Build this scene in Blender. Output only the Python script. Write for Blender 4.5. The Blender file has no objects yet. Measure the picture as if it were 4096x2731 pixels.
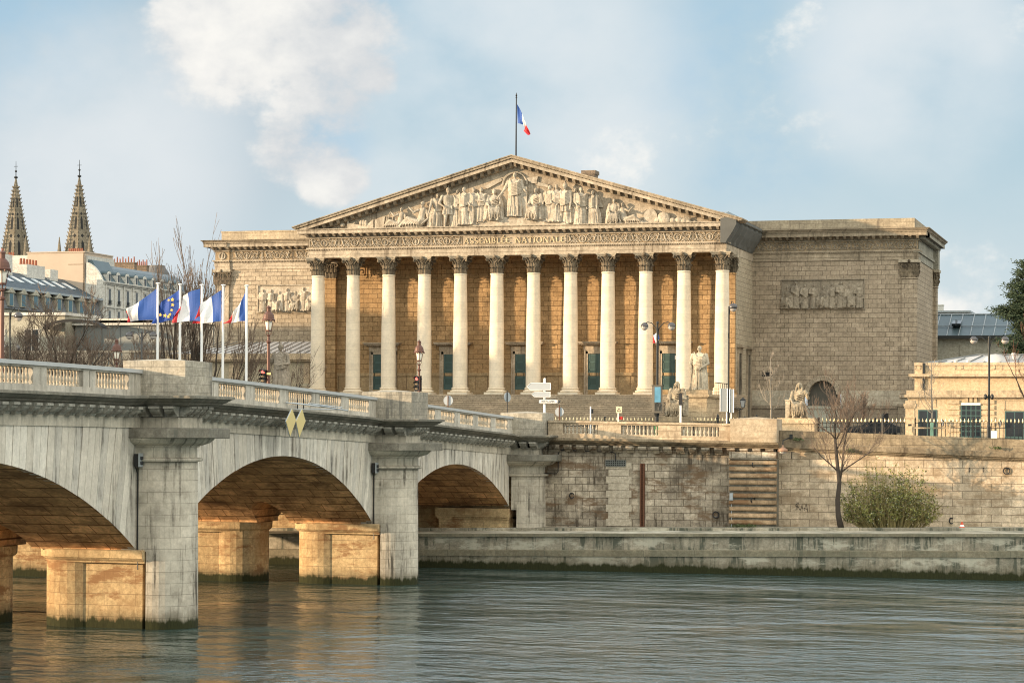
import bpy, math, random
from mathutils import Vector, Matrix
from mathutils.geometry import tessellate_polygon
rnd = random.Random(7)
PI = math.pi
SC = bpy.context.scene
COL = SC.collection

# ------------------------------------------------------------ survey: camera station and sight lines
F, VPX, YH, ROLL, HC = 9400.0, 2700.0, 1722.0, 0.0057, 8.77      # station 8.77 m above the river
TH = math.atan(VPX / F); ST, CT = math.sin(TH), math.cos(TH)
def ray(px, py):
    x = px - 2048; y = YH - py
    c, s = math.cos(ROLL), math.sin(ROLL)
    xi = x * c - y * s; yi = x * s + y * c
    return (CT * xi - ST * F, ST * xi + CT * F, yi)
def at(px, py, Y):
    d = ray(px, py); t = Y / d[1]
    return Vector((d[0] * t, Y, HC + d[2] * t))
def atx(px, py, X):
    d = ray(px, py); t = X / d[0]
    return Vector((X, d[1] * t, HC + d[2] * t))

# ------------------------------------------------------------ mesh builder
class MB:
    def __init__(s): s.v = []; s.f = []; s.m = []; s.mi = 0
    def add(s, vs, fs):
        o = len(s.v); s.v += [tuple(p) for p in vs]
        for f in fs: s.f.append([i + o for i in f]); s.m.append(s.mi)
        return s
    def box(s, x0, x1, y0, y1, z0, z1):
        v = [(x, y, z) for z in (z0, z1) for y in (y0, y1) for x in (x0, x1)]
        return s.add(v, [(0, 2, 3, 1), (4, 5, 7, 6), (0, 1, 5, 4), (2, 6, 7, 3), (0, 4, 6, 2), (1, 3, 7, 5)])
    def hexa(s, p):      # 8 points: bottom ring 4 then top ring 4
        return s.add(p, [(3, 2, 1, 0), (4, 5, 6, 7), (0, 1, 5, 4), (1, 2, 6, 5), (2, 3, 7, 6), (3, 0, 4, 7)])
    def quad(s, a, b, c, d): return s.add([a, b, c, d], [(0, 1, 2, 3)])
    def prism(s, poly, axis, a, b):
        n = len(poly)
        def P(u, w, k):
            return {'x': (k, u, w), 'y': (u, k, w), 'z': (u, w, k)}[axis]
        v = [P(u, w, a) for u, w in poly] + [P(u, w, b) for u, w in poly]
        tri = tessellate_polygon([[Vector((u, w, 0)) for u, w in poly]])
        fs = [tuple(t) for t in tri] + [tuple(i + n for i in reversed(t)) for t in tri]
        fs += [(i, (i + 1) % n, n + (i + 1) % n, n + i) for i in range(n)]
        return s.add(v, fs)
    def rings(s, rr, closed=True, cap0=True, cap1=True):
        n = len(rr[0]); o = len(s.v)
        for r in rr: s.v += [tuple(p) for p in r]
        for k in range(len(rr) - 1):
            for i in range(n if closed else n - 1):
                j = (i + 1) % n
                s.f.append([o + k * n + i, o + k * n + j, o + (k + 1) * n + j, o + (k + 1) * n + i]); s.m.append(s.mi)
        if cap0 and closed: s.f.append([o + i for i in reversed(range(n))]); s.m.append(s.mi)
        if cap1 and closed: s.f.append([o + (len(rr) - 1) * n + i for i in range(n)]); s.m.append(s.mi)
        return s
    def lathe(s, prof, c=(0, 0, 0), seg=12, a0=0.0, a1=2 * PI, ph=0.0):
        full = abs(a1 - a0 - 2 * PI) < 1e-6
        n = seg if full else seg + 1
        rr = [[(c[0] + r * math.cos(ph + a0 + (a1 - a0) * i / seg), c[1] + r * math.sin(ph + a0 + (a1 - a0) * i / seg), c[2] + z) for i in range(n)] for r, z in prof]
        return s.rings(rr, full)
    def tube(s, pts, rad, seg=5, cap=True):
        pts = [Vector(p) for p in pts]
        if not isinstance(rad, (list, tuple)): rad = [rad] * len(pts)
        rr = []; ref = Vector((0.3, 0.1, 1)).normalized()
        for i, p in enumerate(pts):
            t = (pts[min(i + 1, len(pts) - 1)] - pts[max(i - 1, 0)])
            if t.length < 1e-9: t = Vector((0, 0, 1))
            t.normalize()
            a = t.cross(ref)
            if a.length < .05: a = t.cross(Vector((1, 0, 0)))
            a.normalize(); b = t.cross(a)
            rr.append([p + (a * math.cos(2 * PI * k / seg) + b * math.sin(2 * PI * k / seg)) * rad[i] for k in range(seg)])
        return s.rings(rr, True, cap, cap)
    def capsule(s, p, q, r0, r1, seg=8, sq=1.0):
        p, q = Vector(p), Vector(q); t = q - p
        if t.length < 1e-6: t = Vector((0, 0, 1e-3)); q = p + t
        t.normalize(); pts = []; rad = []
        for a in (-80, -50, -20): pts.append(p + t * r0 * math.sin(math.radians(a))); rad.append(r0 * math.cos(math.radians(a)))
        pts.append(p); rad.append(r0); pts.append(q); rad.append(r1)
        for a in (20, 50, 80): pts.append(q + t * r1 * math.sin(math.radians(a))); rad.append(r1 * math.cos(math.radians(a)))
        return s.tube(pts, rad, seg)
    def ball(s, c, rx, ry=None, rz=None, seg=10, n=6):
        ry = ry or rx; rz = rz or rx
        rr = []
        for k in range(n + 1):
            a = -PI / 2 + PI * (k * .96 + .02 * n) / n
            rr.append([(c[0] + rx * math.cos(a) * math.cos(2 * PI * i / seg), c[1] + ry * math.cos(a) * math.sin(2 * PI * i / seg), c[2] + rz * math.sin(a)) for i in range(seg)])
        return s.rings(rr)
    def torus(s, c, R, r, axis='y', seg=14, k=5, a0=0, a1=2 * PI):
        full = abs(a1 - a0 - 2 * PI) < 1e-6
        rr = []
        for i in range(seg + 1):
            a = a0 + (a1 - a0) * i / seg
            ring = []
            for j in range(k):
                b = 2 * PI * j / k
                u = (R + r * math.cos(b)); w = r * math.sin(b)
                x, y = u * math.cos(a), u * math.sin(a)
                ring.append({'y': (c[0] + x, c[1] + w, c[2] + y), 'z': (c[0] + x, c[1] + y, c[2] + w), 'x': (c[0] + w, c[1] + x, c[2] + y)}[axis])
            rr.append(ring)
        return s.rings(rr, True, not full, not full)
    def xform(s, M, start=0):
        for i in range(start, len(s.v)): s.v[i] = tuple(M @ Vector(s.v[i]))
        return s
    def mesh(s, name, mats, org=(0, 0, 0), smooth=False):
        me = bpy.data.meshes.new(name)
        me.from_pydata([(a - org[0], b - org[1], c - org[2]) for a, b, c in s.v], [], s.f)
        if not isinstance(mats, (list, tuple)): mats = [mats]
        for m in mats: me.materials.append(m)
        if len(mats) > 1: me.polygons.foreach_set('material_index', s.m)
        if smooth: me.polygons.foreach_set('use_smooth', [True] * len(s.f))
        me.update()
        return me

ORG = {}
def tag(o, label=None, cat=None, group=None, kind=None):
    if label: o['label'] = label
    if cat: o['category'] = cat
    if group: o['group'] = group
    if kind: o['kind'] = kind
    return o
def thing(name, label, cat, loc, group=None):
    o = bpy.data.objects.new(name, None); COL.objects.link(o)
    o.empty_display_size = .3
    o.location = loc; ORG[o] = Vector(loc)
    return tag(o, label, cat, group)
def part(name, mb, mats, parent, smooth=False, label=None):
    org = ORG[parent]
    o = bpy.data.objects.new(name, mb.mesh(name, mats, org, smooth)); COL.objects.link(o)
    o.parent = parent; ORG[o] = org
    if label: o['label'] = label
    return o
def inst(name, me, parent, loc=(0, 0, 0), rz=0.0):
    o = bpy.data.objects.new(name, me); COL.objects.link(o)
    o.parent = parent; o.location = loc; o.rotation_euler = (0, 0, rz); ORG[o] = ORG[parent] + Vector(loc)
    return o
def solo(name, mb, mats, label, cat, loc, group=None, smooth=False, kind=None):
    o = bpy.data.objects.new(name, mb.mesh(name, mats, loc, smooth)); COL.objects.link(o)
    o.location = loc; ORG[o] = Vector(loc)
    return tag(o, label, cat, group, kind)
def kids(o): return [c for c in bpy.data.objects if c.parent == o]
def copy_tree(o, parent=None, loc=None, label=None, rz=None):
    c = o.copy(); COL.objects.link(c); c.parent = parent
    ORG[c] = ORG[o]
    if loc is not None: c.location = loc; ORG[c] = Vector(loc)
    if rz is not None: c.rotation_euler = (0, 0, rz)
    if label: c['label'] = label
    for k in kids(o): copy_tree(k, c)
    return c

# ------------------------------------------------------------ materials
def nodes(name):
    m = bpy.data.materials.new(name); m.use_nodes = True
    nt = m.node_tree; nt.nodes.clear()
    out = nt.nodes.new('ShaderNodeOutputMaterial'); b = nt.nodes.new('ShaderNodeBsdfPrincipled')
    nt.links.new(b.outputs[0], out.inputs[0])
    return m, nt, b
class N:
    def __init__(s, nt): s.nt = nt
    def n(s, t, **k):
        x = s.nt.nodes.new('ShaderNode' + t)
        for a, b in k.items(): setattr(x, a, b)
        return x
    def l(s, a, b): s.nt.links.new(a, b)
    def setin(s, inp, v):
        if hasattr(v, 'is_output'): s.l(v, inp)
        else: inp.default_value = v
    def math(s, op, a, b=0.0, c=None, clamp=False):
        x = s.n('Math', operation=op); x.use_clamp = clamp
        s.setin(x.inputs[0], a); s.setin(x.inputs[1], b)
        if c is not None: s.setin(x.inputs[2], c)
        return x.outputs[0]
    def mix(s, f, a, b, mode='MIX'):
        x = s.n('MixRGB', blend_type=mode)
        s.setin(x.inputs[0], f)
        for i, v in ((1, a), (2, b)):
            if hasattr(v, 'is_output'): s.l(v, x.inputs[i])
            else: x.inputs[i].default_value = (*v[:3], 1)
        return x.outputs[0]
    def noise(s, vec, scale, detail=3, rough=.6):
        x = s.n('TexNoise'); s.l(vec, x.inputs['Vector']); x.inputs['Scale'].default_value = scale
        x.inputs['Detail'].default_value = detail; x.inputs['Roughness'].default_value = rough
        return x.outputs[0]
    def ramp(s, f, lo, hi, a=0.0, b=1.0):
        x = s.n('MapRange'); x.clamp = True; x.interpolation_type = 'SMOOTHSTEP'
        s.setin(x.inputs[0], f); x.inputs[1].default_value = lo; x.inputs[2].default_value = hi; x.inputs[3].default_value = a; x.inputs[4].default_value = b
        return x.outputs[0]
    def comb(s, x, y, z):
        c = s.n('CombineXYZ')
        for i, v in enumerate((x, y, z)): s.setin(c.inputs[i], v)
        return c.outputs[0]
def plain(name, col, rough=.6, metal=0.0, var=.18, scale=3.0, bump=0.0):
    m, nt, b = nodes(name); g = N(nt)
    pos = g.n('NewGeometry').outputs['Position']
    f = g.noise(pos, scale, 4)
    c = g.mix(f, [v * (1 - var) for v in col], [min(1, v * (1 + var)) for v in col])
    g.l(c, b.inputs['Base Color']); b.inputs['Roughness'].default_value = rough; b.inputs['Metallic'].default_value = metal
    if bump:
        bp = g.n('Bump'); bp.inputs['Strength'].default_value = bump; bp.inputs['Distance'].default_value = .02
        g.l(g.noise(pos, scale * 8, 3), bp.inputs['Height']); g.l(bp.outputs[0], b.inputs['Normal'])
    return m
def stone(name, col, brick=None, mort=(.06, .05, .04), vary=.25, grime=(.09, .08, .065), gr=.45, streak=.5, stains=None, stain=.0, algae=None, uv='xy', bump=.5, rot=0.0, msize=.012, gscale=.35, rough=.9, mottle=1.0):
    """limestone: ashlar joints (brick = block length, course height), block to block tone, soot, run marks"""
    m, nt, b = nodes(name); g = N(nt)
    geo = g.n('NewGeometry'); pos = geo.outputs['Position']
    sx = g.n('SeparateXYZ'); g.l(pos, sx.inputs[0]); X, Y, Z = sx.outputs
    U = {'xy': lambda: g.math('ADD', X, Y), 'x': lambda: X, 'y': lambda: Y}[uv]()
    if rot: U = g.math('ADD', U, g.math('MULTIPLY', Z, rot))
    f1 = g.noise(pos, 1.3, 5, .65)
    f2 = g.noise(pos, 14, 3, .6)
    c = g.mix(g.ramp(f1, .3, .72), [v * (1 - vary) for v in col], [min(1, v * (1 + vary * .6)) for v in col])
    f3 = g.noise(pos, 5.0, 4, .65)
    c = g.mix(1, c, g.mix(g.ramp(f3, .32, .68), [1 - v * mottle for v in (.20, .21, .23)], [1 + .14 * mottle] * 3), 'MULTIPLY')
    c = g.mix(1, c, g.mix(g.ramp(f2, .3, .7), [1 - v * mottle for v in (.12, .12, .13)], [1 + .1 * mottle] * 3), 'MULTIPLY')
    hgt = f2
    if brick:
        bw, bh = brick
        def br(cA, cB, ms):
            t = g.n('TexBrick'); g.l(g.comb(U, Z, 0.0), t.inputs['Vector'])
            t.offset = .5; t.squash = 1
            t.inputs['Color1'].default_value = (*cA, 1); t.inputs['Color2'].default_value = (*cB, 1); t.inputs['Mortar'].default_value = (0, 0, 0, 1)
            t.inputs['Scale'].default_value = 1; t.inputs['Mortar Size'].default_value = ms; t.inputs['Mortar Smooth'].default_value = .3
            t.inputs['Brick Width'].default_value = bw; t.inputs['Row Height'].default_value = bh; t.inputs['Bias'].default_value = 0
            return t
        t = br((.72, .70, .66), (1.12, 1.1, 1.08), msize)
        wn = g.n('TexWhiteNoise'); wn.noise_dimensions = '3D'
        c = g.mix(vary * 2.2 if vary * 2.2 < 1 else 1, c, g.mix(1, c, t.outputs['Color'], 'MULTIPLY'))
        c = g.mix(t.outputs['Fac'], c, mort)
        hgt = g.math('SUBTRACT', g.math('MULTIPLY', f2, .35), g.math('MULTIPLY', t.outputs['Fac'], 1.0))
    # soot and run marks
    sv = g.comb(g.math('MULTIPLY', U, 2.6), g.math('MULTIPLY', Y, .2), g.math('MULTIPLY', Z, .22))
    s1 = g.ramp(g.noise(sv, 1.0, 5, .7), .46, .64)
    s2 = g.ramp(g.noise(pos, gscale, 5, .65), .40, .60)
    dirt = g.math('MULTIPLY', g.math('MULTIPLY', s1, streak), g.math('ADD', g.math('MULTIPLY', s2, .8), .2))
    dirt = g.math('MAXIMUM', dirt, g.math('MULTIPLY', g.math('MULTIPLY', s2, gr), g.ramp(f1, .35, .6)))
    c = g.mix(dirt, c, grime)
    if stains:
        s3 = g.ramp(g.noise(g.comb(g.math('MULTIPLY', U, .5), g.math('MULTIPLY', Y, .5), g.math('MULTIPLY', Z, 1.3)), .9, 6, .7), .5, .62)
        c = g.mix(g.math('MULTIPLY', s3, stain), c, stains)
    if algae:
        zz = g.math('SUBTRACT', Z, g.math('MULTIPLY', g.noise(g.comb(U, U, g.math('MULTIPLY', Z, .4)), 1.6, 5, .7), algae * 1.1))
        a = g.ramp(zz, -.12, .1, 1, 0)
        c = g.mix(g.math('MULTIPLY', g.ramp(zz, .0, .55, 1, 0), .55), c, (.1, .085, .05))
        c = g.mix(a, c, g.mix(g.noise(g.comb(g.math('MULTIPLY', U, 9.0), 0.0, g.math('MULTIPLY', Z, 2.0)), 1.5, 3), (.006, .008, .004), (.05, .052, .018)))
    g.l(c, b.inputs['Base Color']); b.inputs['Roughness'].default_value = rough
    b.inputs['Specular IOR Level'].default_value = .25
    bp = g.n('Bump'); bp.inputs['Strength'].default_value = bump; bp.inputs['Distance'].default_value = .03
    g.l(hgt, bp.inputs['Height']); g.l(bp.outputs[0], b.inputs['Normal'])
    return m
def emit(name, col, st):
    m, nt, b = nodes(name)
    b.inputs['Base Color'].default_value = (*col, 1); b.inputs['Emission Color'].default_value = (*col, 1); b.inputs['Emission Strength'].default_value = st
    return m
def glass(name, col=(.02, .025, .03)):
    m = plain(name, col, .12, 0, .3, 1.0); return m

LIME = (.50, .41, .29)
M = {}
M['wall'] = stone('facade_ashlar', (.45, .372, .28), (.79, .42), (.05, .036, .022), .22, (.2, .15, .09), .35, .4, msize=.016)
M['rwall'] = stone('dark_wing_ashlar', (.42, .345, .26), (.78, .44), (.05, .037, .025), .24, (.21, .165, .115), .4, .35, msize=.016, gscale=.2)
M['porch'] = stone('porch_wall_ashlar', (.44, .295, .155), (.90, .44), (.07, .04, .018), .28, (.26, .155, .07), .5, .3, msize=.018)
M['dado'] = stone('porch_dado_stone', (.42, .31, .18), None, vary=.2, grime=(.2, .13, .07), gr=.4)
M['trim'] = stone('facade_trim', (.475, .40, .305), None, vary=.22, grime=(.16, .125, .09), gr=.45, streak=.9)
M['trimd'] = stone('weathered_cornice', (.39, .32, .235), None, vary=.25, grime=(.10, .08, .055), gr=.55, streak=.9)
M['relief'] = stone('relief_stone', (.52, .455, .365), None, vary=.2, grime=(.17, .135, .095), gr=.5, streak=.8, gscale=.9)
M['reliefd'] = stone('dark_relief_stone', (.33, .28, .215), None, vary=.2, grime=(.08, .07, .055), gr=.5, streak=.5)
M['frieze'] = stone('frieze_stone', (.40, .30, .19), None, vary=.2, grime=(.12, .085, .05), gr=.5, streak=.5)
M['column'] = stone('column_limestone', (.76, .645, .49), (30, .62), (.50, .43, .33), .09, (.46, .41, .33), .12, .25, msize=.008, bump=.2, mottle=.3)
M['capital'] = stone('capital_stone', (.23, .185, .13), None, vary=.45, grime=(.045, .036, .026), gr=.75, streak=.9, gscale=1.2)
M['capw'] = stone('abacus_stone', (.45, .39, .3), None, vary=.2, grime=(.12, .1, .075), gr=.5)
M['gold_letter'] = stone('letter_stone', (.70, .58, .38), None, vary=.08, grime=(.3, .2, .1), gr=.1, streak=.1)
M['step'] = stone('step_stone', (.40, .32, .23), (2.3, .17), (.13, .10, .07), .22, (.16, .13, .09), .5, .5, msize=.018, bump=.3)
M['ped'] = stone('pedestal_stone', (.52, .41, .27), (.9, .40), (.2, .15, .1), .18, (.17, .13, .09), .5, .7, stains=(.18, .13, .08), stain=.5)
M['statue'] = stone('statue_stone', (.52, .45, .34), None, vary=.2, grime=(.12, .10, .075), gr=.45, streak=.9, gscale=1.0)
M['statued'] = stone('grey_statue_stone', (.36, .31, .25), None, vary=.2, grime=(.1, .085, .065), gr=.5, streak=.9, gscale=1.0)
M['door'] = plain('green_door_paint', (.055, .105, .098), .5, 0, .15, 2)
M['doord'] = plain('dark_green_panel', (.035, .072, .066), .5, 0, .15, 2)
M['net'] = plain('grey_safety_net', (.10, .10, .092), .9, 0, .3, .8, .3)
M['zinc'] = plain('zinc_sheet', (.33, .36, .37), .45, .35, .2, .6)
M['zincp'] = plain('pale_zinc_sheet', (.48, .46, .44), .5, .15, .12, .6)
M['zseam'] = plain('zinc_seam', (.2, .21, .21), .5, .3)
M['slate'] = stone('slate_tiles', (.045, .078, .108), (.35, .22), (.03, .04, .05), .25, (.04, .05, .06), .4, .3, msize=.012, bump=.3, rough=.55)
M['slateb'] = plain('blue_zinc_roof', (.075, .11, .125), .4, .2, .25, .8)
M['brick'] = stone('chimney_brick', (.27, .2, .145), (.5, .18), (.12, .1, .08), .35, (.1, .07, .05), .4, .3, msize=.02)
M['bspan'] = stone('bridge_voussoirs', (.47, .445, .40), (60, .9), (.47, .445, .40), .12, (.12, .11, .095), .25, .75, rot=0, msize=.0, bump=.3)
M['bnose'] = stone('pier_ashlar', (.60, .545, .455), (1.3, .50), (.28, .25, .20), .13, (.11, .095, .075), .55, 1.15, algae=.75, msize=.009, mottle=.45, stains=(.60, .56, .47), stain=.25)
M['bflank'] = stone('pier_flank_ashlar', (.62, .47, .27), (1.5, .50), (.27, .19, .11), .20, (.21, .115, .05), .6, .5, algae=.8, msize=.009, stains=(.25, .13, .06), stain=.85)
M['bcorn'] = stone('soot_and_shade_stone', (.24, .22, .18), None, vary=.3, grime=(.105, .105, .088), gr=.6, streak=.8)  # sooty cornice; also colours shade in pier slots and buttress grooves
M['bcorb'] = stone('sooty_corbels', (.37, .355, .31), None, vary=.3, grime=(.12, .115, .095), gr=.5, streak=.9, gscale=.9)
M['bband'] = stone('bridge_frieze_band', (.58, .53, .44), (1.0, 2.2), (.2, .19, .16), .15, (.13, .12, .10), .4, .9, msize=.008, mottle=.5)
M['bpar'] = stone('bridge_parapet_stone', (.58, .54, .47), (1.6, 3.0), (.2, .19, .17), .12, (.17, .16, .135), .4, .7, msize=.006, mottle=.5)
M['bblock'] = stone('parapet_block_stone', (.44, .40, .33), (.75, .37), (.2, .18, .15), .14, (.12, .115, .1), .55, .8, msize=.008)
M['bcop'] = plain('grey_parapet_coping', (.42, .43, .43), .6, 0, .12, 2)
M['bal'] = stone('baluster_stone', (.52, .46, .37), None, vary=.12, grime=(.2, .17, .13), gr=.3, streak=.4)
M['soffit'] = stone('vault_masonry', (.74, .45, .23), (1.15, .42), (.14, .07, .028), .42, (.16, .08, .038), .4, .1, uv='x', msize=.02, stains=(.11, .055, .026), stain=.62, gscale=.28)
M['qwall'] = stone('embankment_ashlar', (.53, .465, .375), (1.0, .47), (.09, .07, .05), .40, (.085, .068, .05), .9, 1.2, stains=(.15, .095, .055), stain=.85, msize=.018)
M['qwallr'] = stone('pale_embankment_ashlar', (.68, .56, .42), (1.25, .50), (.13, .10, .07), .26, (.2, .15, .10), .5, .6, stains=(.24, .165, .095), stain=.6, msize=.016)
M['qcorn'] = stone('embankment_cornice', (.30, .24, .165), None, vary=.3, grime=(.08, .06, .04), gr=.6, streak=.9)
M['qpar'] = stone('embankment_parapet', (.54, .44, .32), (1.2, .4), (.25, .2, .14), .14, (.2, .15, .1), .45, .7, stains=(.25, .17, .1), stain=.35, msize=.008)
M['patch'] = stone('new_stone_patch', (.50, .44, .35), None, vary=.1, grime=(.3, .26, .2), gr=.3, streak=.5)
M['lquay'] = stone('lower_quay_concrete', (.40, .36, .285), (1.9, 4), (.1, .1, .08), .25, (.10, .105, .08), .6, 1.7, algae=.85, msize=.014, stains=(.55, .52, .42), stain=.7)
M['lqband'] = stone('lower_quay_band', (.26, .23, .165), (3.2, 4), (.08, .085, .07), .2, (.10, .11, .08), .5, .6, msize=.012)
M['iron'] = plain('black_iron', (.022, .024, .024), .5, .3, .2)
M['gold'] = plain('gilded_spear', (.75, .62, .38), .35, .6, .1)
M['rust'] = plain('rusty_iron', (.13, .055, .028), .8, .1, .5, 6)
M['rlamp'] = plain('red_brown_lamp_paint', (.115, .05, .034), .5, .2, .2)
M['lampglass'] = plain('frosted_lamp_glass', (.72, .68, .58), .25, 0, .05)
M['globe'] = plain('grey_globe_lamp', (.09, .085, .085), .25, .5, .1)
M['globew'] = plain('globe_lamp_glass', (.55, .5, .45), .15, .2, .05)
M['white'] = plain('white_paint', (.80, .79, .77), .45, 0, .04)
M['signgrey'] = plain('grey_sign_back', (.38, .41, .43), .5, .2, .06)
M['signw'] = plain('white_sign_face', (.82, .82, .80), .5, 0, .03)
M['black'] = plain('black_paint', (.012, .012, .014), .5)
M['dark'] = plain('dark_void', (.018, .018, .018), .9)
M['glass'] = glass('window_glass')
M['yellow'] = plain('yellow_panel', (.62, .50, .22), .55, 0, .06, 2)
M['red'] = plain('red_lens', (.5, .04, .03), .3)
M['redon'] = emit('lit_red_lens', (1.0, .16, .12), 1.2)
M['amber'] = plain('unlit_amber_lens', (.35, .26, .16), .3)
M['fblue'] = plain('flag_blue', (.018, .075, .30), .7, 0, .12)
M['fwhite'] = plain('flag_white', (.78, .77, .76), .7, 0, .05)
M['fred'] = plain('flag_red', (.62, .035, .04), .7, 0, .12)
M['eublue'] = plain('flag_royal_blue', (.012, .06, .30), .7, 0, .12)
M['star'] = plain('flag_star_yellow', (.75, .5, .1), .7)
M['bark'] = plain('tree_bark', (.055, .042, .032), .9, 0, .35, 5)
M['barkl'] = plain('pale_bark', (.27, .23, .18), .9, 0, .3, 5)
M['twig'] = plain('brown_twigs', (.155, .112, .082), .9, 0, .3, 3)
M['twigr'] = plain('reddish_twigs', (.15, .07, .045), .9, 0, .3, 3)
M['leaf'] = plain('young_leaf', (.26, .26, .07), .7, 0, .5, 1.2)
M['leafd'] = plain('dark_leaf', (.07, .09, .028), .7, 0, .4, 1.2)
M['blossom'] = plain('white_blossom', (.66, .64, .52), .7)
M['needle'] = plain('evergreen_foliage', (.030, .050, .022), .8, 0, .5, .9)
M['cone_o'] = plain('orange_cone_plastic', (.62, .085, .028), .5)
M['asphalt'] = plain('asphalt', (.055, .055, .058), .9, 0, .2, 4)
M['paving'] = stone('stone_paving', (.30, .28, .25), None, vary=.2)
M['cream'] = stone('cream_gatehouse_stone', (.60, .47, .31), (1.3, .45), (.46, .36, .23), .10, (.3, .23, .15), .3, .4, msize=.006, bump=.2)
M['creamt'] = stone('cream_trim', (.56, .44, .30), None, vary=.15, grime=(.2, .16, .11), gr=.4, streak=.7)
M['grey_w'] = stone('grey_annex_wall', (.40, .38, .31), None, vary=.12, grime=(.2, .19, .16), gr=.4)
M['pinkw'] = stone('pinkish_render', (.50, .42, .32), None, vary=.1, grime=(.34, .27, .2), gr=.4)
M['whitew'] = stone('white_facade_stone', (.60, .58, .53), (.9, .45), (.45, .43, .4), .1, (.33, .32, .3), .4, .5, msize=.008)
M['spire'] = stone('church_stone', (.27, .235, .18), (1.4, .8), (.13, .11, .085), .3, (.1, .085, .06), .5, .4, msize=.03)
M['pot'] = plain('terracotta_pot', (.26, .085, .045), .8)
M['skyl'] = plain('skylight_pane', (.62, .68, .72), .2, 0, .05)
M['blue_shut'] = plain('blue_shutter', (.06, .13, .17), .5)
M['bin'] = plain('green_plastic', (.03, .16, .05), .5)
M['carp'] = plain('dark_car_paint', (.03, .032, .036), .25, .3, .1)
M['poster'] = plain('poster_blue', (.10, .26, .38), .3, 0, .6, 1.4)
M['posterd'] = plain('poster_dark', (.06, .06, .055), .3, 0, .6, 2)
M['guard'] = plain('pale_green_tree_guard', (.28, .46, .32), .6)
M['ytwig'] = plain('yellow_green_twig', (.27, .22, .09), .8, 0, .2)
M['statueb'] = stone('stained_statue_stone', (.43, .36, .26), None, vary=.3, grime=(.09, .075, .055), gr=.7, streak=1.0, gscale=1.4)
# ============================================================ SETTING
mb = MB()
mb.quad((-900, -60, 0), (700, -60, 0), (700, 151, 0), (-900, 151, 0))
def water_mat():
    m, nt, b = nodes('river_water'); g = N(nt)
    pos = g.n('NewGeometry').outputs['Position']
    mp = g.n('Mapping'); g.l(pos, mp.inputs[0]); mp.inputs['Scale'].default_value = (.8, 1.15, 1); mp.inputs['Rotation'].default_value = (0, 0, .28)
    a = g.noise(mp.outputs[0], 1.25, 4, .58)
    b2 = g.noise(mp.outputs[0], .42, 3, .5)
    c2 = g.noise(mp.outputs[0], .040, 4, .55)
    gust = g.ramp(c2, .36, .62, .22, 1.7)
    h = g.math('ADD', g.math('MULTIPLY', g.math('MULTIPLY', a, .42), gust), g.math('ADD', g.math('MULTIPLY', g.math('MULTIPLY', b2, 1.0), gust), g.math('MULTIPLY', g.noise(mp.outputs[0], .13, 2, .5), 1.4)))
    bp = g.n('Bump'); bp.inputs['Strength'].default_value = 1.0; bp.inputs['Distance'].default_value = .34
    g.l(h, bp.inputs['Height']); g.l(bp.outputs[0], b.inputs['Normal'])
    b.inputs['Base Color'].default_value = (.040, .068, .064, 1)
    b.inputs['Roughness'].default_value = .07; b.inputs['IOR'].default_value = 1.45
    return m
o = solo('river', mb, water_mat(), None, None, (0, 0, 0), kind='structure')
mb = MB(); mb.box(-900, 700, 156.2, 900, 7.2, 8.25)
solo('quay_street', mb, M['asphalt'], None, None, (0, 0, 0), kind='structure')
mb = MB(); mb.box(-99, -22.5, 186, 217, 8.254, 8.36)
solo('forecourt', mb, M['paving'], None, None, (0, 0, 0), kind='structure')
mb = MB(); mb.quad((-900, 900, 8.2), (-900, 6000, 8.2), (700, 6000, 8.2), (700, 900, 8.2))
solo('far_ground', mb, M['asphalt'], None, None, (0, 0, 0), kind='structure')

# ============================================================ LOWER QUAY (along the water)
def qz(x): return 2.24 + (x + 42) * .0172            # the quay ramps up downstream
t = thing('quay_wall', 'low weathered concrete quay wall with dark algae along the water', 'quay wall', (-40, 143, 0))
w = MB(); cp = MB(); bd = MB(); wk = MB()
xs = list(range(-200, 121, 4))
for a, b in zip(xs, xs[1:]):
    za, zb = max(1.6, qz(a)), max(1.6, qz(b))
    w.hexa([(a, 143.06, -1), (b, 143.06, -1), (b, 143.6, -1), (a, 143.6, -1), (a, 143.06, za - .18), (b, 143.06, zb - .18), (b, 143.6, zb - .18), (a, 143.6, za - .18)])
    w.hexa([(a, 142.94, -1), (b, 142.94, -1), (b, 143.06, -1), (a, 143.06, -1), (a, 142.94, za - 1.4), (b, 142.94, zb - 1.4), (b, 143.06, zb - 1.4), (a, 143.06, za - 1.4)])
    cp.hexa([(a, 142.9, za - .18), (b, 142.9, zb - .18), (b, 143.5, zb - .18), (a, 143.5, za - .18), (a, 142.9, za), (b, 142.9, zb), (b, 143.5, zb), (a, 143.5, za)])
    bd.hexa([(a, 142.86, za - 1.41), (b, 142.86, zb - 1.41), (b, 143.1, zb - 1.41), (a, 143.1, za - 1.41), (a, 142.86, za - 1.05), (b, 142.86, zb - 1.05), (b, 143.04, zb - 1.0), (a, 143.04, za - 1.0)])
    wk.hexa([(a, 143.5, za - .5), (b, 143.5, zb - .5), (b, 157, zb - .5), (a, 157, za - .5), (a, 143.5, za - .02), (b, 143.5, zb - .02), (b, 157, zb - .02), (a, 157, za - .02)])
    wk.hexa([(a, 148, za - .02), (b, 148, zb - .02), (b, 148.5, zb - .02), (a, 148.5, za - .02), (a, 148, za + .17), (b, 148, zb + .17), (b, 148.5, zb + .17), (a, 148.5, za + .17)])
part('wall', w, M['lquay'], t); part('coping', cp, M['lqband'], t); part('ledge', bd, M['lqband'], t)
solo('quay_path', wk, M['lquay'], None, None, (0, 0, 0), kind='structure')

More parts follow.
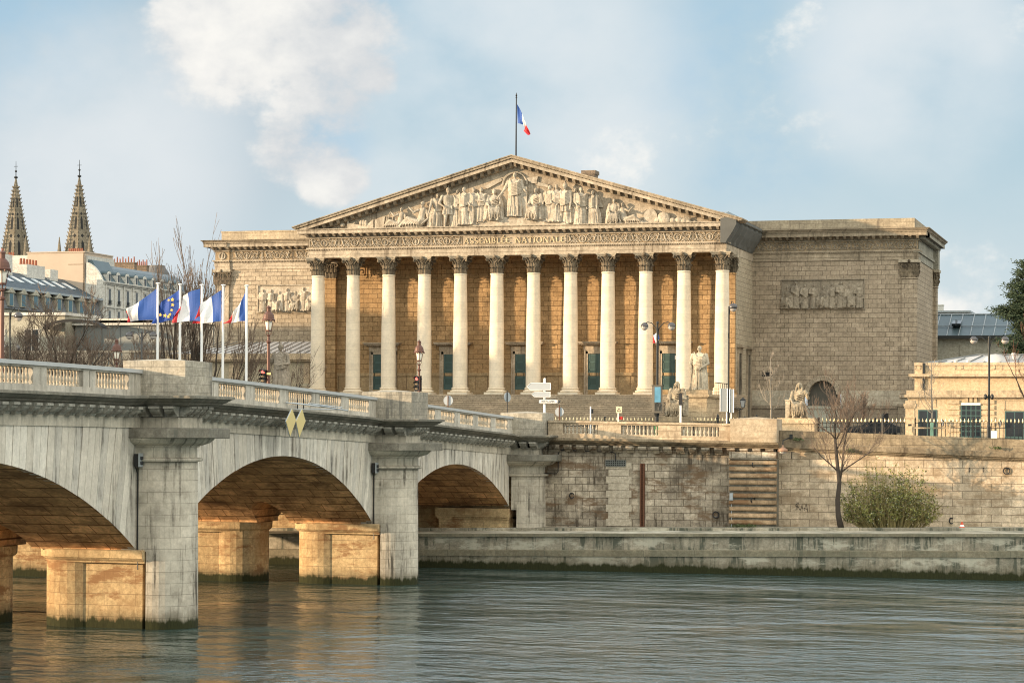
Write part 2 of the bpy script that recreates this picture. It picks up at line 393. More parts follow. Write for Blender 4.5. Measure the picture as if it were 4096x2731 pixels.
# ============================================================ BRIDGE
ZR = [(30, 10.6), (50, 11.2), (66, 11.42), (81.6, 11.45), (94.5, 11.37), (102.2, 11.22), (113, 10.95), (125.6, 10.62), (134.7, 10.33), (153.7, 9.69), (175, 9.3)]
def zr0(y):
    for (a, za), (b, zb) in zip(ZR, ZR[1:]):
        if y <= b: return za + (zb - za) * (y - a) / (b - a)
    return ZR[-1][1]
def zr(y): return sum(zr0(y + d) for d in (-6, -4, -2, 0, 2, 4, 6)) / 7
XF, XBK, XBSHADE = -44.2, -70.0, -77.0                      # near face, far face set for the sun, last arch widened unseen for shade
YC = [61.0, 95.95, 127.04, 155.0]           # pier centre lines
PR = 1.6
ARCH = [(YC[0] + PR, YC[1] - PR, 3.5, 7.6), (YC[1] + PR, YC[2] - PR, 3.55, 7.42), (YC[2] + PR, YC[3] - 1.7, 3.65, 6.65)]
def archz(k, y):
    a, b, zs, za = ARCH[k]; h = (b - a) / 2; r = za - zs; R = (h * h + r * r) / (2 * r)
    d = y - (a + b) / 2
    return za - R + math.sqrt(max(0, R * R - d * d))
BR = thing('stone_bridge', 'grey stone arch bridge with balustraded parapet crossing the river towards the portico', 'bridge', (-44, 95, 0))
DECK = lambda y: zr(y) - 1.12

# spandrels with slightly proud voussoir courses
sp = MB(); band = MB()
def voussoir(k):
    a, b, zs, za = ARCH[k]; n = 56 if k < 2 else 46
    h = (b - a) / 2; r = za - zs; R = (h * h + r * r) / (2 * r); yc = (a + b) / 2; zc = za - R
    for i in range(n):
        y0 = a + (b - a) * i / n; y1 = a + (b - a) * (i + 1) / n
        top0 = zr(y0) - 2.56; top1 = zr(y1) - 2.56
        z0, z1 = archz(k, y0), archz(k, y1)
        # joints lean towards the arch centre, most at the haunches
        def lean(y, z, top):
            return y + (y - yc) / R * (top - z) * .55
        p = [(y0, z0), (y1, z1), (min(b, max(a, lean(y1, z1, top1))), top1), (min(b, max(a, lean(y0, z0, top0))), top0)]
        if p[2][0] - p[3][0] < .02: p = p[:3]
        g = .03
        d = .05 * ((i * 7919) % 5) / 5
        yy = [q[0] for q in p]
        ym = sum(yy) / len(p)
        p2 = [(ym + (q[0] - ym) * (1 - g * 2.0), q[1] if j < 2 else q[1]) for j, q in enumerate(p)]
        sp.mi = (i * 37 + (i * i) % 11) % 3
        sp.prism(p2, 'x', XF - .35, XF - .02 + d * .5)
    sp.mi = 3
    pts = [(a + (b - a) * i / 40, archz(k, a + (b - a) * i / 40) + .01) for i in range(41)]
    for i in range(40):
        (ya, zA), (yb, zB) = pts[i], pts[i + 1]
        sp.quad((XF - .05, ya, zA), (XF - .05, yb, zB), (XF - .05, yb, zr(yb) - 2.56), (XF - .05, ya, zr(ya) - 2.56))
        xb_ = XBK if k < 2 else XBSHADE  # last arch runs on out of sight to keep sun off its abutment
        far.quad((xb_, ya, zA), (xb_, ya, zr(ya) - .4), (xb_, yb, zr(yb) - .4), (xb_, yb, zB))
VM = [stone('voussoir_light', (.72, .67, .585), None, mottle=.35, vary=.12, grime=(.12, .105, .085), gr=.3, streak=.8, bump=.3),
      stone('voussoir_mid', (.56, .52, .455), None, mottle=.35, vary=.12, grime=(.10, .09, .075), gr=.3, streak=.95, bump=.3),
      stone('voussoir_warm', (.64, .585, .50), None, mottle=.35, vary=.12, grime=(.11, .095, .075), gr=.3, streak=.85, bump=.3),
      plain('open_joint', (.13, .12, .105), .9)]
for k in range(3):
    sp = MB(); far = MB(); voussoir(k); part('spandrel_wall', sp, VM, BR); part('far_spandrel', far, M['bspan'], BR)
# vaults, with the cross opening between the two halves of each pier
GX0, GX1 = -51.2, -49.25
def solve(k, z, side):
    a, b = ARCH[k][0], ARCH[k][1]; m = (a + b) / 2; lo, hi = (a, m) if side == 0 else (m, b)
    for _ in range(40):
        c = (lo + hi) / 2
        if (archz(k, c) < z) == (side == 0): lo = c
        else: hi = c
    return (lo + hi) / 2
GXS = [GX0 + (GX1 - GX0) * (1 - math.cos(PI * i / 12)) / 2 for i in range(13)]
def zgap(x):
    u = (x - (GX0 + GX1) / 2) / ((GX1 - GX0) / 2)
    return 3.66 + 1.05 * math.sqrt(max(0, 1 - u * u))
for k in range(3):
    a, b, zs, za = ARCH[k]; sf = MB(); n = 48
    for x0, x1 in ((XBK if k < 2 else XBSHADE, -58), (-58, GX0), (GX1, -47), (-47, XF - .02)):
        for i in range(n):
            y0 = a + (b - a) * i / n; y1 = a + (b - a) * (i + 1) / n
            sf.quad((x0, y0, archz(k, y0)), (x0, y1, archz(k, y1)), (x1, y1, archz(k, y1)), (x1, y0, archz(k, y0)))
    rows = []
    for x in GXS:
        ya, yb = solve(k, zgap(x), 0), (solve(k, zgap(x), 1) if k < 2 else b)
        rows.append([(x, ya + (yb - ya) * i / n, archz(k, ya + (yb - ya) * i / n)) for i in range(n + 1)])
    sf.rings(rows, closed=False)
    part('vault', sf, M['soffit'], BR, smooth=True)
for k in range(3):
    tun = MB(); r0, r1 = [], []
    for x in GXS:
        z = zgap(x); ya = solve(k - 1, z, 1) if k else YC[0] - 2.4; yb = solve(k, z, 0)
        r0.append((x, ya, z)); r1.append((x, yb, z))
    tun.rings([r0, r1], closed=False)
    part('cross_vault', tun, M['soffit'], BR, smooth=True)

def stadium(x0, x1, yc, r, z, n=9, left=True, right=True):
    p = []
    if right: p += [(x1 + r * math.cos(t), yc + r * math.sin(t), z) for t in [(-PI / 2 + PI * i / n) for i in range(n + 1)]]
    else: p += [(x1, yc - r, z), (x1, yc + r, z)]
    if left: p += [(x0 + r * math.cos(t), yc + r * math.sin(t), z) for t in [(PI / 2 + PI * i / n) for i in range(n + 1)]]
    else: p += [(x0, yc + r, z), (x0, yc - r, z)]
    return p
def slabplan(xc, yc, r, z):
    c = r * .55
    return [(xc - .9, yc - r, z), (xc + c - .35, yc - r, z), (xc + r, yc - c + .1, z), (xc + r, yc + c - .1, z), (xc + c - .35, yc + r, z), (xc - .9, yc + r, z)]
for k, yc in enumerate(YC):
    dz = zr(yc) - 11.36 if k else .0
    if k == 3: dz = -1.68
    # nose: half drum with echinus, slab and collar
    XN = -43.70
    nose = MB(); n = 18
    def ring(r, z, xb=-43.72):
        return [(xb, yc + r, z)] + [(XN + r * math.cos(t), yc + r * math.sin(t), z) for t in [(PI / 2 - PI * i / n) for i in range(n + 1)]] + [(xb, yc - r, z)]
    prof = [(PR + .03, -1), (PR, 3.4), (PR - .03, 7.34 + dz)]
    nose.rings([ring(r, z) for r, z in prof[:2]]); nose.rings([ring(r, z, -44.1) for r, z in prof[1:]])
    part('pier_nose', nose, M['bnose'], BR)
    cap = MB()
    prof = [(PR + .03, 7.35), (PR + .17, 7.38), (PR + .2, 7.44), (PR + .17, 7.5), (PR + .02, 7.53), (PR - .05, 7.54), (PR - .05, 7.99), (PR + .06, 8.0), (PR + .06, 8.06), (PR + .16, 8.07), (PR + .5, 8.18), (PR + .68, 8.32), (PR + .72, 8.39)]
    cap.rings([ring(r, z + dz, -44.3) for r, z in prof])
    part('pier_capital', cap, M['bband'], BR)
    sl = MB()
    sl.rings([slabplan(XN + .35, yc, PR + .75, 8.39 + dz), slabplan(XN + .35, yc, PR + .78, 8.42 + dz), slabplan(XN + .35, yc, PR + .78, 8.80 + dz), slabplan(XN + .35, yc, PR + .7, 8.83 + dz)])
    part('pier_slab', sl, M['bcorn'], BR)
    ne = MB(); ne.box(-44.5, -42.35, yc - 1.3, yc + 1.3, 8.8 + dz, 9.30 + dz)
    part('pier_neck', ne, M['bband'], BR)
    # parapet block with hipped top
    x0, x1, y0, y1 = -44.92, -41.96, yc - 1.48, yc + 1.48
    zt = [11.0, 11.74, 10.92, 9.97][k]; zb = zt - 1.52
    bk = MB(); bk.box(x0, x1, y0, y1, zb, zt)
    xm, ym = (x0 + x1) / 2, (y0 + y1) / 2
    bk.add([(x0, y0, zt), (x1, y0, zt), (x1, y1, zt), (x0, y1, zt), (xm, ym, zt + .13)], [(0, 1, 4), (1, 2, 4), (2, 3, 4), (3, 0, 4)])
    part('parapet_block', bk, M['bblock'], BR)
    if k == 3: continue
    # flank of the pier below springing, with ledge, slot and drum end
    XD = -47.7
    fl = MB(); fl.mi = 0
    fl.box(-47.4, -43.97, yc - PR + .2, yc + PR - .2, -1, 3.5)
    rc = MB(); rc.box(-43.98, -43.71, yc - PR + .7, yc + PR - .7, -1, 3.5); part('slot_recess', rc, M['bcorn'], BR)  # dark fill puts the shade of the slot into its colour
    for xc0, sgn in ((XD, 0),):
        fl.lathe([(PR + .02, -1), (PR + .02, 3.0), (PR + .02, 3.5)], (XD + .2, yc, 0), 28)
    part('pier_flank', fl, M['bflank'], BR)
    lg = MB()
    def st(r, z): return stadium(XD + .2, -43.78, yc, r, z, right=False)
    lg.rings([st(r, z) for r, z in [(PR, 2.86), (PR + .05, 2.88), (PR + .05, 2.95), (PR + .12, 2.97), (PR + .22, 3.08), (PR + .28, 3.10), (PR + .28, 3.42), (PR + .2, 3.46)]])
    part('springing_ledge', lg, M['bflank'], BR)
    f2 = MB()
    f2.rings([stadium(XBK, -52.85, yc, PR - .2, z) for z in (-1, 2.9)] , True); f2.lathe([(PR + .02, -1), (PR + .02, 2.95)], (-52.85, yc, 0), 28)
    part('far_pier_flank', f2, M['bflank'], BR)
    l2 = MB(); l2.rings([stadium(XBK, -52.85, yc, r, z) for r, z in [(PR, 2.86), (PR + .05, 2.95), (PR + .12, 2.97), (PR + .22, 3.08), (PR + .24, 3.42), (PR + .14, 3.46)]])
    part('springing_ledge', l2, M['bflank'], BR)
    # masonry of the pier above the ledges (fills between neighbouring vaults)
    up = MB()
    for xa, xb in ((XBK + .02, GX0), (GX1, XF - .05)):
        up.box(xa, xb, yc - PR - .0, yc + PR + .0, 3.44, 3.75)
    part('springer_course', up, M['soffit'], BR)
    jn = MB(); jn.prism([(yc - PR - .01, 3.45), (yc + PR + .01, 3.45), (yc + PR + .01, zr(yc) - 2.56), (yc - PR - .01, zr(yc) - 2.56)], 'x', -44.9, XF + .005)
    part('pier_face', jn, M['bnose'], BR)
    # navigation signal box
    sg = MB(); z = 7.15 + dz
    sg.box(-44.12, -43.9, yc - PR - .42, yc - PR - .06, z, z + .55)
    for q in range(2): sg.lathe([(.09, 0), (.1, .02), (.1, .14)], (-43.86, yc - PR - .24, z + .08 + q * .22), 10)
    br = solo('navigation_signal', sg, M['black'], ['black river traffic signal box beside the nearest bridge pier, out at the left', 'black river traffic signal box on the nearest bridge pier, under its grey slab', 'black river traffic signal box on the middle bridge pier, right of the tall arch', ''][k], 'signal', (-44, yc - PR - .2, z), 'river traffic signals on the bridge piers')
    vs = MB(); vs.box(-43.9, -43.86, yc - PR - .45, yc - PR - .03, z - .02, z + .58)
    part('mounting_plate', vs, M['signgrey'], br)
    cb = MB(); cb.tube([(-44.12, yc - PR - .25, z), (-44.13, yc - PR - .05, z - .3), (-44.1, yc - PR - .03, 2.6)], .03, 4)
    part('cable', cb, M['black'], br)

# cornice following the deck and stepping round the pier blocks
def cline(off, y0, y1, step=2.0):
    """plan polyline of the cornice offset `off` beyond the parapet face"""
    pts = []; y = y0
    blocks = [(yc - 1.48, yc + 1.48) for yc in YC]
    ys = [y0]
    while y < y1: y += step; ys.append(min(y, y1))
    marks = sorted(ys)
    out = []
    for y in marks:
        if any(a - off - .05 <= y <= b + off + .05 for a, b in blocks): continue
        out.append((XFACE + off, y))
    for a, b in blocks:
        if a > y0 - 3 and b < y1 + 6:
            out += [(XFACE + off, a - off), (-41.96 + off, a - off), (-41.96 + off, b + off), (XFACE + off, b + off)]
    def key(p): return p[1]
    res = []
    blk = [(a, b) for a, b in blocks if a > y0 - 3 and b < y1 + 6]
    seq = sorted([p for p in out if not any(abs(p[1] - (a - off)) < 1e-6 or abs(p[1] - (b + off)) < 1e-6 for a, b in blk)], key=key)
    i = 0
    for a, b in blk:
        while i < len(seq) and seq[i][1] < a - off: res.append(seq[i]); i += 1
        res += [(XFACE + off, a - off), (-41.96 + off, a - off), (-41.96 + off, b + off), (XFACE + off, b + off)]
    res += seq[i:]
    return res
XFACE = -44.07
def zc(y):
    for k, yc in enumerate(YC):
        if abs(y - yc) < 2.6: return [10.3, 10.22, 9.40, 8.48][k] + 0.0
    return zr(y) - 1.2
co = MB()
prof = [(0.12, -.47), (.22, -.44), (.22, -.40), (.34, -.38), (.36, -.33), (.52, -.26), (.64, -.17), (.70, -.14), (.78, -.13), (.78, -.02), (.70, 0)]
Y0, Y1 = 48, 157.2
rr = []
lines = [cline(o_, Y0, Y1) for o_, _ in prof]
# same vertex count along every offset line: march on a shared parameter list
def shared(off):
    res = []; last = Y0
    seg = []
    yprev = Y0
    for yc in YC:
        if yc < Y0 or yc > Y1: continue
        a, b = yc - 1.48, yc + 1.48
        n = 14
        for i in range(n + 1):
            y = yprev + (a - off - yprev) * i / n
            res.append((XFACE + off, y, zc(y) if i < n else zc(a)))
        zz = zc(yc)
        res[-1] = (XFACE + off, a - off, zr(a - off) * .0 + zz)
        res += [(-41.96 + off, a - off, zz), (-41.96 + off, b + off, zz), (XFACE + off, b + off, zz)]
        yprev = b + off
    res.append((XFACE + off, Y1 if YC[-1] + 3 < Y1 else yprev + .01, zc(yprev)))
    return res
rings = [[(x, y, z + dz) for x, y, z in shared(o_)] for o_, dz in prof]
# top surface back to the parapet
rings.append([(min(x, -44.3), y, z) for x, y, z in shared(.0)])
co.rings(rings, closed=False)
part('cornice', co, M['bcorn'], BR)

# scroll corbels carrying the cornice
corb_prof = [(0, 0), (.62, 0), (.62, -.12), (.58, -.13), (.54, -.22), (.40, -.33), (.26, -.36), (.20, -.45), (.04, -.46), (0, -.46)]
cbm = MB(); cbm.prism([(u, w) for u, w in corb_prof], 'y', -.23, .23); cbm.box(0, .66, -.25, .25, -.105, -.005)
corb_me = cbm.mesh('corbel', M['bcorb'])
cc = 0
y = 68.0
slots = []
while y < 152.5:
    if not any(abs(y - yc) < 2.25 for yc in YC): slots.append((XF + .12, y, zr(y) - 1.66, 0))
    y += .93
for k, yc in enumerate(YC[1:], 1):
    zz = [10.3, 10.22, 9.40, 8.48][k] - .47
    for dx in (-.62, .08, .78): slots.append((-43.15 + dx - .15, yc - 1.36, zz, -PI / 2))
    for dy in (-.95, -.32, .32, .95): slots.append((-42.42, yc + dy, zz, 0))
for x, y, z, rz in slots:
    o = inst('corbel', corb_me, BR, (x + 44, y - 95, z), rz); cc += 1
fb = MB()
for y in range(62, 156, 2):
    a, b = y, min(y + 2, 156)
    fb.hexa([(XF - .2, a, zr(a) - 2.56), (XF + .06, a, zr(a) - 2.56), (XF + .06, b, zr(b) - 2.56), (XF - .2, b, zr(b) - 2.56), (XF - .2, a, zr(a) - 2.1), (XF + .06, a, zr(a) - 2.1), (XF + .06, b, zr(b) - 2.1), (XF - .2, b, zr(b) - 2.1)])
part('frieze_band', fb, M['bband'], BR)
fb = MB()
for y in range(62, 156, 2):
    a, b = y, min(y + 2, 156)
    fb.hexa([(XF - .25, a, zr(a) - 2.1), (XF + .09, a, zr(a) - 2.1), (XF + .09, b, zr(b) - 2.1), (XF - .25, b, zr(b) - 2.1), (XF - .25, a, zr(a) - 1.64), (XF + .09, a, zr(a) - 1.64), (XF + .09, b, zr(b) - 1.64), (XF - .25, b, zr(b) - 1.64)])
part('corbel_backing', fb, M['bcorb'], BR)
# deck
dk = MB()
for y in range(48, 158, 2):
    a, b = y, y + 2
    dk.hexa([(XBK, a, DECK(a) - .45), (XF - .1, a, DECK(a) - .45), (XF - .1, b, DECK(b) - .45), (XBK, b, DECK(b) - .45), (XBK, a, DECK(a)), (XF - .1, a, DECK(a)), (XF - .1, b, DECK(b)), (XBK, b, DECK(b))])
part('deck', dk, M['asphalt'], BR)
# balustrade between the blocks: plinth, dies, coping, balusters
balm = MB()
balm.lathe([(.085, 0), (.085, .06), (.05, .08), (.062, .14), (.095, .24), (.085, .33), (.045, .46), (.04, .55), (.06, .58), (.045, .6), (.075, .64), (.075, .70)], (0, 0, 0), 8)
bal_me = balm.mesh('baluster', M['bal'], smooth=True)
def balustrade(y0, y1, npan, X=XFACE, parent=BR):
    L = (y1 - y0); die = 1.15
    pan = (L - die) / npan
    pl = MB(); cp = MB()
    n = max(2, int(L / 2))
    for i in range(n):
        a, b = y0 + L * i / n, y0 + L * (i + 1) / n
        za, zb = zr(a), zr(b)
        pl.hexa([(X - .42, a, za - 1.24), (X, a, za - 1.24), (X, b, zb - 1.24), (X - .42, b, zb - 1.24), (X - .42, a, za - .92), (X, a, za - .92), (X, b, zb - .92), (X - .42, b, zb - .92)])
        cp.hexa([(X - .52, a, za - .16), (X + .09, a, za - .16), (X + .09, b, zb - .16), (X - .52, b, zb - .16), (X - .52, a, za - .0), (X + .09, a, za - .0), (X + .09, b, zb), (X - .52, b, zb)])
        pl.hexa([(X - .40, a, za - .24), (X - .02, a, za - .24), (X - .02, b, zb - .24), (X - .40, b, zb - .24), (X - .40, a, za - .16), (X - .02, a, za - .16), (X - .02, b, zb - .16), (X - .40, b, zb - .16)])
    for i in range(npan + 1):
        yc = y0 + die / 2 + pan * i
        for q in (-1, 1):
            a, b = sorted((yc + q * .03, yc + q * die / 2))
            pl.hexa([(X - .40, a, zr(a) - .92), (X - .01, a, zr(a) - .92), (X - .01, b, zr(b) - .92), (X - .40, b, zr(b) - .92), (X - .40, a, zr(a) - .24), (X - .01, a, zr(a) - .24), (X - .01, b, zr(b) - .24), (X - .40, b, zr(b) - .24)])
        pl.box(X - .35, X - .06, yc - .04, yc + .04, zr(yc) - .92, zr(yc) - .24)
    p = part('balustrade', pl, M['bpar'], parent)
    c = part('coping', cp, M['bcop'], p)
    org = ORG[p]
    for i in range(npan):
        a = y0 + die + pan * i; b = y0 + pan * (i + 1)
        nb = max(3, int(round((b - a) / .30)))
        for j in range(nb):
            y = a + (b - a) * (j + .5) / nb
            inst('baluster', bal_me, p, (X - .21 - org.x, y - org.y, zr(y) - .93 - org.z))
balustrade(YC[0] + 1.48, YC[1] - 1.48, 7)
balustrade(YC[1] + 1.48, YC[2] - 1.48, 6)
balustrade(YC[2] + 1.48, YC[3] - 1.48, 6)
# far parapet of the bridge, plain (only its inner side can be glimpsed)
fp = MB()
for y in range(48, 158, 2):
    a, b = y, y + 2
    fp.hexa([(XBK, a, zr(a) - 1.2), (XBK + .4, a, zr(a) - 1.2), (XBK + .4, b, zr(b) - 1.2), (XBK, b, zr(b) - 1.2), (XBK, a, zr(a) - .95), (XBK + .4, a, zr(a) - .95), (XBK + .4, b, zr(b) - .95), (XBK, b, zr(b) - .95)])
part('far_kerb', fp, M['bpar'], BR)
# abutment under the last arch
ab = MB(); ya = ARCH[2][1]
ab.box(-49.2, -44.3, ya - .05, ya + 3, 1.0, 2.9); ab.box(XBK, -51.2, ya - .05, ya + 3, 1.0, 2.9)
part('abutment', ab, M['bflank'], BR)
ab = MB(); ab.box(-49.4, -44.2, ya - .3, ya + 3, 2.9, 3.5); ab.box(-49.3, -44.25, ya - .15, ya + 3, 2.75, 2.9); ab.box(XBK, -51.0, ya - .3, ya + 3, 2.9, 3.5)
ab.box(XBK, -44.25, ya + 1.0, ya + 3.5, 1.0, 8)
part('abutment_ledge', ab, M['bflank'], BR)

# ============================================================ EMBANKMENT right of the bridge
EM = thing('embankment_wall', 'stained ashlar river embankment wall with balustrade and buttress right of the bridge', 'wall', (-35, 155, 2.3))
w = MB(); w.box(-42.3, -28.9, 155.0, 157.5, 1.5, 8.2)
part('wall', w, M['qwall'], EM)
w = MB(); w.box(-42.3, -26.3, 154.95, 155.4, 7.42, 7.9)
part('corbel_backing', w, M['qwall'], EM)
def moulding(mb, pts, prof):
    mb.rings([[(x + dx * 0, y - d, z + dz) for (x, y, z) in pts for dx in (0,)] for d, dz in prof], closed=False)
c = MB(); moulding(c, [(-42.3, 155, 8.32), (-36, 155, 8.27), (-26.0, 155, 8.12)], [(0, -.5), (.18, -.48), (.3, -.44), (.3, -.4), (.48, -.3), (.62, -.18), (.7, -.17), (.7, -.02), (.6, 0), (-.4, .02)])
c.rings([[(-26.0, 155 - d, 8.12 + dz) for d, dz in [(0, -.5), (.18, -.48), (.3, -.44), (.3, -.4), (.48, -.3), (.62, -.18), (.7, -.17), (.7, -.02), (.6, 0), (-.4, .02)]], [(-26.0, 155.6, 8.12 + dz) for d, dz in [(0, -.5), (.18, -.48), (.3, -.44), (.3, -.4), (.48, -.3), (.62, -.18), (.7, -.17), (.7, -.02), (.6, 0), (-.4, .02)]]], closed=False)
part('cornice', c, M['qcorn'], EM)
ck = MB(); ck.prism(corb_prof, 'y', -.26, .26); ck.box(0, .58, -.28, .28, -.11, -.0)
ck_me = ck.mesh('corbel', M['qwall'])
for i in range(18):
    x = -41.3 + i * .865
    if x > -26.2: break
    inst('corbel', ck_me, EM, (x + 35, 154.98 - 155, 7.84 - (i * .011) - 2.3), -PI / 2)
bt = MB(); bt.box(-29.2, -26.1, 154.25, 156, 1.9, 7.42)
part('buttress', bt, M['bcorn'], EM)  # dark backing paints the shadow lines between the courses
bt = MB(); bt.box(-29.24, -26.06, 154.06, 155, 6.98, 7.45); part('buttress_head', bt, M['qwall'], EM)
bl = MB()
for i in range(10):
    z = 2.55 + i * .44
    bl.rings([[(-29.24, 154.25, z + a), (-29.24, 154.25 - d, z + a), (-26.06, 154.25 - d, z + a), (-26.06, 154.25, z + a)] for d, a in [(0, .10), (.16, .12), (.19, .2), (.16, .37), (0, .40)]], closed=False)
part('rusticated_courses', bl, stone('rusty_courses', (.46, .33, .21), (1.5, .44), (.15, .1, .06), .3, (.13, .085, .05), .6, .9, stains=(.20, .11, .055), stain=.8, msize=.008), EM)
# parapet with balusters
pa = MB(); zq = lambda x: 9.50 - (x + 42) * .0135
def qbox(mb, x0, x1, y0, y1, a, b):
    mb.hexa([(x0, y0, zq(x0) + a), (x1, y0, zq(x1) + a), (x1, y1, zq(x1) + a), (x0, y1, zq(x0) + a), (x0, y0, zq(x0) + b), (x1, y0, zq(x1) + b), (x1, y1, zq(x1) + b), (x0, y1, zq(x0) + b)])
XA, XE = -41.9, -29.2
qbox(pa, XA, XE, 154.75, 155.15, -1.25, -.88); qbox(pa, XA, XE, 154.68, 155.22, -.14, 0); qbox(pa, XA, XE, 154.77, 155.13, -.24, -.14)
for x0, x1 in ((XA, -39.9), (-37.3, -35.15), (-35.1, -35.0), (-32.9, -31.6), (-30.2, XE)): qbox(pa, x0, x1, 154.76, 155.14, -.88, -.24)
for x0, x1 in ((-39.9, -37.3), (-35.0, -32.9), (-31.6, -30.2)): pass
PX = part('balustrade', pa, M['qpar'], EM)
spans = [at(2255, 1700, 155).x, at(2395, 1700, 155).x, at(2487, 1700, 155).x, at(2635, 1700, 155).x, at(2728, 1700, 155).x, at(2878, 1700, 155).x]
bpy.data.objects.remove(PX); pa = MB()
qbox(pa, XA, XE, 154.75, 155.15, -1.25, -.88); qbox(pa, XA, XE, 154.68, 155.22, -.14, 0); qbox(pa, XA, XE, 154.77, 155.13, -.24, -.14)
ed = [XA] + spans + [XE]
for i in range(0, len(ed), 2):
    x0, x1 = ed[i], ed[i + 1]; qbox(pa, x0, x1, 154.76, 155.14, -.88, -.24)
PX = part('balustrade', pa, M['qpar'], EM)
for i in range(0, 6, 2):
    x0, x1 = spans[i], spans[i + 1]; nb = 9 if i else 9
    for j in range(nb):
        x = x0 + (x1 - x0) * (j + .5) / nb
        inst('baluster', bal_me, PX, (x - ORG[PX].x, 154.95 - ORG[PX].y, zq(x) - .9 - ORG[PX].z))
bk = MB(); x0, x1, y0, y1, zt = -29.2, -26.08, 154.2, 156.3, 9.64; bk.box(x0, x1, y0, y1, 8.1, zt)
bk.add([(x0, y0, zt), (x1, y0, zt), (x1, y1, zt), (x0, y1, zt), ((x0 + x1) / 2, (y0 + y1) / 2, zt + .14)], [(0, 1, 4), (1, 2, 4), (2, 3, 4), (3, 0, 4)])
part('parapet_block', bk, M['qpar'], EM)
pt = MB(); xp = at(2475, 1990, 155).x
z = 2.35; i = 0
while z < 6.6:
    h = .46 if i % 2 else .5
    dw = .16 if i % 2 == 0 else 0
    pt.box(xp - .72 - dw, xp + .72 + dw, 154.965, 155.05, z + .02, z + h - .01); z += h; i += 1
part('repair_stones', pt, M['patch'], EM)
gr = MB(); a = at(2425, 1840, 155); b = at(2503, 1863, 155)
gr.mi = 0; gr.box(a.x, b.x, 154.93, 155.02, b.z, a.z); gr.mi = 1
n = 9
for i in range(n + 1):
    x = a.x + (b.x - a.x) * i / n; gr.box(x - .03, x + .03, 154.88, 154.935, b.z, a.z)
for i in range(4):
    z = b.z + (a.z - b.z) * i / 3; gr.box(a.x, b.x, 154.875, 154.93, z - .025, z + .025)
solo('drain_grille', gr, [M['dark'], plain('grey_grille', (.12, .13, .12), .5)], 'dark iron drain grille set high in the stained embankment wall', 'grille', (a.x, 155, b.z))
rr_ = MB(); a = at(2563, 1853, 155); b = at(2579, 2105, 155)
rr_.box(a.x, a.x + .08, 154.8, 155.02, b.z, a.z); rr_.box(b.x - .08, b.x, 154.8, 155.02, b.z, a.z); rr_.box(a.x, b.x, 154.93, 155.02, b.z, a.z)
k = b.z
while k < a.z: rr_.box(a.x + .08, b.x - .08, 154.86, 154.93, k, k + .05); k += .16
solo('rusty_ladder', rr_, M['rust'], 'rusty iron ladder channel running up the stained embankment wall', 'ladder', (a.x, 155, b.z))
pp = MB(); q = [at(*p, 154.9) for p in ((2040, 1893), (2225, 1893), (2233, 1885), (2234, 1810), (2244, 1799), (2450, 1807), (2462, 1815), (2463, 1842))]
q[0] = Vector((q[1].x - 1.2, 154.9, q[1].z))
pp.tube([(p.x, 154.86, p.z) for p in q], .035, 6)
solo('wall_pipe', pp, M['black'], 'thin black pipe bent across the top of the embankment wall to the drain grille', 'pipe', (q[3].x, 154.9, q[3].z))
bx = MB(); a = at(2920, 1971, 154.2); b = at(2930, 2000, 154.2)
bx.box(a.x, b.x + .06, 154.0, 154.26, b.z, a.z)
e = solo('utility_box', bx, M['signgrey'], 'slim pale utility box with a conduit beside the rusticated buttress', 'utility box', (a.x, 154.2, b.z))
bx = MB(); bx.tube([(a.x + .12, 154.13, b.z), (a.x + .12, 154.13, 2.4)], .03, 6); bx.box(a.x + .02, a.x + .2, 153.97, 154.0, b.z + .05, a.z - .05)
part('conduit', bx, M['signgrey'], e)

E2 = thing('pale_embankment_wall', 'long pale ashlar embankment wall with heavy coping right of the buttress', 'wall', (-15, 155.3, 2.5))
w = MB(); w.hexa([(-26.2, 155.3, 1.5), (60, 155.3, 1.5), (60, 158, 1.5), (-26.2, 158, 1.5), (-26.2, 155.3, 7.7), (60, 155.3, 5.4), (60, 158, 5.4), (-26.2, 158, 7.7)])
part('wall', w, M['qwallr'], E2)
c = MB(); sl = -.0245
pts = [(x, 155.3, 8.09 + (x + 26.3) * -.0355) for x in (-26.1, -15, 0, 60)]
moulding(c, pts, [(0, -.58), (.1, -.55), (.12, -.48), (.22, -.44), (.22, -.38), (.34, -.32), (.34, 0), (.3, .03), (-.3, .06)])
part('cornice', c, M['qcorn'], E2)
c = MB()
for x0, x1 in ((-26.06, -22), (-22, -16), (-16, -8), (-8, 60)):
    za, zb = 8.92 + (x0 + 26.3) * -.033, 8.92 + (x1 + 26.3) * -.033
    if x0 < -26: za = 8.9
    c.hexa([(x0, 155.12, za - .85), (x1, 155.12, zb - .85), (x1, 155.75, zb - .85), (x0, 155.75, za - .85), (x0, 155.12, za), (x1, 155.12, zb), (x1, 155.75, zb), (x0, 155.75, za)])
part('parapet', c, stone('brown_parapet', (.36, .29, .2), (2.2, .42), (.12, .09, .06), .25, (.1, .08, .055), .6, .9, msize=.012), E2)

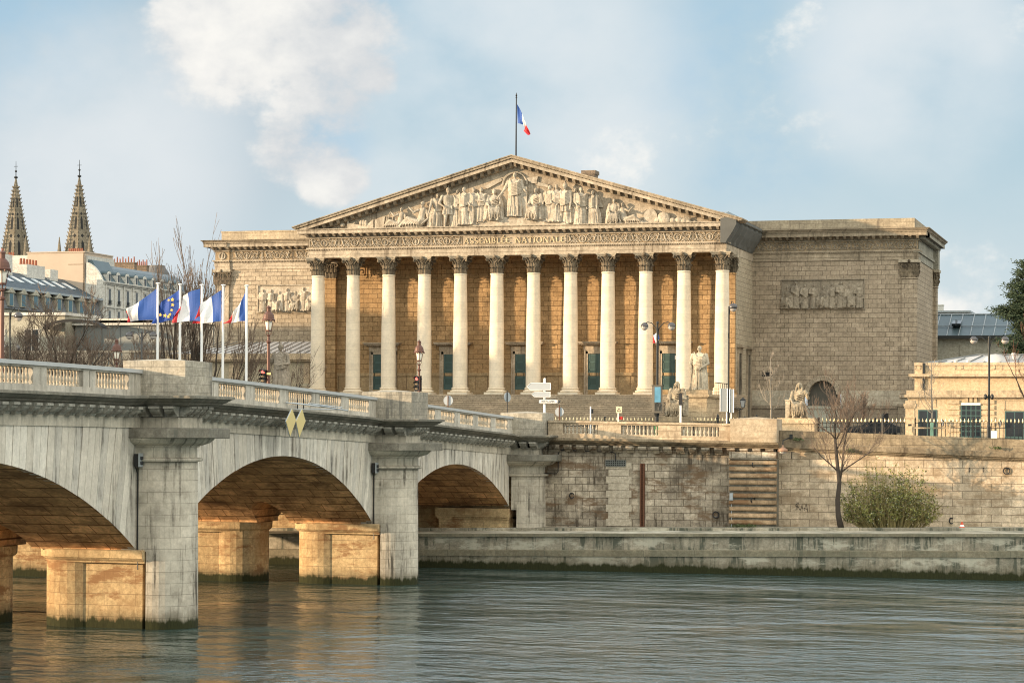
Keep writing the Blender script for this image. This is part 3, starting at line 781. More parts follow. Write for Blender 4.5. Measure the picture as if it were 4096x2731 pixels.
# mooring rings
def ring_(px, py, Y, label, r=.17, tilt=.3):
    p = at(px, py, Y); m_ = MB(); m_.torus((p.x, Y - .09, p.z - r * .6), r, .04, 'y', 14, 5); m_.box(p.x - .06, p.x + .06, Y - .12, Y + .02, p.z + r * .2, p.z + r * .55)
    M_ = Matrix.Translation((p.x, Y, p.z)) @ Matrix.Rotation(tilt, 4, 'Z') @ Matrix.Translation((-p.x, -Y, -p.z)); m_.xform(M_)
    solo('mooring_ring', m_, M['black'], label, 'mooring ring', (p.x, Y, p.z), 'iron mooring rings on the embankment')
ring_(2285, 1975, 155, 'iron mooring ring on the stained wall just right of the bridge abutment', .17, .7)
ring_(2864, 2050, 155, 'iron mooring ring low on the stained wall left of the rusticated buttress', .2, .1)
ring_(3010, 1852, 154.2, 'iron mooring ring at the top of the rusticated buttress', .17, 1.2)
ring_(3008, 1993, 154.2, 'iron mooring ring halfway down the rusticated buttress', .17, .9)
ring_(4026, 1875, 155.3, 'large iron mooring ring high on the pale wall at the right', .2, .1)
ring_(3802, 2075, 155.3, 'iron mooring ring low on the pale wall beside the traffic cone', .18, .8)
for px, lab in ((3878, 'small iron hook, left of two below the coping of the pale wall'), (3933, 'small iron hook, right of two below the coping of the pale wall')):
    p = at(px, 1877, 155.3); m_ = MB(); m_.tube([(p.x, 155.32, p.z + .1), (p.x, 155.18, p.z + .1), (p.x, 155.16, p.z - .12), (p.x, 155.22, p.z - .16)], .035, 5)
    solo('wall_hook', m_, M['black'], lab, 'hook', (p.x, 155.3, p.z), 'iron hooks in the pale wall')
# graffiti scratched on the pale wall
gf = MB(); P0 = at(3180, 2005, 155.3); P1 = at(3232, 2048, 155.3); gw, gh = P1.x - P0.x, P0.z - P1.z
for st_ in ([(.22, .85), (.08, .75), (.05, .6), (.2, .45), (.16, .25), (.02, .22)], [(.16, 1), (.12, .3), (.3, .95)], [(.2, .62), (.4, .2)], [(.42, .2), (.56, .8), (.62, .2)], [(.45, .42), (.62, .42)], [(.72, .15), (.85, .85), (1, 0)], [(.7, .4), (.95, .3)]):
    gf.tube([(P0.x + u * gw, 155.285, P1.z + v * gh) for u, v in st_], .016, 4)
solo('graffiti_scrawl', gf, M['black'], 'thin dark scrawled graffiti on the pale wall left of the leafless tree', 'graffiti', (P0.x, 155.3, P1.z))
# ============================================================ SCULPTURE
def robe(mb, secs, nf=11, amp=.05, seed=0, n=44):
    amp *= 1.7
    r_ = random.Random(seed); ph = [r_.uniform(0, 6) for _ in range(4)]
    rr = []
    for k, (cx, cy, z, rx, ry, a) in enumerate(secs):
        ring = []
        for i in range(n):
            t = 2 * PI * i / n
            w = 1 + amp * a * (math.sin(nf * t + ph[0] + z * 2.2) + .6 * math.sin((nf - 4) * t + ph[1] - z * 3) + .5 * math.sin((nf + 5) * t + ph[2]))
            ring.append((cx + rx * w * math.cos(t), cy + ry * w * math.sin(t), z))
        rr.append(ring)
    return mb.rings(rr)
def head(mb, c, s=1.0, turn=0.0, hair='short', helmet=False):
    """c = chin-level neck top; s = head height"""
    st = len(mb.v); x, y, z = 0, 0, 0
    mb.ball((0, 0, .52 * s), .33 * s, .40 * s, .48 * s, 12, 8)
    mb.ball((0, -.30 * s, .30 * s), .20 * s, .14 * s, .24 * s, 8, 5)
    mb.capsule((0, -.40 * s, .62 * s), (0, -.47 * s, .40 * s), .05 * s, .07 * s, 6)
    mb.capsule((-.16 * s, -.37 * s, .66 * s), (.16 * s, -.37 * s, .66 * s), .06 * s, .06 * s, 6)
    mb.ball((-.34 * s, 0, .48 * s), .06 * s, .09 * s, .13 * s, 6, 4); mb.ball((.34 * s, 0, .48 * s), .06 * s, .09 * s, .13 * s, 6, 4)
    mb.capsule((0, .02 * s, -.25 * s), (0, 0, .25 * s), .22 * s, .20 * s, 8)
    if hair == 'bun': mb.ball((0, .12 * s, .66 * s), .37 * s, .40 * s, .40 * s, 10, 6); mb.ball((0, .45 * s, .5 * s), .18 * s, .18 * s, .18 * s, 8, 5)
    elif hair == 'short': mb.ball((0, .08 * s, .62 * s), .36 * s, .40 * s, .42 * s, 10, 6)
    elif hair == 'wig':
        mb.ball((0, .1 * s, .68 * s), .42 * s, .44 * s, .44 * s, 10, 6)
        for q in (-1, 1):
            for k in range(6): mb.ball((q * (.36 + .035 * k) * s, (-.05 - .02 * k) * s, (.62 - .2 * k) * s), .19 * s, .22 * s, .17 * s, 7, 5)
    elif hair == 'beard':
        mb.ball((0, .08 * s, .62 * s), .38 * s, .42 * s, .42 * s, 10, 6); mb.ball((0, -.28 * s, .12 * s), .22 * s, .18 * s, .34 * s, 8, 5)
    elif hair == 'hood': mb.ball((0, .1 * s, .55 * s), .45 * s, .46 * s, .56 * s, 10, 6)
    if helmet:
        mb.lathe([(.46, .62), (.47, .72), (.40, .98), (.25, 1.16), (.06, 1.24)], (0, .02 * s, 0), 12) if s == 1 else mb.rings([[(r * s * math.cos(2 * PI * i / 12), r * s * math.sin(2 * PI * i / 12), zz * s) for i in range(12)] for r, zz in [(.46, .62), (.47, .72), (.42, .98), (.27, 1.2), (.08, 1.32)]])
        mb.capsule((0, -.1 * s, 1.3 * s), (0, 0, 1.62 * s), .10 * s, .09 * s, 6); mb.capsule((0, 0, 1.6 * s), (0, .42 * s, 1.2 * s), .09 * s, .07 * s, 6)
    Mx = Matrix.Translation(c) @ Matrix.Rotation(turn, 4, 'Z')
    mb.xform(Mx, st)
def hand(mb, p, d, s):
    p = Vector(p); d = Vector(d).normalized(); a = d.cross(Vector((0, 0, 1)));
    if a.length < .1: a = Vector((1, 0, 0))
    a.normalize()
    mb.capsule(p, p + d * .035 * s, .018 * s, .02 * s, 6)
    for k in range(4):
        q = p + d * .04 * s + a * (k - 1.5) * .0105 * s
        mb.tube([q, q + d * .022 * s + Vector((0, 0, -.004 * s)), q + d * .036 * s + Vector((0, 0, -.014 * s))], [.0065 * s, .006 * s, .004 * s], 5)
    q = p + a * .02 * s
    mb.tube([q, q + d * .025 * s + a * .01 * s], [.007 * s, .005 * s], 5)
def arm(mb, sh, el, ha, s, r=.034, sleeve=0.0):
    mb.capsule(sh, el, r * 1.15 * s + sleeve, r * .9 * s + sleeve * .8, 8); mb.capsule(el, ha, r * .88 * s, r * .6 * s, 8)
    d = Vector(ha) - Vector(el); hand(mb, ha, d, s)
def standing(mb, s=1.0, seed=0, larm=((-.16, -.02, .60), (-.13, -.14, .52)), rarm=((.17, 0, .60), (.19, -.05, .44)), hair='bun', turn=0, helmet=False, mantle=True, legs=False, wide=1.0):
    st = len(mb.v); r_ = random.Random(seed)
    w = wide
    if legs:
        for q in (-1, 1):
            mb.capsule((q * .06, 0, .47), (q * .075 , -.03 + q * .02, .26), .07, .05, 8); mb.capsule((q * .075, -.03 + q * .02, .26), (q * .085, 0, .04), .05, .03, 8)
            mb.capsule((q * .085, .0, .025), (q * .1, -.1, .018), .028, .022, 6)
        robe(mb, [(0, 0, .33, .15, .11, 1.4), (0, 0, .42, .14, .11, 1), (0, 0, .50, .13, .1, .5), (0, 0, .58, .11, .085, .3), (0, 0, .68, .135, .095, .2), (0, 0, .77, .15, .095, .2), (0, 0, .815, .12, .07, .2), (0, 0, .84, .05, .05, 0)], 13, .06, seed)
    else:
        robe(mb, [(0, 0, .0, .175 * w, .13, 1.5), (0, 0, .04, .17 * w, .125, 1.5), (.01, -.01, .2, .15 * w, .115, 1.4), (.015, -.015, .36, .14 * w, .11, 1.1), (0, 0, .48, .14, .105, .8), (0, 0, .58, .12, .09, .6), (0, 0, .66, .135, .1, .5), (0, 0, .74, .15, .105, .3), (0, 0, .80, .145, .08, .2), (0, 0, .83, .08, .06, 0), (0, 0, .85, .045, .045, 0)], 12, .055, seed)
        for q in (-1, 1): mb.capsule((q * .06, -.1, .018), (q * .075, -.17, .014), .028, .022, 6)
        for k in range(13):
            a = -2.6 + k * .36 + r_.uniform(-.1, .1)
            x0, y0 = .165 * w * math.cos(a - .25), .125 * math.sin(a - .25)
            mb.tube([(x0 * 1.02, y0 * 1.02, .0), (x0 * .93 + .01, y0 * .95, .22), (x0 * .8 + r_.uniform(-.03, .03), y0 * .88, .47)], [.019, .017, .008], 5)
    if mantle:
        for k in range(9):     # swags of the mantle
            z = .50 + k * .033; x = -.16 + .015 * k
            mb.tube([(-.15 + .004 * k, -.04, z + .10), (-.04, -.125, z - .03), (.09, -.125, z - .01), (.16, -.03, z + .03)], [.012, .019, .018, .012], 5)
        mb.tube([(.13, -.07, .82), (.03, -.115, .70), (-.10, -.10, .56)], [.03, .03, .02], 6)
        robe(mb, [(.0, .05, .05, .18 * w, .09, 1.2), (0, .05, .3, .165 * w, .09, 1.1), (0, .04, .55, .155, .085, .8), (0, .03, .75, .145, .08, .5), (0, .02, .82, .10, .06, .2)], 10, .06, seed + 5)
    arm(mb, (-.15, 0, .79), *larm, 1.0, sleeve=.01); arm(mb, (.15, 0, .79), *rarm, 1.0, sleeve=.01)
    head(mb, (0, -.005, .862), .132, turn, hair, helmet)
    return mb.xform(Matrix.Scale(s, 4), st)
def seated(mb, s=1.0, seed=0, hair='short', turn=0, cloak=True, larm=((-.20, -.03, .52), (-.15, -.2, .46)), rarm=((.2, -.03, .52), (.13, -.2, .47)), chair=False):
    """height 1 = seated height with the head; knees forward"""
    st = len(mb.v); r_ = random.Random(seed)
    robe(mb, [(0, .02, .0, .24, .2, 1.4), (0, .0, .1, .22, .2, 1.2), (0, 0, .28, .2, .19, .8), (0, .05, .38, .19, .15, .5), (0, .08, .48, .155, .11, .4), (0, .08, .60, .16, .115, .3), (0, .08, .72, .19, .115, .3), (0, .08, .775, .16, .08, .2), (0, .07, .81, .06, .06, 0)], 12, .05, seed)
    for q in (-1, 1):
        mb.capsule((q * .09, .04, .38), (q * .115, -.20, .385), .095, .075, 9)
        mb.capsule((q * .115, -.21, .375), (q * .10 + .01, -.20, .07), .075, .05, 9)
        mb.capsule((q * .10, -.2, .03), (q * .115, -.31, .022), .036, .028, 7)
        mb.tube([(q * .2, -.05, .36), (q * .22, -.12, .2), (q * .25, -.14, .02)], [.03, .045, .05], 6)
    for k in range(8):
        x = -.17 + k * .05
        mb.tube([(x * .7, -.26, .40), (x * .9, -.285, .24), (x, -.265, .06 + .03 * (k % 2))], [.014, .017, .014], 5)
    for k in range(5): mb.tube([(-.18, .0, .56 + k * .04), (-.03, -.06, .46 + k * .045), (.14, -.05, .50 + k * .05)], .013, 5)
    if cloak:
        for q in (-1, 1):
            mb.capsule((q * .17, .05, .76), (q * .23, .02, .48), .065, .085, 8); mb.capsule((q * .23, .02, .48), (q * .27, -.02, .06), .075, .07, 8)
    arm(mb, (-.17, .05, .74), *larm, 1.25, sleeve=.012); arm(mb, (.17, .05, .74), *rarm, 1.25, sleeve=.012)
    head(mb, (0, .045, .825), .165, turn, hair)
    if chair:
        for q in (-1, 1):
            mb.box(q * .27 - .02, q * .27 + .02, -.02, .26, 0, .5); mb.box(q * .27 - .035, q * .27 + .035, -.06, .28, .5, .54)
        mb.box(-.29, .29, .22, .27, 0, .62); mb.box(-.29, .29, -.02, .26, .0, .3)
    return mb.xform(Matrix.Scale(s, 4), st)
def reclining(mb, s=1.0, seed=0, hair='beard', flip=1):
    """length about 1 along x, head raised to .62"""
    st = len(mb.v)
    mb.capsule((.18, 0, .18), (.24, .02, .44), .10, .115, 10); mb.capsule((.12, 0, .12), (.2, 0, .2), .12, .12, 8)
    mb.capsule((.14, -.06, .14), (-.14, -.1, .25), .085, .06, 8); mb.capsule((-.14, -.1, .25), (-.36, -.08, .06), .06, .038, 8)
    mb.capsule((.12, .02, .10), (-.2, -.02, .10), .085, .06, 8); mb.capsule((-.2, -.02, .1), (-.48, -.02, .05), .055, .035, 8)
    mb.capsule((-.48, -.02, .05), (-.55, -.05, .04), .03, .025, 6); mb.capsule((-.36, -.08, .06), (-.43, -.11, .03), .035, .025, 6)
    arm(mb, (.35, -.03, .44), (.40, -.08, .24), (.30, -.16, .14), 1.0); arm(mb, (.13, -.05, .46), (.02, -.1, .40), (-.07, -.12, .50), 1.0)
    for k in range(7): mb.tube([(.2 - k * .06, -.12, .2), (.1 - k * .07, -.13, .1), (.12 - k * .08, -.1, .0)], .02, 5)
    mb.capsule((.1, -.02, .05), (-.3, -.02, .04), .08, .06, 8)
    head(mb, (.24, -.02, .54), .15, -.4 * flip, hair)
    Mx = Matrix.Scale(s, 4)
    if flip < 0: Mx = Mx @ Matrix.Scale(-1, 4, (1, 0, 0))
    mb.xform(Mx, st)
    return mb
def remesh(o, vox, smooth=2):
    m = o.modifiers.new('join', 'REMESH'); m.mode = 'VOXEL'; m.voxel_size = vox; m.use_smooth_shade = True
    if smooth:
        k = o.modifiers.new('soften', 'SMOOTH'); k.factor = .4; k.iterations = smooth
    return o
def place(mb, p, rz=0.0, start=0): return mb.xform(Matrix.Translation(p) @ Matrix.Rotation(rz, 4, 'Z'), start)

# ============================================================ PALACE
CXF = -58.62; YF = 205.0; Z0 = 12.04; YW = 217.45; YB = 208.6
XL0, XR0 = -93.29, -23.85
PAL = thing('parliament_palace', 'long pale stone palace with twelve column temple portico and carved pediment', 'palace', (CXF, YF, 8.3))
PO = ORG[PAL]
COLX = [-77.71 + 3.4655 * i for i in range(12)]
# --- column kit
sh = MB(); sh.lathe([(.70, .6), (.69, .7), (.675, .8), (.675, 3.5), (.655, 6), (.615, 8.8), (.575, 10.75), (.57, 10.86), (.61, 10.9), (.62, 10.96), (.57, 11.0)], (0, 0, 0), 28)
sh_me = sh.mesh('column', M['column'], smooth=True)
bs = MB(); bs.box(-.92, .92, -.92, .92, 0, .2); bs.lathe([(.86, .2), (.92, .25), (.93, .32), (.86, .38), (.77, .4), (.74, .46), (.76, .5), (.80, .52), (.80, .58), (.72, .62)], (0, 0, 0), 28)
bs_me = bs.mesh('column_base', M['column'], smooth=False)
def leaf(mb, ang, r0, z0, h, w, out, lean=0.0):
    path = [(r0, 0), (r0 + .015, h * .35), (r0 + .04, h * .65), (r0 + out * .55, h * .92), (r0 + out, h * .98), (r0 + out * 1.12, h * .86), (r0 + out * .95, h * .78)]
    wd = [.75, 1, 1.05, .85, .6, .4, .1]
    rr = []
    for (r, z), k in zip(path, wd):
        row = []
        for u, dep in ((-1, .02), (-.5, -.015), (0, .03), (.5, -.015), (1, .02)):
            a = ang + u * w * k / 2 / max(r, .3)
            row.append(((r + dep) * math.cos(a), (r + dep) * math.sin(a), z0 + z))
        rr.append(row)
    o = len(mb.v); mb.rings(rr, closed=False)
    # thickness: inner skin
    rr2 = [[(x * .955, y * .955, z - .01) for x, y, z in row] for row in rr]
    mb.rings(rr2, closed=False)
def capital_mb(square=False):
    c = MB()
    c.lathe([(.56, 0), (.555, .6), (.58, 1.0), (.66, 1.28), (.76, 1.36)], (0, 0, 0), 20)
    for k in range(8): leaf(c, PI / 8 + k * PI / 4, .565, .0, .58, .40, .17)
    for k in range(8): leaf(c, k * PI / 4, .565, .1, .96, .40, .22)
    for k in range(4):
        a = PI / 4 + k * PI / 2; ca, sa = math.cos(a), math.sin(a)
        for q in (-1, 1):   # stalks rising to the corner volutes
            b = a + q * .34
            c.tube([(.58 * math.cos(b), .58 * math.sin(b), .65), (.66 * math.cos(b), .66 * math.sin(b), 1.0), (.86 * math.cos(a + q * .14), .86 * math.sin(a + q * .14), 1.28), (1.05 * ca, 1.05 * sa, 1.36)], [.05, .06, .06, .05], 5)
        st = len(c.v); c.torus((0, 0, 0), .115, .055, 'y', 10, 5); c.ball((0, 0, 0), .07, .09, .07, 6, 4)
        c.xform(Matrix.Translation((1.04 * ca, 1.04 * sa, 1.24)) @ Matrix.Rotation(a, 4, 'Z'), st)
        a2 = k * PI / 2
        for q in (-1, 1):
            st = len(c.v); c.torus((0, 0, 0), .085, .04, 'x', 9, 4); c.xform(Matrix.Translation((.70 * math.cos(a2 + q * .16), .70 * math.sin(a2 + q * .16), 1.16)) @ Matrix.Rotation(a2, 4, 'Z'), st)
        c.ball((.84 * math.cos(a2), .84 * math.sin(a2), 1.50), .15, .15, .15, 8, 5)
    return c
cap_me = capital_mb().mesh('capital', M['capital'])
aba = MB()
def abaplan(h, z, cut):
    p = []
    for k in range(4):
        a = k * PI / 2 - PI / 4
        for i in range(6):
            t = -1 + 2 * i / 6
            d = h - cut * (1 - t * t)
            x, y = d, t * h
            ca, sa = math.cos(a + PI / 4), math.sin(a + PI / 4)
            p.append((x * ca - y * sa, x * sa + y * ca, z))
    return p
aba.rings([abaplan(.80, 1.36, .16), abaplan(.86, 1.46, .16), abaplan(.86, 1.49, .16), abaplan(.93, 1.52, .16), abaplan(.95, 1.62, .16)])
aba_me = aba.mesh('abacus', M['capw'])
for x in COLX:
    c = inst('column', sh_me, PAL, (x - PO.x, 0, Z0 - PO.z))
    inst('column_base', bs_me, c)
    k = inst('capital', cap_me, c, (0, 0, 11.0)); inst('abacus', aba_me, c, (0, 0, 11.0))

# --- pilaster kit: flat capital on a pier of width w
def pilaster(name, x0, x1, y0, y1, zb, parent, mat, capz=23.02):
    s = MB(); s.box(x0, x1, y0, y1, zb, capz); s.box(x0 - .06, x1 + .06, y0 - .06, y1, capz - .1, capz); s.box(x0 - .16, x1 + .16, y0 - .16, y1, zb, zb + .25); s.box(x0 - .1, x1 + .1, y0 - .1, y1, zb + .25, zb + .5)
    p = part(name, s, mat, parent)
    c = MB(); w = x1 - x0; xm = (x0 + x1) / 2; ym = (y0 + y1) / 2; d = y1 - y0
    c.hexa([(x0, y0, capz), (x1, y0, capz), (x1, y1, capz), (x0, y1, capz), (x0 - .12, y0 - .12, capz + 1.36), (x1 + .12, y0 - .12, capz + 1.36), (x1 + .12, y1, capz + 1.36), (x0 - .12, y1, capz + 1.36)])
    def fl(u, z, h, out, ww=.36):
        rr = []
        for q, (r, t) in enumerate([(.02, 0), (.05, .4), (.08, .7), (out * .6, .95), (out, 1.0), (out * 1.1, .85)]):
            k = [.8, 1, 1, .8, .55, .2][q]
            rr.append([(u - ww / 2 * k, y0 - r, z + h * t), (u, y0 - r - .05, z + h * t), (u + ww / 2 * k, y0 - r, z + h * t)])
        c.rings(rr, closed=False)
    for i in range(3): fl(x0 + w * (i + .5) / 3, capz, .56, .2, w / 3.2)
    for i in range(4): fl(x0 + w * i / 3, capz + .1, .92, .26, w / 3.4)
    for q in (x0 - .1, x1 + .1): c.torus((q, y0 - .16, capz + 1.2), .15, .07, 'y', 10, 5)
    for q in (xm - .2, xm + .2): c.torus((q, y0 - .14, capz + 1.12), .10, .05, 'y', 9, 4)
    for sx, q in ((-1, x0), (1, x1)):
        for k in range(2):
            c.tube([(q, ym, capz + .1 + .4 * k), (q + sx * .1, ym, capz + .45 + .4 * k), (q + sx * .24, ym, capz + .6 + .4 * k), (q + sx * .22, ym, capz + .48 + .4 * k)], [.14, .15, .12, .05], 6)
        c.torus((q + sx * .16, ym, capz + 1.2), .15, .08, 'x', 10, 5)
    c.ball((xm, y0 - .25, capz + 1.5), .16)
    part('capital', c, M['capital'], p)
    a = MB(); a.box(x0 - .28, x1 + .28, y0 - .3, y1, capz + 1.38, capz + 1.62); part('abacus', a, M['capw'], p)
    return p
pilaster('pilaster', -78.2, -77.12, 208.05, 208.6, Z0, PAL, M['porch'])
pilaster('pilaster', -40.12, -39.03, 208.05, 208.6, Z0, PAL, M['porch'])
pilaster('pilaster', XL0, -91.85, YW - .2, YW + .6, 11.6, PAL, M['trim'])
pilaster('pilaster', -25.25, XR0 - .02, YW - .2, YW + .6, 12.0, PAL, M['rwall'])
pilaster('pilaster', XR0 - .3, XR0 + .35, 231.2, 232.5, 12.0, PAL, M['rwall'])

# --- porch back wall with dado and doors
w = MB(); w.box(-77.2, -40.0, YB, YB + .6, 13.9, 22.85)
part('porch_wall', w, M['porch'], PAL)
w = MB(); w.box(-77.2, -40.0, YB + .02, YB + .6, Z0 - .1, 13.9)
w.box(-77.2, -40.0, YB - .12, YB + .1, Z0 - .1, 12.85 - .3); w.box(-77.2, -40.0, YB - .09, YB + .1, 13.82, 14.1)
part('porch_dado', w, M['dado'], PAL)
x = -77
pj = MB()
while x < -40: pj.box(x - .02, x + .02, YB + .005, YB + .1, 12.6, 13.82); x += 1.13
part('dado_joints', pj, plain('dado_joint', (.14, .09, .05), .9), PAL)
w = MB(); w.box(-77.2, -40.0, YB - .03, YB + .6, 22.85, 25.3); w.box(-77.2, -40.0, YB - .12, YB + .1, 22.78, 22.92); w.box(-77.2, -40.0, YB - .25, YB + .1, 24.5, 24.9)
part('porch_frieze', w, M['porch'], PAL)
gk = MB()      # meander panels
x = -76.6
while x < -41:
    zc_, h, y = 23.66, .62, YB - .03
    def bar(x0, x1, z0, z1): gk.box(x + x0, x + x1, y - .07, y + .02, zc_ + z0, zc_ + z1)
    t = .085
    bar(-.72, .72, .62 - t, .62); bar(-.72, .72, -.62, -.62 + t); bar(-.72, -.72 + t, -.62, .62); bar(.72 - t, .72, -.62, .62)
    bar(-.5, .5, .40 - t, .40); bar(.5 - t, .5, -.4, .4); bar(-.3, .5, -.4, -.4 + t); bar(-.5, -.5 + t, -.1, .40); bar(-.3, -.3 + t, -.4, .18); bar(-.3, .28, .18 - t, .18); bar(.28 - t, .28, -.15, .18); bar(-.08, .28, -.18, -.18 + t)
    x += 1.7327
part('meander_relief', gk, M['porch'], PAL)
ceil = MB(); ceil.box(-78.3, -39.2, 204.5, YB + .1, 24.95, 25.2)
for x in COLX: ceil.box(x - .35, x + .35, 205.4, YB, 24.62, 24.96)
part('porch_ceiling', ceil, M['porch'], PAL)
for i in (1, 3, 5, 7, 9):
    xc = (COLX[i] + COLX[i + 1]) / 2
    fr = MB()
    for q in (-1, 1): fr.box(xc + q * 1.17 - .19, xc + q * 1.17 + .19, YB - .14, YB + .05, Z0, 16.08); fr.box(xc + q * 1.26 - .06, xc + q * 1.26 + .06, YB - .2, YB - .1, Z0, 16.17)
    fr.box(xc - 1.36, xc + 1.36, YB - .14, YB + .05, 15.84, 16.2); fr.box(xc - 1.4, xc + 1.4, YB - .16, YB + .05, 16.2, 16.55)
    fr.box(xc - 1.55, xc + 1.55, YB - .40, YB + .05, 16.62, 16.72); fr.box(xc - 1.75, xc + 1.75, YB - .62, YB + .05, 16.72, 16.84); fr.box(xc - 1.82, xc + 1.82, YB - .70, YB + .05, 16.84, 16.93)
    for k in range(16): fr.box(xc - 1.5 + k * .2, xc - 1.42 + k * .2, YB - .50, YB - .38, 16.62, 16.72)
    f = part('door_frame', fr, M['trim'], PAL)
    d = MB(); d.mi = 0
    d.box(xc - .99, xc + .99, YB - .06, YB + .1, Z0, 15.88); d.box(xc - .03, xc + .03, YB - .10, YB, Z0, 15.88)
    d.mi = 1
    for q in (-1, 1):
        for k in range(4):
            z = 13.03 + k * .71
            d.box(xc + q * .5 - .31, xc + q * .5 + .31, YB - .064, YB, z, z + .55)
    d.mi = 0
    for q in (-1, 1):
        for z in (13.0, 13.69, 14.4, 15.11):
            d.box(xc + q * .5 - .38, xc + q * .5 + .38, YB - .09, YB, z - .09, z)
        d.box(xc + q * .5 - .40, xc + q * .5 - .32, YB - .09, YB, 12.9, 15.85); d.box(xc + q * .5 + .32, xc + q * .5 + .40, YB - .09, YB, 12.9, 15.85)
    part('door', d, [M['door'], M['doord']], PAL)
    if i in (7, 9):
        nt_ = MB(); nt_.box(xc + .2, xc + .42, YB - .11, YB - .09, 15.3, 15.65); part('paper_notice', nt_, M['signw'], f)

# --- entablature of the portico: architrave, frieze, cornice
AX0, AX1 = -78.42, -39.14
def entab(x0, x1, yf, name_mat, ydep, mod=True, ends=(0, 0), orn=True, skip=None, shade=None):
    """entablature along x with front plane yf (faces -Y); ends = how far cornice overhangs on each end"""
    e0, e1 = ends
    a = MB()
    a.box(x0, x1, yf, ydep, 24.66, 24.93); a.box(x0 - .03 * bool(e0), x1 + .03 * bool(e1), yf - .03, ydep, 24.95, 25.32)
    a.box(x0, x1, yf + .02, ydep, 24.93, 24.95)
    a.box(x0 - .18 * bool(e0), x1 + .18 * bool(e1), yf - .18, ydep, 25.44, 25.58)
    part('architrave', a, M['trim'] if not shade else M[shade], PAL)
    dn = MB(); x = x0
    dn.box(x0 - .05 * bool(e0), x1 + .05 * bool(e1), yf - .05, ydep, 25.32, 25.44)
    while x < x1: dn.box(x, x + .09, yf - .13, yf - .04, 25.33, 25.43); x += .165
    part('bead_course', dn, M['trimd'], PAL)
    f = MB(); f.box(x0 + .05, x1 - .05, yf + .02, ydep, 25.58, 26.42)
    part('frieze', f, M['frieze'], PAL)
    c = MB()
    c.box(x0 - .1 * bool(e0), x1 + .1 * bool(e1), yf - .12, ydep, 26.42, 26.52)
    c.box(x0 - .85 * bool(e0), x1 + .85 * bool(e1), yf - .86, ydep, 26.84, 27.13)
    c.box(x0 - .92 * bool(e0), x1 + .92 * bool(e1), yf - .92, ydep, 27.20, 27.26)
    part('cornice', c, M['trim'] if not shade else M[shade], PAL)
    m_ = MB(); m_.box(x0 - .02, x1 + .02, yf - .02, ydep, 26.52, 26.84)
    n = int(round((x1 - x0) / .662))
    for i in range(n + 1):
        x = x0 + (x1 - x0) * i / n
        m_.hexa([(x - .11, yf - .45, 26.60), (x + .11, yf - .45, 26.60), (x + .11, yf, 26.55), (x - .11, yf, 26.55), (x - .12, yf - .74, 26.84), (x + .12, yf - .74, 26.84), (x + .12, yf, 26.84), (x - .12, yf, 26.84)])
        m_.box(x - .13, x + .13, yf - .77, yf, 26.76, 26.842)
    part('modillions', m_, M['trim'] if not shade else M[shade], PAL)
    dn = MB(); x = x0 - .85 * bool(e0)
    while x < x1 + .85 * bool(e1): dn.box(x, x + .06, yf - .91, yf - .8, 27.13, 27.20); x += .12
    dn.box(x0 - .8 * bool(e0), x1 + .8 * bool(e1), yf - .84, ydep, 27.13, 27.20)
    part('bead_course', dn, M['trimd'], PAL)
def scroll(mb, x0, w, y, flip=False, z=25.6, h=.8):
    """one bay of frieze carving: wreath between acanthus scrolls and winged children"""
    zc_ = z + h / 2; xm = x0 + w / 2; r_ = random.Random(int(x0 * 10))
    mb.torus((xm, y, zc_), .31, .055, 'y', 16, 5)
    mb.capsule((xm, y, zc_ - .22), (xm, y, zc_ + .18), .06, .05, 6); mb.capsule((xm - .13, y, zc_ - .1), (xm + .13, y, zc_ + .12), .04, .04, 5); mb.capsule((xm + .13, y, zc_ - .12), (xm - .1, y, zc_ + .14), .035, .035, 5)
    for q in (-1, 1):
        def sp_(cx, cz, R, turns, a0, rad):
            pts = []
            for i in range(17):
                t = i / 16; a = a0 + q * turns * 2 * PI * t; r = R * (1 - .8 * t)
                pts.append((cx + r * math.cos(a), y - .02, cz + r * math.sin(a)))
            mb.tube(pts, [rad * (1 - .35 * i / 16) for i in range(17)], 5)
        sp_(xm + q * .58, zc_ + .17, .22, 1.4, PI / 2, .045); sp_(xm + q * .60, zc_ - .23, .16, 1.3, -PI / 2, .042)
        sp_(xm + q * .92, zc_ - .22, .15, 1.2, PI / 2, .04)
        mb.tube([(xm + q * .36, y, zc_ - .34), (xm + q * .75, y, zc_ - .02), (xm + q * .86, y, zc_ + .34)], [.04, .05, .04], 5)
        X = xm + q * 1.12   # child with wing
        mb.capsule((X, y - .02, zc_ - .02), (X + q * .06, y - .02, zc_ + .18), .075, .07, 7); mb.ball((X + q * .10, y - .05, zc_ + .32), .075)
        mb.capsule((X, y - .02, zc_ - .04), (X - q * .12, y - .03, zc_ - .22), .055, .045, 6); mb.capsule((X - q * .12, y - .02, zc_ - .22), (X + q * .02, y - .02, zc_ - .36), .045, .035, 6)
        mb.capsule((X, y - .02, zc_ - .04), (X + q * .14, y - .03, zc_ - .26), .055, .035, 6)
        mb.capsule((X + q * .07, y - .03, zc_ + .18), (X + q * .26, y - .03, zc_ + .26), .04, .03, 6)
        for k in range(3): mb.tube([(X - q * .04, y, zc_ + .14), (X - q * (.16 + .03 * k), y, zc_ + .30 - .07 * k), (X - q * (.24 + .01 * k), y, zc_ + .34 - .13 * k)], [.03, .035, .015], 5)
        mb.tube([(xm + q * (w / 2 - .05), y, z + .03), (xm + q * (w / 2 - .05), y, z + h - .03)], .035, 5)
        sp_(xm + q * (w / 2 - .14), zc_ - .2, .10, 1.0, 0, .03)
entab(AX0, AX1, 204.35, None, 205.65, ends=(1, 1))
lx0, lx1 = at(1852, 960, 204.35).x, at(2266, 960, 204.35).x
fr = MB(); n = 5; wl = (lx0 - AX0 - .1) / n
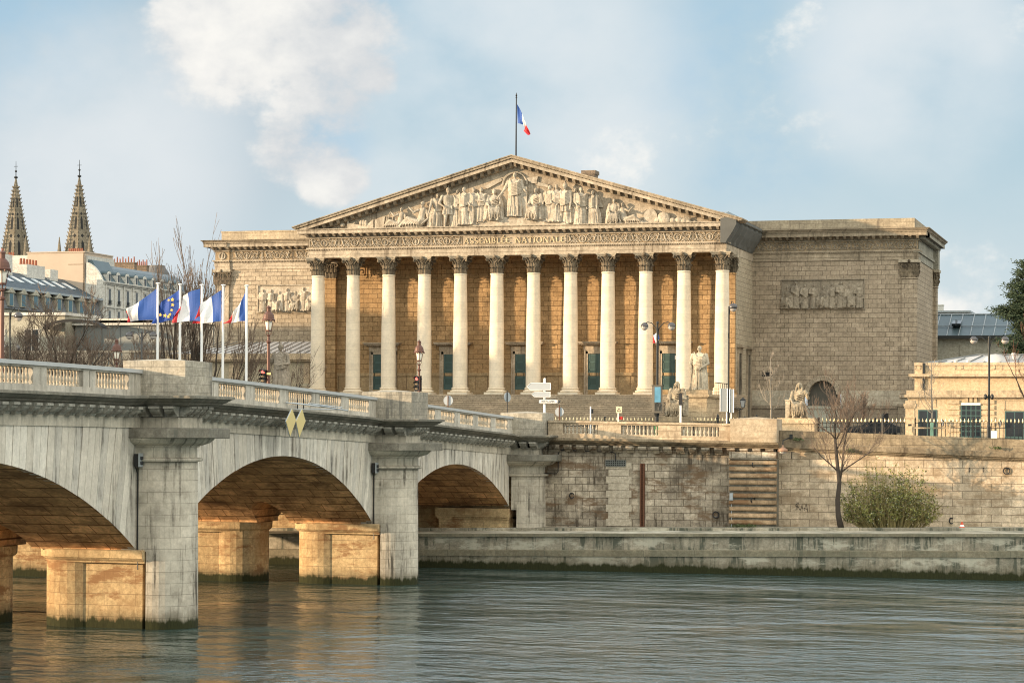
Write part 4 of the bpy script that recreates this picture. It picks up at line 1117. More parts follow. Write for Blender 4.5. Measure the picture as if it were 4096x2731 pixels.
for i in range(n): scroll(fr, AX0 + .05 + i * wl, wl, 204.33)
part('frieze_carving', fr, M['relief'], PAL); fr = MB()
wr = (AX1 - lx1 - .1) / n
for i in range(n): scroll(fr, lx1 + .05 + i * wr, wr, 204.33)
part('frieze_carving', fr, M['relief'], PAL)
tb = MB(); tb.box(lx0, lx1, 204.31, 204.4, 25.62, 26.4); part('inscription_tablet', tb, M['trim'], PAL)
def text_mesh(name, body, size, mat, parent, loc, rx=PI / 2, rz=0.0, width=None, ext=.03, align='CENTER'):
    cu = bpy.data.curves.new(name, 'FONT'); cu.body = body; cu.size = size; cu.extrude = ext; cu.align_x = align; cu.align_y = 'CENTER'
    tmp = bpy.data.objects.new(name + '_tmp', cu); COL.objects.link(tmp)
    bpy.context.view_layer.update()
    me = bpy.data.meshes.new_from_object(tmp.evaluated_get(bpy.context.evaluated_depsgraph_get()))
    bpy.data.objects.remove(tmp); bpy.data.curves.remove(cu)
    xs_ = [v.co.x for v in me.vertices]; ww = max(xs_) - min(xs_)
    sx = (width / ww) if width else 1
    me.transform(Matrix.Translation(Vector(loc) - ORG[parent]) @ Matrix.Rotation(rz, 4, 'Z') @ Matrix.Rotation(rx, 4, 'X') @ Matrix.Scale(sx, 4, (1, 0, 0)))
    me.materials.clear(); me.materials.append(mat)
    o = bpy.data.objects.new(name, me); COL.objects.link(o); o.parent = parent; ORG[o] = ORG[parent]
    return o
# inscription cut as roman capitals with serifs
def roman(body, x0, x1, z0, h, y, d=.11):
    mb = MB(); T, t = .15, .065       # thick and thin strokes, in letter heights
    W = {'A': .78, 'S': .56, 'E': .58, 'M': .95, 'B': .62, 'L': .56, 'É': .58, 'N': .82, 'T': .68, 'I': .3, 'O': .84, ' ': .5}
    gap = .14; tot = sum(W[c] + gap for c in body) - gap; kx = (x1 - x0) / tot; x = 0
    def P(u, v): return (x0 + (x + u) * kx, z0 + v * h)
    def stroke(u0, v0, u1, v1, wd):
        (ax, az), (bx_, bz) = P(u0, v0), P(u1, v1); dx, dz = bx_ - ax, bz - az; L = math.hypot(dx, dz); nx, nz = -dz / L * wd * h / 2, dx / L * wd * h / 2
        mb.prism([(ax + nx, az + nz), (ax - nx, az - nz), (bx_ - nx, bz - nz), (bx_ + nx, bz + nz)], 'y', y - d, y)
    def serif(u, v, w_=.2): stroke(u - w_ / 2, v, u + w_ / 2, v, .06)
    def arc(cu, cv, ru, rv, a0, a1, w0):
        pts = [P(cu + ru * math.cos(a0 + (a1 - a0) * i / 12), cv + rv * math.sin(a0 + (a1 - a0) * i / 12)) for i in range(13)]
        for i, ((ax, az), (bx_, bz)) in enumerate(zip(pts, pts[1:])):
            am = a0 + (a1 - a0) * (i + .5) / 12; wd = (t + (w0 - t) * abs(math.cos(am))) * h / 2
            L = math.hypot(bx_ - ax, bz - az) or 1; nx, nz = -(bz - az) / L * wd, (bx_ - ax) / L * wd
            mb.prism([(ax + nx, az + nz), (ax - nx, az - nz), (bx_ - nx, bz - nz), (bx_ + nx, bz + nz)], 'y', y - d, y)
    for c in body:
        w_ = W[c]
        if c == 'A': stroke(.08, 0, w_ / 2, 1, t); stroke(w_ / 2, 1, w_ - .08, 0, T); stroke(.2, .36, w_ - .2, .36, t); serif(.08, .03); serif(w_ - .08, .03)
        elif c in 'EÉ':
            stroke(.12, 0, .12, 1, T); stroke(.05, .97, w_, .97, t); stroke(.05, .03, w_, .03, t); stroke(.12, .52, w_ * .85, .52, t); stroke(w_, .82, w_, 1, t); stroke(w_, 0, w_, .18, t)
            if c == 'É': stroke(w_ * .4, 1.1, w_ * .7, 1.3, .09)
        elif c == 'L': stroke(.12, 0, .12, 1, T); serif(.12, .97, .26); stroke(.02, .03, w_, .03, t); stroke(w_, 0, w_, .2, t)
        elif c == 'I': stroke(w_ / 2, 0, w_ / 2, 1, T); serif(w_ / 2, .97, .28); serif(w_ / 2, .03, .28)
        elif c == 'T': stroke(w_ / 2, 0, w_ / 2, 1, T); stroke(0, .97, w_, .97, t); serif(w_ / 2, .03, .28); stroke(.0, .8, .0, 1, t); stroke(w_, .8, w_, 1, t)
        elif c == 'N': stroke(.1, 0, .1, 1, t); stroke(.1, 1, w_ - .1, 0, T); stroke(w_ - .1, 0, w_ - .1, 1, t); serif(.1, .03); serif(w_ - .1, .97); serif(.06, .97)
        elif c == 'M': stroke(.08, 0, .18, 1, t); stroke(.18, 1, w_ / 2, .05, T); stroke(w_ / 2, .05, w_ - .18, 1, t); stroke(w_ - .18, 1, w_ - .08, 0, T); serif(.08, .03); serif(w_ - .08, .03)
        elif c == 'O': arc(w_ / 2, .5, w_ / 2 - .04, .47, 0, 2 * PI, T)
        elif c == 'S': arc(w_ / 2, .74, w_ / 2 - .06, .23, .4, PI * 1.5, T); arc(w_ / 2, .27, w_ / 2 - .04, .25, PI / 2, -PI * .88, T)
        elif c == 'B': stroke(.12, 0, .12, 1, T); arc(.2, .75, .3, .23, PI / 2, -PI / 2, T); arc(.2, .27, .36, .25, PI / 2, -PI / 2, T); stroke(.03, .97, .22, .97, t); stroke(.03, .03, .22, .03, t)
        x += w_ + gap
    return mb
part('inscription', roman('ASSEMBLÉE NATIONALE', lx0 + .12, lx1 - .15, 25.72, .52, 204.31), M['gold_letter'], PAL)

# --- pediment
TY = 204.62
py = MB(); py.prism([(AX0 + .3, 27.2), (AX1 - .3, 27.2), (CXF, 33.0)], 'y', TY, TY + .6); part('tympanum', py, M['trim'], PAL)
def rake(mb, b0, b1, yf, yb, over=0.0):
    """sloping band between vertical offsets b0..b1 below the outer roof line"""
    xl, xr, zl, za = -79.72, CXF * 2 + 79.72, 27.50, 33.62
    for s_ in (0, 1):
        xo = xl if s_ == 0 else xr
        def Q(x, z): return (x, z)
        cut = lambda b: (b / (za - zl)) * (CXF - xl) * (1 if s_ == 0 else -1)
        p = [(xo + (cut(max(b0 - .24, 0))), max(zl - .24, zl - b0 + 0) if b0 < .24 else zl - .24), (CXF, za - b0), (CXF, za - b1), (xo + cut(max(b1 - .24, 0)), zl - .24 if b1 > .24 else zl - b1)]
        q = []
        for u in p:
            if not q or (abs(u[0] - q[-1][0]) + abs(u[1] - q[-1][1])) > 1e-4: q.append(u)
        mb.prism(q, 'y', yf, yb)
r1 = MB(); rake(r1, 0, .10, 203.30, 206); rake(r1, .10, .30, 203.38, 206); part('raking_sima', r1, M['trimd'], PAL)
r1 = MB(); rake(r1, .38, .66, 203.5, 206); part('raking_corona', r1, M['trim'], PAL)
r1 = MB(); rake(r1, .30, .38, 203.62, 206)
SL = (33.62 - 27.5) / (CXF + 79.72)
L = 21.1
x = .4
while x < L:
    z = 27.5 + SL * x
    for s_ in (1, -1):
        X = CXF - s_ * (L - x)
        r1.hexa([(X - .035, 203.46, z - .38), (X + .035, 203.46, z - .38), (X + .035, 203.7, z - .38), (X - .035, 203.7, z - .38), (X - .035, 203.46, z - .31), (X + .035, 203.46, z - .31), (X + .035, 203.7, z - .31), (X - .035, 203.7, z - .31)])
    x += .13
part('bead_course', r1, M['trimd'], PAL)
r1 = MB(); rake(r1, .66, 1.02, 204.3, 206)
x = 1.6
while x < L + .1:
    z = 27.5 + SL * x
    for s_ in (1, -1):
        X = CXF - s_ * (L - x); dz = .13 * SL * s_
        r1.hexa([(X - .13, 203.95, z - .98 - dz), (X + .13, 203.95, z - .98 + dz), (X + .13, 204.5, z - 1.02 + dz), (X - .13, 204.5, z - 1.02 - dz), (X - .13, 203.62, z - .66 - dz), (X + .13, 203.62, z - .66 + dz), (X + .13, 204.5, z - .66 + dz), (X - .13, 204.5, z - .66 - dz)])
    x += .69
part('raking_modillions', r1, M['trimd'], PAL)
rf = MB(); rf.prism([(-79.4, 27.3), (CXF * 2 + 79.4, 27.3), (CXF, 33.5)], 'y', 205.6, 240); part('roof', rf, M['zinc'], PAL)
# pediment steps and sculpture
ps = MB()
for (a, b, c, d, yy) in ((1840, 2332, 913, 920, 203.75), (1880, 2262, 899, 913, 203.85), (1912, 2196, 883, 899, 203.95), (1985, 2140, 870, 884, 204.05)):
    p, q = at(a, c, 204), at(b, d, 204); ps.box(p.x, q.x, yy, TY + .1, 27.22, p.z)
part('pediment_steps', ps, M['relief'], PAL)
def fig(kind, px, top, bot, rz=0, lab=None, Y=204.28, vox=.032, **k):
    a, b = at(px, bot, 204.2), at(px, top, 204.2); h = b.z - a.z
    mb = MB(); {'s': standing, 'c': seated, 'r': reclining}[kind](mb, h if kind != 'r' else h / .70, **k)
    place(mb, (a.x, Y, max(a.z, 27.2)), rz)
    return remesh(part('relief_figure', mb, M['relief'], PAL), vox, 0)
fig('s', 2058, 689, 868, 0, seed=1, larm=((-.22, -.05, .62), (-.33, -.12, .46)), rarm=((.2, -.02, .63), (.27, -.08, .56)), wide=1.1)
fig('c', 1975, 755, 885, .25, seed=2, hair='hood')
fig('c', 2139, 750, 883, -.2, seed=3, hair='bun')
fig('s', 1923, 750, 890, .3, seed=4, hair='hood', larm=((-.15, -.08, .62), (.02, -.16, .60)))
fig('s', 1893, 749, 900, .5, seed=5, hair='short', Y=204.2)
fig('s', 1857, 748, 902, -.3, seed=6, hair='short', Y=204.1)
fig('s', 1826, 757, 912, .2, seed=7, hair='bun', Y=204.4)
fig('s', 1794, 759, 915, .5, seed=8, hair='short', helmet=True, legs=True, mantle=False, larm=((-.23, .02, .62), (-.12, -.1, .52)), Y=204.05)
fig('s', 1748, 775, 916, .5, seed=9, hair='short', wide=1.5, larm=((-.22, -.1, .60), (-.28, -.15, .42)))
fig('r', 1655, 806, 916, .0, seed=10, hair='beard')
fig('r', 1578, 830, 917, .0, seed=11, hair='short')
fig('s', 2198, 741, 890, -.2, seed=12, hair='short')
fig('s', 2226, 737, 890, .2, seed=13, hair='short', Y=204.15)
fig('s', 2262, 739, 905, -.4, seed=14, hair='short', helmet=True, legs=True, Y=204.05)
fig('s', 2298, 751, 892, 0, seed=15, hair='hood', Y=204.4)
fig('s', 2324, 749, 902, .4, seed=16, hair='bun', Y=204.1)
fig('s', 2370, 761, 900, -.5, seed=17, hair='bun', wide=1.4, larm=((-.2, -.1, .6), (-.1, -.16, .5)))
fig('c', 2455, 794, 900, .1, seed=18, hair='bun')
fig('r', 2520, 808, 898, 0, seed=19, hair='bun', flip=-1)
# trophies in the corners, tablet, flags behind
tr = MB()
def tp(px, py, Y=204.35): return at(px, py, Y)
a, b = tp(2081, 748), tp(2109, 870); tr.box(a.x, b.x, 204.15, TY, b.z, a.z); part('carved_tablet', tr, M['relief'], PAL)
for poly in ([(1388, 872), (1398, 893), (1440, 900), (1470, 898), (1490, 880), (1500, 878), (1500, 918), (1392, 918)], [(1495, 880), (1530, 875), (1536, 865), (1541, 867), (1536, 905), (1495, 918)]):
    tr = MB(); tr.prism([(tp(*q).x, tp(*q).z) for q in poly], 'y', 204.25, TY + .05); part('carved_ship', tr, M['relief'], PAL)
tr = MB()
for q in ((1445, 893), (1455, 892), (1465, 893)):
    p = tp(*q); tr.ball((p.x, 204.3, p.z), .18, .15, .3)
part('carved_sacks', tr, M['relief'], PAL)
for q0, q1 in (((1420, 890), (1398, 915)), ((1560, 850), (1545, 915)), ((1575, 850), (1565, 915)), ((1590, 847), (1580, 900)), ((1550, 865), (1540, 915))):
    tr = MB(); p, q = tp(*q0), tp(*q1); tr.tube([(p.x, 204.3, p.z), (q.x, 204.3, q.z)], .06, 5); part('carved_reed', tr, M['relief'], PAL)
tr = MB(); p = tp(2602, 868); tr.prism([(p.x + .62 * math.cos(2 * PI * i / 18), p.z + .72 * math.sin(2 * PI * i / 18)) for i in range(18)], 'y', 204.28, TY)
part('carved_shield', tr, M['relief'], PAL); tr = MB()
p = tp(2655, 872); tr.ball((p.x, 204.35, p.z), .6, .25, .55); tr.ball((p.x + .2, 204.3, p.z - .2), .4, .2, .3)
part('carved_armour', tr, M['relief'], PAL); tr = MB()
for px, py, r in ((2690, 882, .3), (2715, 880, .35), (2735, 885, .3), (2755, 887, .25), (2780, 890, .2), (1370, 900, .25), (2630, 880, .3)):
    p = tp(px, py); tr = MB(); tr.ball((p.x, 204.35, p.z), r, .2, r * .8); part('carved_helmet', tr, M['relief'], PAL)
tr = MB()
for k in range(5):
    p = tp(2725, 892); tr.tube([(p.x, 204.3, p.z), (p.x + .3 + .12 * k, 204.25, p.z + .55 - .09 * k), (p.x + .75, 204.3, p.z + .55 - .12 * k)], .05, 5)
part('carved_fans', tr, M['relief'], PAL)
for poly in ([(1935, 745), (2000, 712), (2010, 722), (1948, 755)], [(2105, 712), (2150, 705), (2145, 735), (2118, 730)], [(2150, 728), (2190, 738), (2195, 750), (2148, 742)], [(1745, 790), (1735, 800), (1722, 838), (1740, 840), (1768, 800)], [(2380, 765), (2400, 790), (2412, 830), (2395, 828), (2375, 790)]):
    pts = [(tp(*q).x, tp(*q).z) for q in poly]; tr = MB(); tr.prism(pts, 'y', 204.42, TY + .02); part('carved_banner', tr, M['relief'], PAL)
tr = MB(); p = tp(2058, 740); tr.torus((p.x, 204.5, p.z), 1.15, .1, 'y', 14, 5, 0, PI)
part('carved_niche', tr, M['relief'], PAL)

# --- sides of the portico
SIDE = (stone('portico_side_ashlar', (.46, .39, .29), (.8, .44), (.10, .085, .065), .15, (.2, .17, .12), .4, .5, msize=.015),)
for xa, xb in ((-39.75, -39.12), (-78.4, -77.6)):
    w = MB(); w.box(xa, xb, YB, YW + .2, 8.2, 24.66); part('portico_side_wall', w, SIDE[0], PAL)
for xa, xb in ((-39.75, -39.1), (-78.42, -77.6)):
    w = MB(); w.box(xa, xb, 205.65, YW, 24.66, 25.4); w.box(xa, xb + .02, 205.65, YW, 25.4, 26.5)
    part('side_architrave', w, M['trim'], PAL)
w = MB(); w.box(-39.9, -38.3, 204.3, YW - .9, 26.85, 27.2); part('side_cornice', w, M['trimd'], PAL)
nt_ = MB(); rr = []
for i in range(19):
    y = 203.42 + (YW - .75 - 203.42) * i / 18; wv = .07 * math.sin(i * 1.9) + .05 * math.sin(i * 3.7)
    sag = .12 * math.sin(i * 2.3)
    rr.append([(-38.1 + .3 * wv, y, 27.62), (-38.08 + wv, y, 27.0 + .3 * sag), (-38.45 + 1.3 * wv, y, 26.3), (-38.85 + wv, y, 25.72 + .5 * sag), (-39.02, y, 25.40 + .3 * sag), (-39.06, y, 25.36), (-39.5, y, 25.4), (-39.5, y, 27.55)])
nt_.rings(rr); part('safety_net', nt_, M['net'], PAL)
w = MB(); rr = []
for i in range(13):
    y = 204.4 + (YW - .8 - 204.4) * i / 12; rr.append([(-38.12, y, 27.64), (-39.6, y, 28.18)])
w.rings(rr, closed=False); w.box(-40.6, -39.62, 207.4, YW + 3, 27.3, 28.5); w.prism([(203.45, 27.64), (206.6, 27.66), (207.4, 28.5)], 'x', -40.6, -39.5)
part('side_parapet_roof', w, M['zinc'], PAL)
for yy in (210.6, 215.2):
    w = MB(); w.mi = 0
    w.box(-39.14, -38.95, yy - .95, yy - .62, 8.3, 15.9); w.box(-39.14, -38.95, yy + .62, yy + .95, 8.3, 15.9); w.box(-39.14, -38.92, yy - .95, yy + .95, 15.9, 16.4); w.box(-39.14, -38.6, yy - 1.1, yy + 1.1, 16.4, 16.65)
    w.mi = 1; w.box(-39.14, -39.06, yy - .62, yy + .62, 8.3, 15.9)
    part('side_window', w, [M['trimd'], M['glass']], PAL)

# --- wings
def wing(x0, x1, mat, shade, niche=None):
    w = MB(); w.box(x0, x1, YW, YW + 14.2, 12.68, 24.66)
    if niche: pass
    part('wing_wall', w, M[mat], PAL)
w = MB(); w.box(XL0, -78.3, YW, YW + 14, 12.4, 24.9); part('wing_wall', w, M['wall'], PAL)
w = MB(); w.box(XL0 - .08, -78.3, YW - .1, YW + 13, 8.2, 12.4); part('wing_base', w, M['trim'], PAL)
# right wing, with an arched niche
w = MB()
nx, nr, ns = -32.52, 1.28, 12.05
w.box(-39.2, nx - nr, YW, YW + 14, 12.6, 24.9); w.box(nx + nr, XR0, YW, YW + 14, 12.6, 24.9)
poly = [(nx - nr, 24.9), (nx - nr, 12.6)] + [(nx - nr * math.cos(PI * i / 16), ns + .25 + nr * math.sin(PI * i / 16)) for i in range(3, 14)] + [(nx + nr, 12.6), (nx + nr, 24.9)]
w.prism(poly, 'y', YW, YW + 1.5)
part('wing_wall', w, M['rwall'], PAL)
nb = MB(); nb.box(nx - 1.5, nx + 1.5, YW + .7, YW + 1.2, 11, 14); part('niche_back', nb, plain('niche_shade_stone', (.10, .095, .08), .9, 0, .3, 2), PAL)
ar = MB()
for i in range(13):
    a0, a1 = PI * i / 13 + .012, PI * (i + 1) / 13 - .012
    pr = [(nx - r * math.cos(a), ns + .25 + r * math.sin(a)) for r, a in ((nr, a0), (nr, a1), (nr + .40, a1), (nr + .40, a0))]
    ar.prism(pr, 'y', YW - .14, YW + .7)
ar.torus((nx, YW - .12, ns + .25), nr + .36, .06, 'y', 20, 5, 0, PI)
part('niche_arch', ar, M['trim'], PAL)
PLB = (stone('pale_plinth', (.50, .45, .36), (1.3, .45), (.3, .26, .2), .15, (.2, .17, .13), .5, .6, msize=.008),)
for xa, xb in ((-39.2, nx - 1.85), (nx + 1.75, XR0 + .02)): w = MB(); w.box(xa, xb, YW - .1, YW + .2, 11.25, 12.66); part('plinth_band', w, PLB[0], PAL)
w = MB(); w.box(-39.2, XR0 + .1, YW - .25, YW + .2, 8.2, 11.25); w.box(-39.2, nx - 1.9, YW - .34, YW, 10.98, 11.12); w.box(nx + 1.8, -24, YW - .34, YW, 10.98, 11.12)
w.box(-28.6, -27.9, YW - .42, YW, 11.12, 11.3); w.box(-25.6, XR0 + .35, YW - .55, YW, 11.2, 11.42); w.box(-25.5, XR0 + .25, YW - .45, YW, 8.2, 11.2)
part('wing_base', w, M['qwall'] if False else stone('wing_base_stone', (.34, .29, .22), (1.2, .42), (.16, .13, .1), .2, (.13, .1, .08), .5, .6, msize=.01), PAL)
dr = MB(); dr.box(nx - 1.7, nx + 1.7, YW - .5, YW - .2, 8.3, 10.95); dr.box(nx - 1.9, nx + 1.9, YW - .6, YW - .2, 10.95, 11.2)
part('blind_gateway', dr, plain('pale_green_gate', (.36, .38, .32), .7, 0, .1), PAL)
for (a, b, c, d, nm) in ((3048, 1488, 3088, 1505, 'vent_opening'), (3535, 1652, 3555, 1676, 'small_window')):
    p, q = at(a, b, YW), at(c, d, YW); v = MB(); v.box(p.x, q.x, YW - .3 if nm[0] == 's' else YW - .01, YW + .1, q.z, p.z); part(nm, v, M['dark'], PAL)
# wing entablatures and parapets
entab(XL0 - .05, -78.45, YW - .08, None, YW + 2, ends=(1, 0))
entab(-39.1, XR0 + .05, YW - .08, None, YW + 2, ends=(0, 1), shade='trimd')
entab(XL0 - .07, -91.75, YW - .24, None, YW + 1.9, ends=(1, 0))
fr = MB(); wl = (78.6 - 91.6) / -4
for i in range(4): scroll(fr, -91.6 + i * 3.25, 3.25, YW - .09)
fr.torus((-92.55, YW - .27, 26.0), .33, .07, 'y', 16, 5); fr.capsule((-92.55, YW - .27, 25.8), (-92.5, YW - .27, 26.2), .12, .1, 6)
part('frieze_carving', fr, M['relief'], PAL)
fr = MB()
for i in range(5): scroll(fr, -39.0 + i * 3.02, 3.02, YW - .09)
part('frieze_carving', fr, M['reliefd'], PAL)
# side entablature of the right wing, seen in perspective
s_ = MB(); s_.box(XR0 - .4, XR0 + .06, YW + .5, 232.6, 24.66, 26.5); s_.box(XR0 - .4, XR0 + .2, YW - .2, 232.7, 25.32, 25.58); s_.box(XR0 - .4, XR0 + .9, YW + .1, 233.5, 26.84, 27.13)
y = YW + .3
while y < 232.6: s_.box(XR0, XR0 + .62, y, y + .26, 26.56, 26.84); y += .62
s_.box(XR0 - .3, XR0 + .5, 231.0, 232.6, 24.66, 26.6)
part('side_entablature', s_, stone('grey_side_stone', (.36, .34, .28), (2, .44), (.2, .18, .15), .15, (.12, .11, .09), .5, .8), PAL)
c = MB()
for (x0, x1, e0, e1) in ((XL0, -78.5, 1, 0), (-39.1, XR0, 0, 1)):
    c.rings([[(x0 - (d if e0 else 0), YW - .08 - d, z), (x1 + (d if e1 else 0), YW - .08 - d, z)] for d, z in [(.92, 27.26), (1.0, 27.3), (1.06, 27.4), (1.18, 27.46), (1.2, 27.52), (.2, 27.54)]], closed=False)
    if e1: c.rings([[(x1 + d, YW - .08 - d, z), (x1 + d, 233.6, z)] for d, z in [(.8, 27.13), (.92, 27.26), (1.0, 27.3), (1.06, 27.4), (1.18, 27.46), (1.2, 27.52), (.2, 27.54), (-.5, 27.54)]], closed=False)
    if e0: c.rings([[(x0 - d, YW - .08 - d, z), (x0 - d, 230, z)] for d, z in [(.92, 27.26), (1.06, 27.4), (1.2, 27.52), (.2, 27.54)]], closed=False)
part('cornice_sima', c, M['trimd'], PAL)
w = MB(); w.box(-92.91, -77.5, YW + .4, YW + 1.0, 27.2, 28.5); w.box(-92.95, -77.5, YW + .36, YW + 1.0, 28.36, 28.52)
part('wing_parapet', w, stone('parapet_stone', (.50, .41, .29), (1.9, .5), (.32, .25, .17), .15, (.16, .13, .1), .45, .8, msize=.008), PAL)
w = MB(); w.box(-39.6, -24.15, YW + .1, YW + .7, 27.2, 28.5); w.box(-24.75, -24.15, YW + .7, 229, 27.2, 28.5)
part('wing_parapet', w, stone('right_parapet_stone', (.43, .36, .26), (1.05, .42), (.24, .19, .13), .18, (.15, .12, .09), .5, .8, msize=.012), PAL)
w = MB(); w.box(-92.5, -24.5, YW + 1, 238, 26.9, 27.9); part('flat_roof', w, M['zinc'], PAL)
# relief panels
def relief(name, x0, x1, z0, z1, mat, seed):
    pb = MB(); pb.box(x0, x1, YW - .012, YW + .1, z0, z1); pb.box(x0 - .08, x1 + .08, YW - .16, YW, z1, z1 + .07); pb.box(x0 - .06, x0, YW - .13, YW, z0, z1); pb.box(x1, x1 + .06, YW - .13, YW, z0, z1); pb.box(x0 - .08, x1 + .08, YW - .2, YW, z0 - .08, z0)
    P_ = part(name, pb, mat, PAL)
    r_ = random.Random(seed); n = 9; h = z1 - z0
    for i in range(n):
        x = x0 + (x1 - x0) * (i + .55) / (n + .1); k = r_.choice('sscs') if i not in (4,) else 'c'
        mb = MB(); hh = h * r_.uniform(.84, .98)
        if k == 's': standing(mb, hh, seed + i, hair=r_.choice(['bun', 'short', 'hood', 'beard']), turn=r_.uniform(-.7, .7), larm=((-.2, -.06, .62), (r_.uniform(-.25, .05), -.14, r_.uniform(.45, .7))))
        else: seated(mb, hh * .92, seed + i, hair='beard', turn=.4)
        place(mb, (x, YW - .06, z0), r_.uniform(-.6, .6)); remesh(part('relief_figure', mb, mat, P_), .05, 1)
        if i % 2:
            mb = MB(); standing(mb, h * .5, seed + 40 + i, hair='short', legs=True, mantle=False); place(mb, (x + .42, YW - .14, z0), r_.uniform(-.6, .6)); remesh(part('relief_figure', mb, mat, P_), .04, 1)
relief('relief_panel', -88.75, -80.9, 20.43, 23.0, M['relief'], 20)
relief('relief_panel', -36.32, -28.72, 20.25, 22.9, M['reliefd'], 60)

# --- steps and cheeks
st_ = MB(); ns_ = 24
for i in range(ns_):
    y = 194.2 + i * (203.6 - 194.2) / ns_; st_.box(-76.6, -40.7, y, 204.6, 8.25 + i * (Z0 - 8.25) / ns_, 8.25 + (i + 1) * (Z0 - 8.25) / ns_ - (.0 if i < ns_ - 1 else .0))
part('steps', st_, M['step'], PAL)
st_ = MB(); st_.box(-79.2, -38.0, 203.6, YB + .2, Z0 - 1.2, Z0 + .0); part('stylobate', st_, M['step'], PAL)
for sx in (-1, 1):
    xa, xb = CXF + sx * (18.95 - .95) , CXF + sx * (18.95 + .95); xa, xb = min(xa, xb), max(xa, xb)
    ch = MB(); ch.box(xa, xb, 194.0, 208, 8.2, 11.62); ch.box(xa - .12, xb + .12, 193.88, 208, 11.62, 11.72); ch.box(xa - .2, xb + .2, 193.8, 208, 11.72, 11.9)
    part('stair_cheek', ch, M['ped'], PAL)
hr = MB()
for k in range(8): hr.tube([(-38.55, 196.6 + k * .85, 11.9), (-38.55, 196.6 + k * .85, 12.95)], .03, 4)
hr.tube([(-38.55, 196.5, 12.6), (-38.55, 196.6, 12.95), (-38.55, 202.6, 12.95), (-38.55, 202.7, 12.6)], .035, 4)
part('handrail', hr, M['iron'], PAL)
# chimney and roof furniture
ch = MB(); a, b = at(2340, 687, 215), at(2388, 730, 215); ch.box(a.x, b.x, 214, 215.4, 29, a.z - .35); ch.box(a.x - .1, b.x + .1, 213.9, 215.5, a.z - .35, a.z)
part('chimney', ch, M['brick'], PAL)

# ============================================================ STATUES
def statue(name, px, pytop, pybase, Y, label, mb, mat, pedfn=None, vox=.026):
    a = at(px, pybase, Y)
    t = thing(name, label, 'statue', (a.x, Y, a.z))
    place(mb, (a.x, Y, a.z)); remesh(part('figure', mb, mat, t), vox, 0)
    return t, a
def hgt(px, t, b, Y): return at(px, t, Y).z - at(px, b, Y).z
mb = MB(); standing(mb, hgt(2797, 1383, 1560, 195.6), 31, larm=((-.2, .0, .60), (-.17, -.05, .43)), rarm=((.2, -.02, .60), (.08, -.15, .50)), hair='bun', turn=-.1, wide=1.08)
t, a = statue('robed_statue', 2797, 1383, 1560, 195.6, 'pale standing statue of a robed woman beside the right end of the steps', mb, M['statue'])
p = MB(); p.box(a.x - .95, a.x + .95, 194.6, 196.6, 11.9, a.z); part('plinth', p, M['ped'], t)
mb = MB(); H_ = hgt(1122, 1370, 1562, 195.6); standing(mb, H_ / 1.06, 32, larm=((-.21, 0, .64), (-.23, -.12, .74)), rarm=((.2, -.02, .60), (.05, -.15, .57)), hair='short', helmet=True, wide=1.08)
t, a = statue('helmeted_statue', 1122, 1370, 1562, 195.6, 'grey standing statue in a crested helmet holding a spear, left of the steps', mb, M['statued'])
p = MB(); p.box(a.x - .95, a.x + .95, 194.6, 196.6, 11.9, a.z); part('plinth', p, M['ped'], t)
p = MB(); p.tube([(a.x - .92, 195.1, a.z), (a.x - .9, 195.1, a.z + H_ * .97)], .05, 6); p.lathe([(.0, 0), (.08, .05), (.0, .4)], (a.x - .9, 195.1, a.z + H_ * .97), 6); part('spear', p, M['statued'], t)
def pedestal(t, a, Y, w, d, mat, ztop):
    p = MB(); p.box(a.x - w, a.x + w, Y - d, Y + d, 8.25, ztop - .42); p.box(a.x - w - .12, a.x + w + .12, Y - d - .12, Y + d + .12, ztop - .42, ztop - .3); p.box(a.x - w - .02, a.x + w + .02, Y - d - .02, Y + d + .02, ztop - .3, ztop)
    return part('pedestal', p, mat, t)
mb = MB(); seated(mb, hgt(2706, 1526, 1667, 183), 33, hair='wig', turn=-.15, chair=True)
t, a = statue('seated_statue', 2706, 1526, 1667, 183, 'weathered seated statue in a long wig behind the advertising panel', mb, M['statueb'])
pedestal(t, a, 183, 1.35, 1.3, M['ped'], a.z)
mb = MB(); seated(mb, hgt(3195, 1530, 1672, 183), 34, hair='wig', turn=.1, chair=False, cloak=False, rarm=((.26, .0, .56), (.27, -.16, .66)), larm=((-.22, -.05, .52), (-.16, -.2, .46)))
t, a = statue('seated_statue', 3195, 1530, 1672, 183, 'pale seated statue with a wig in front of the arched niche', mb, M['statueb'])
pedestal(t, a, 183, 1.45, 1.3, M['cream'], a.z)
p = MB(); p.box(a.x - 1.0, a.x - .62, 182.6, 183.8, a.z, a.z + 1.35); p.box(a.x - 1.04, a.x - .58, 182.55, 183.85, a.z + 1.35, a.z + 1.45); part('chair_arm', p, M['statue'], t)
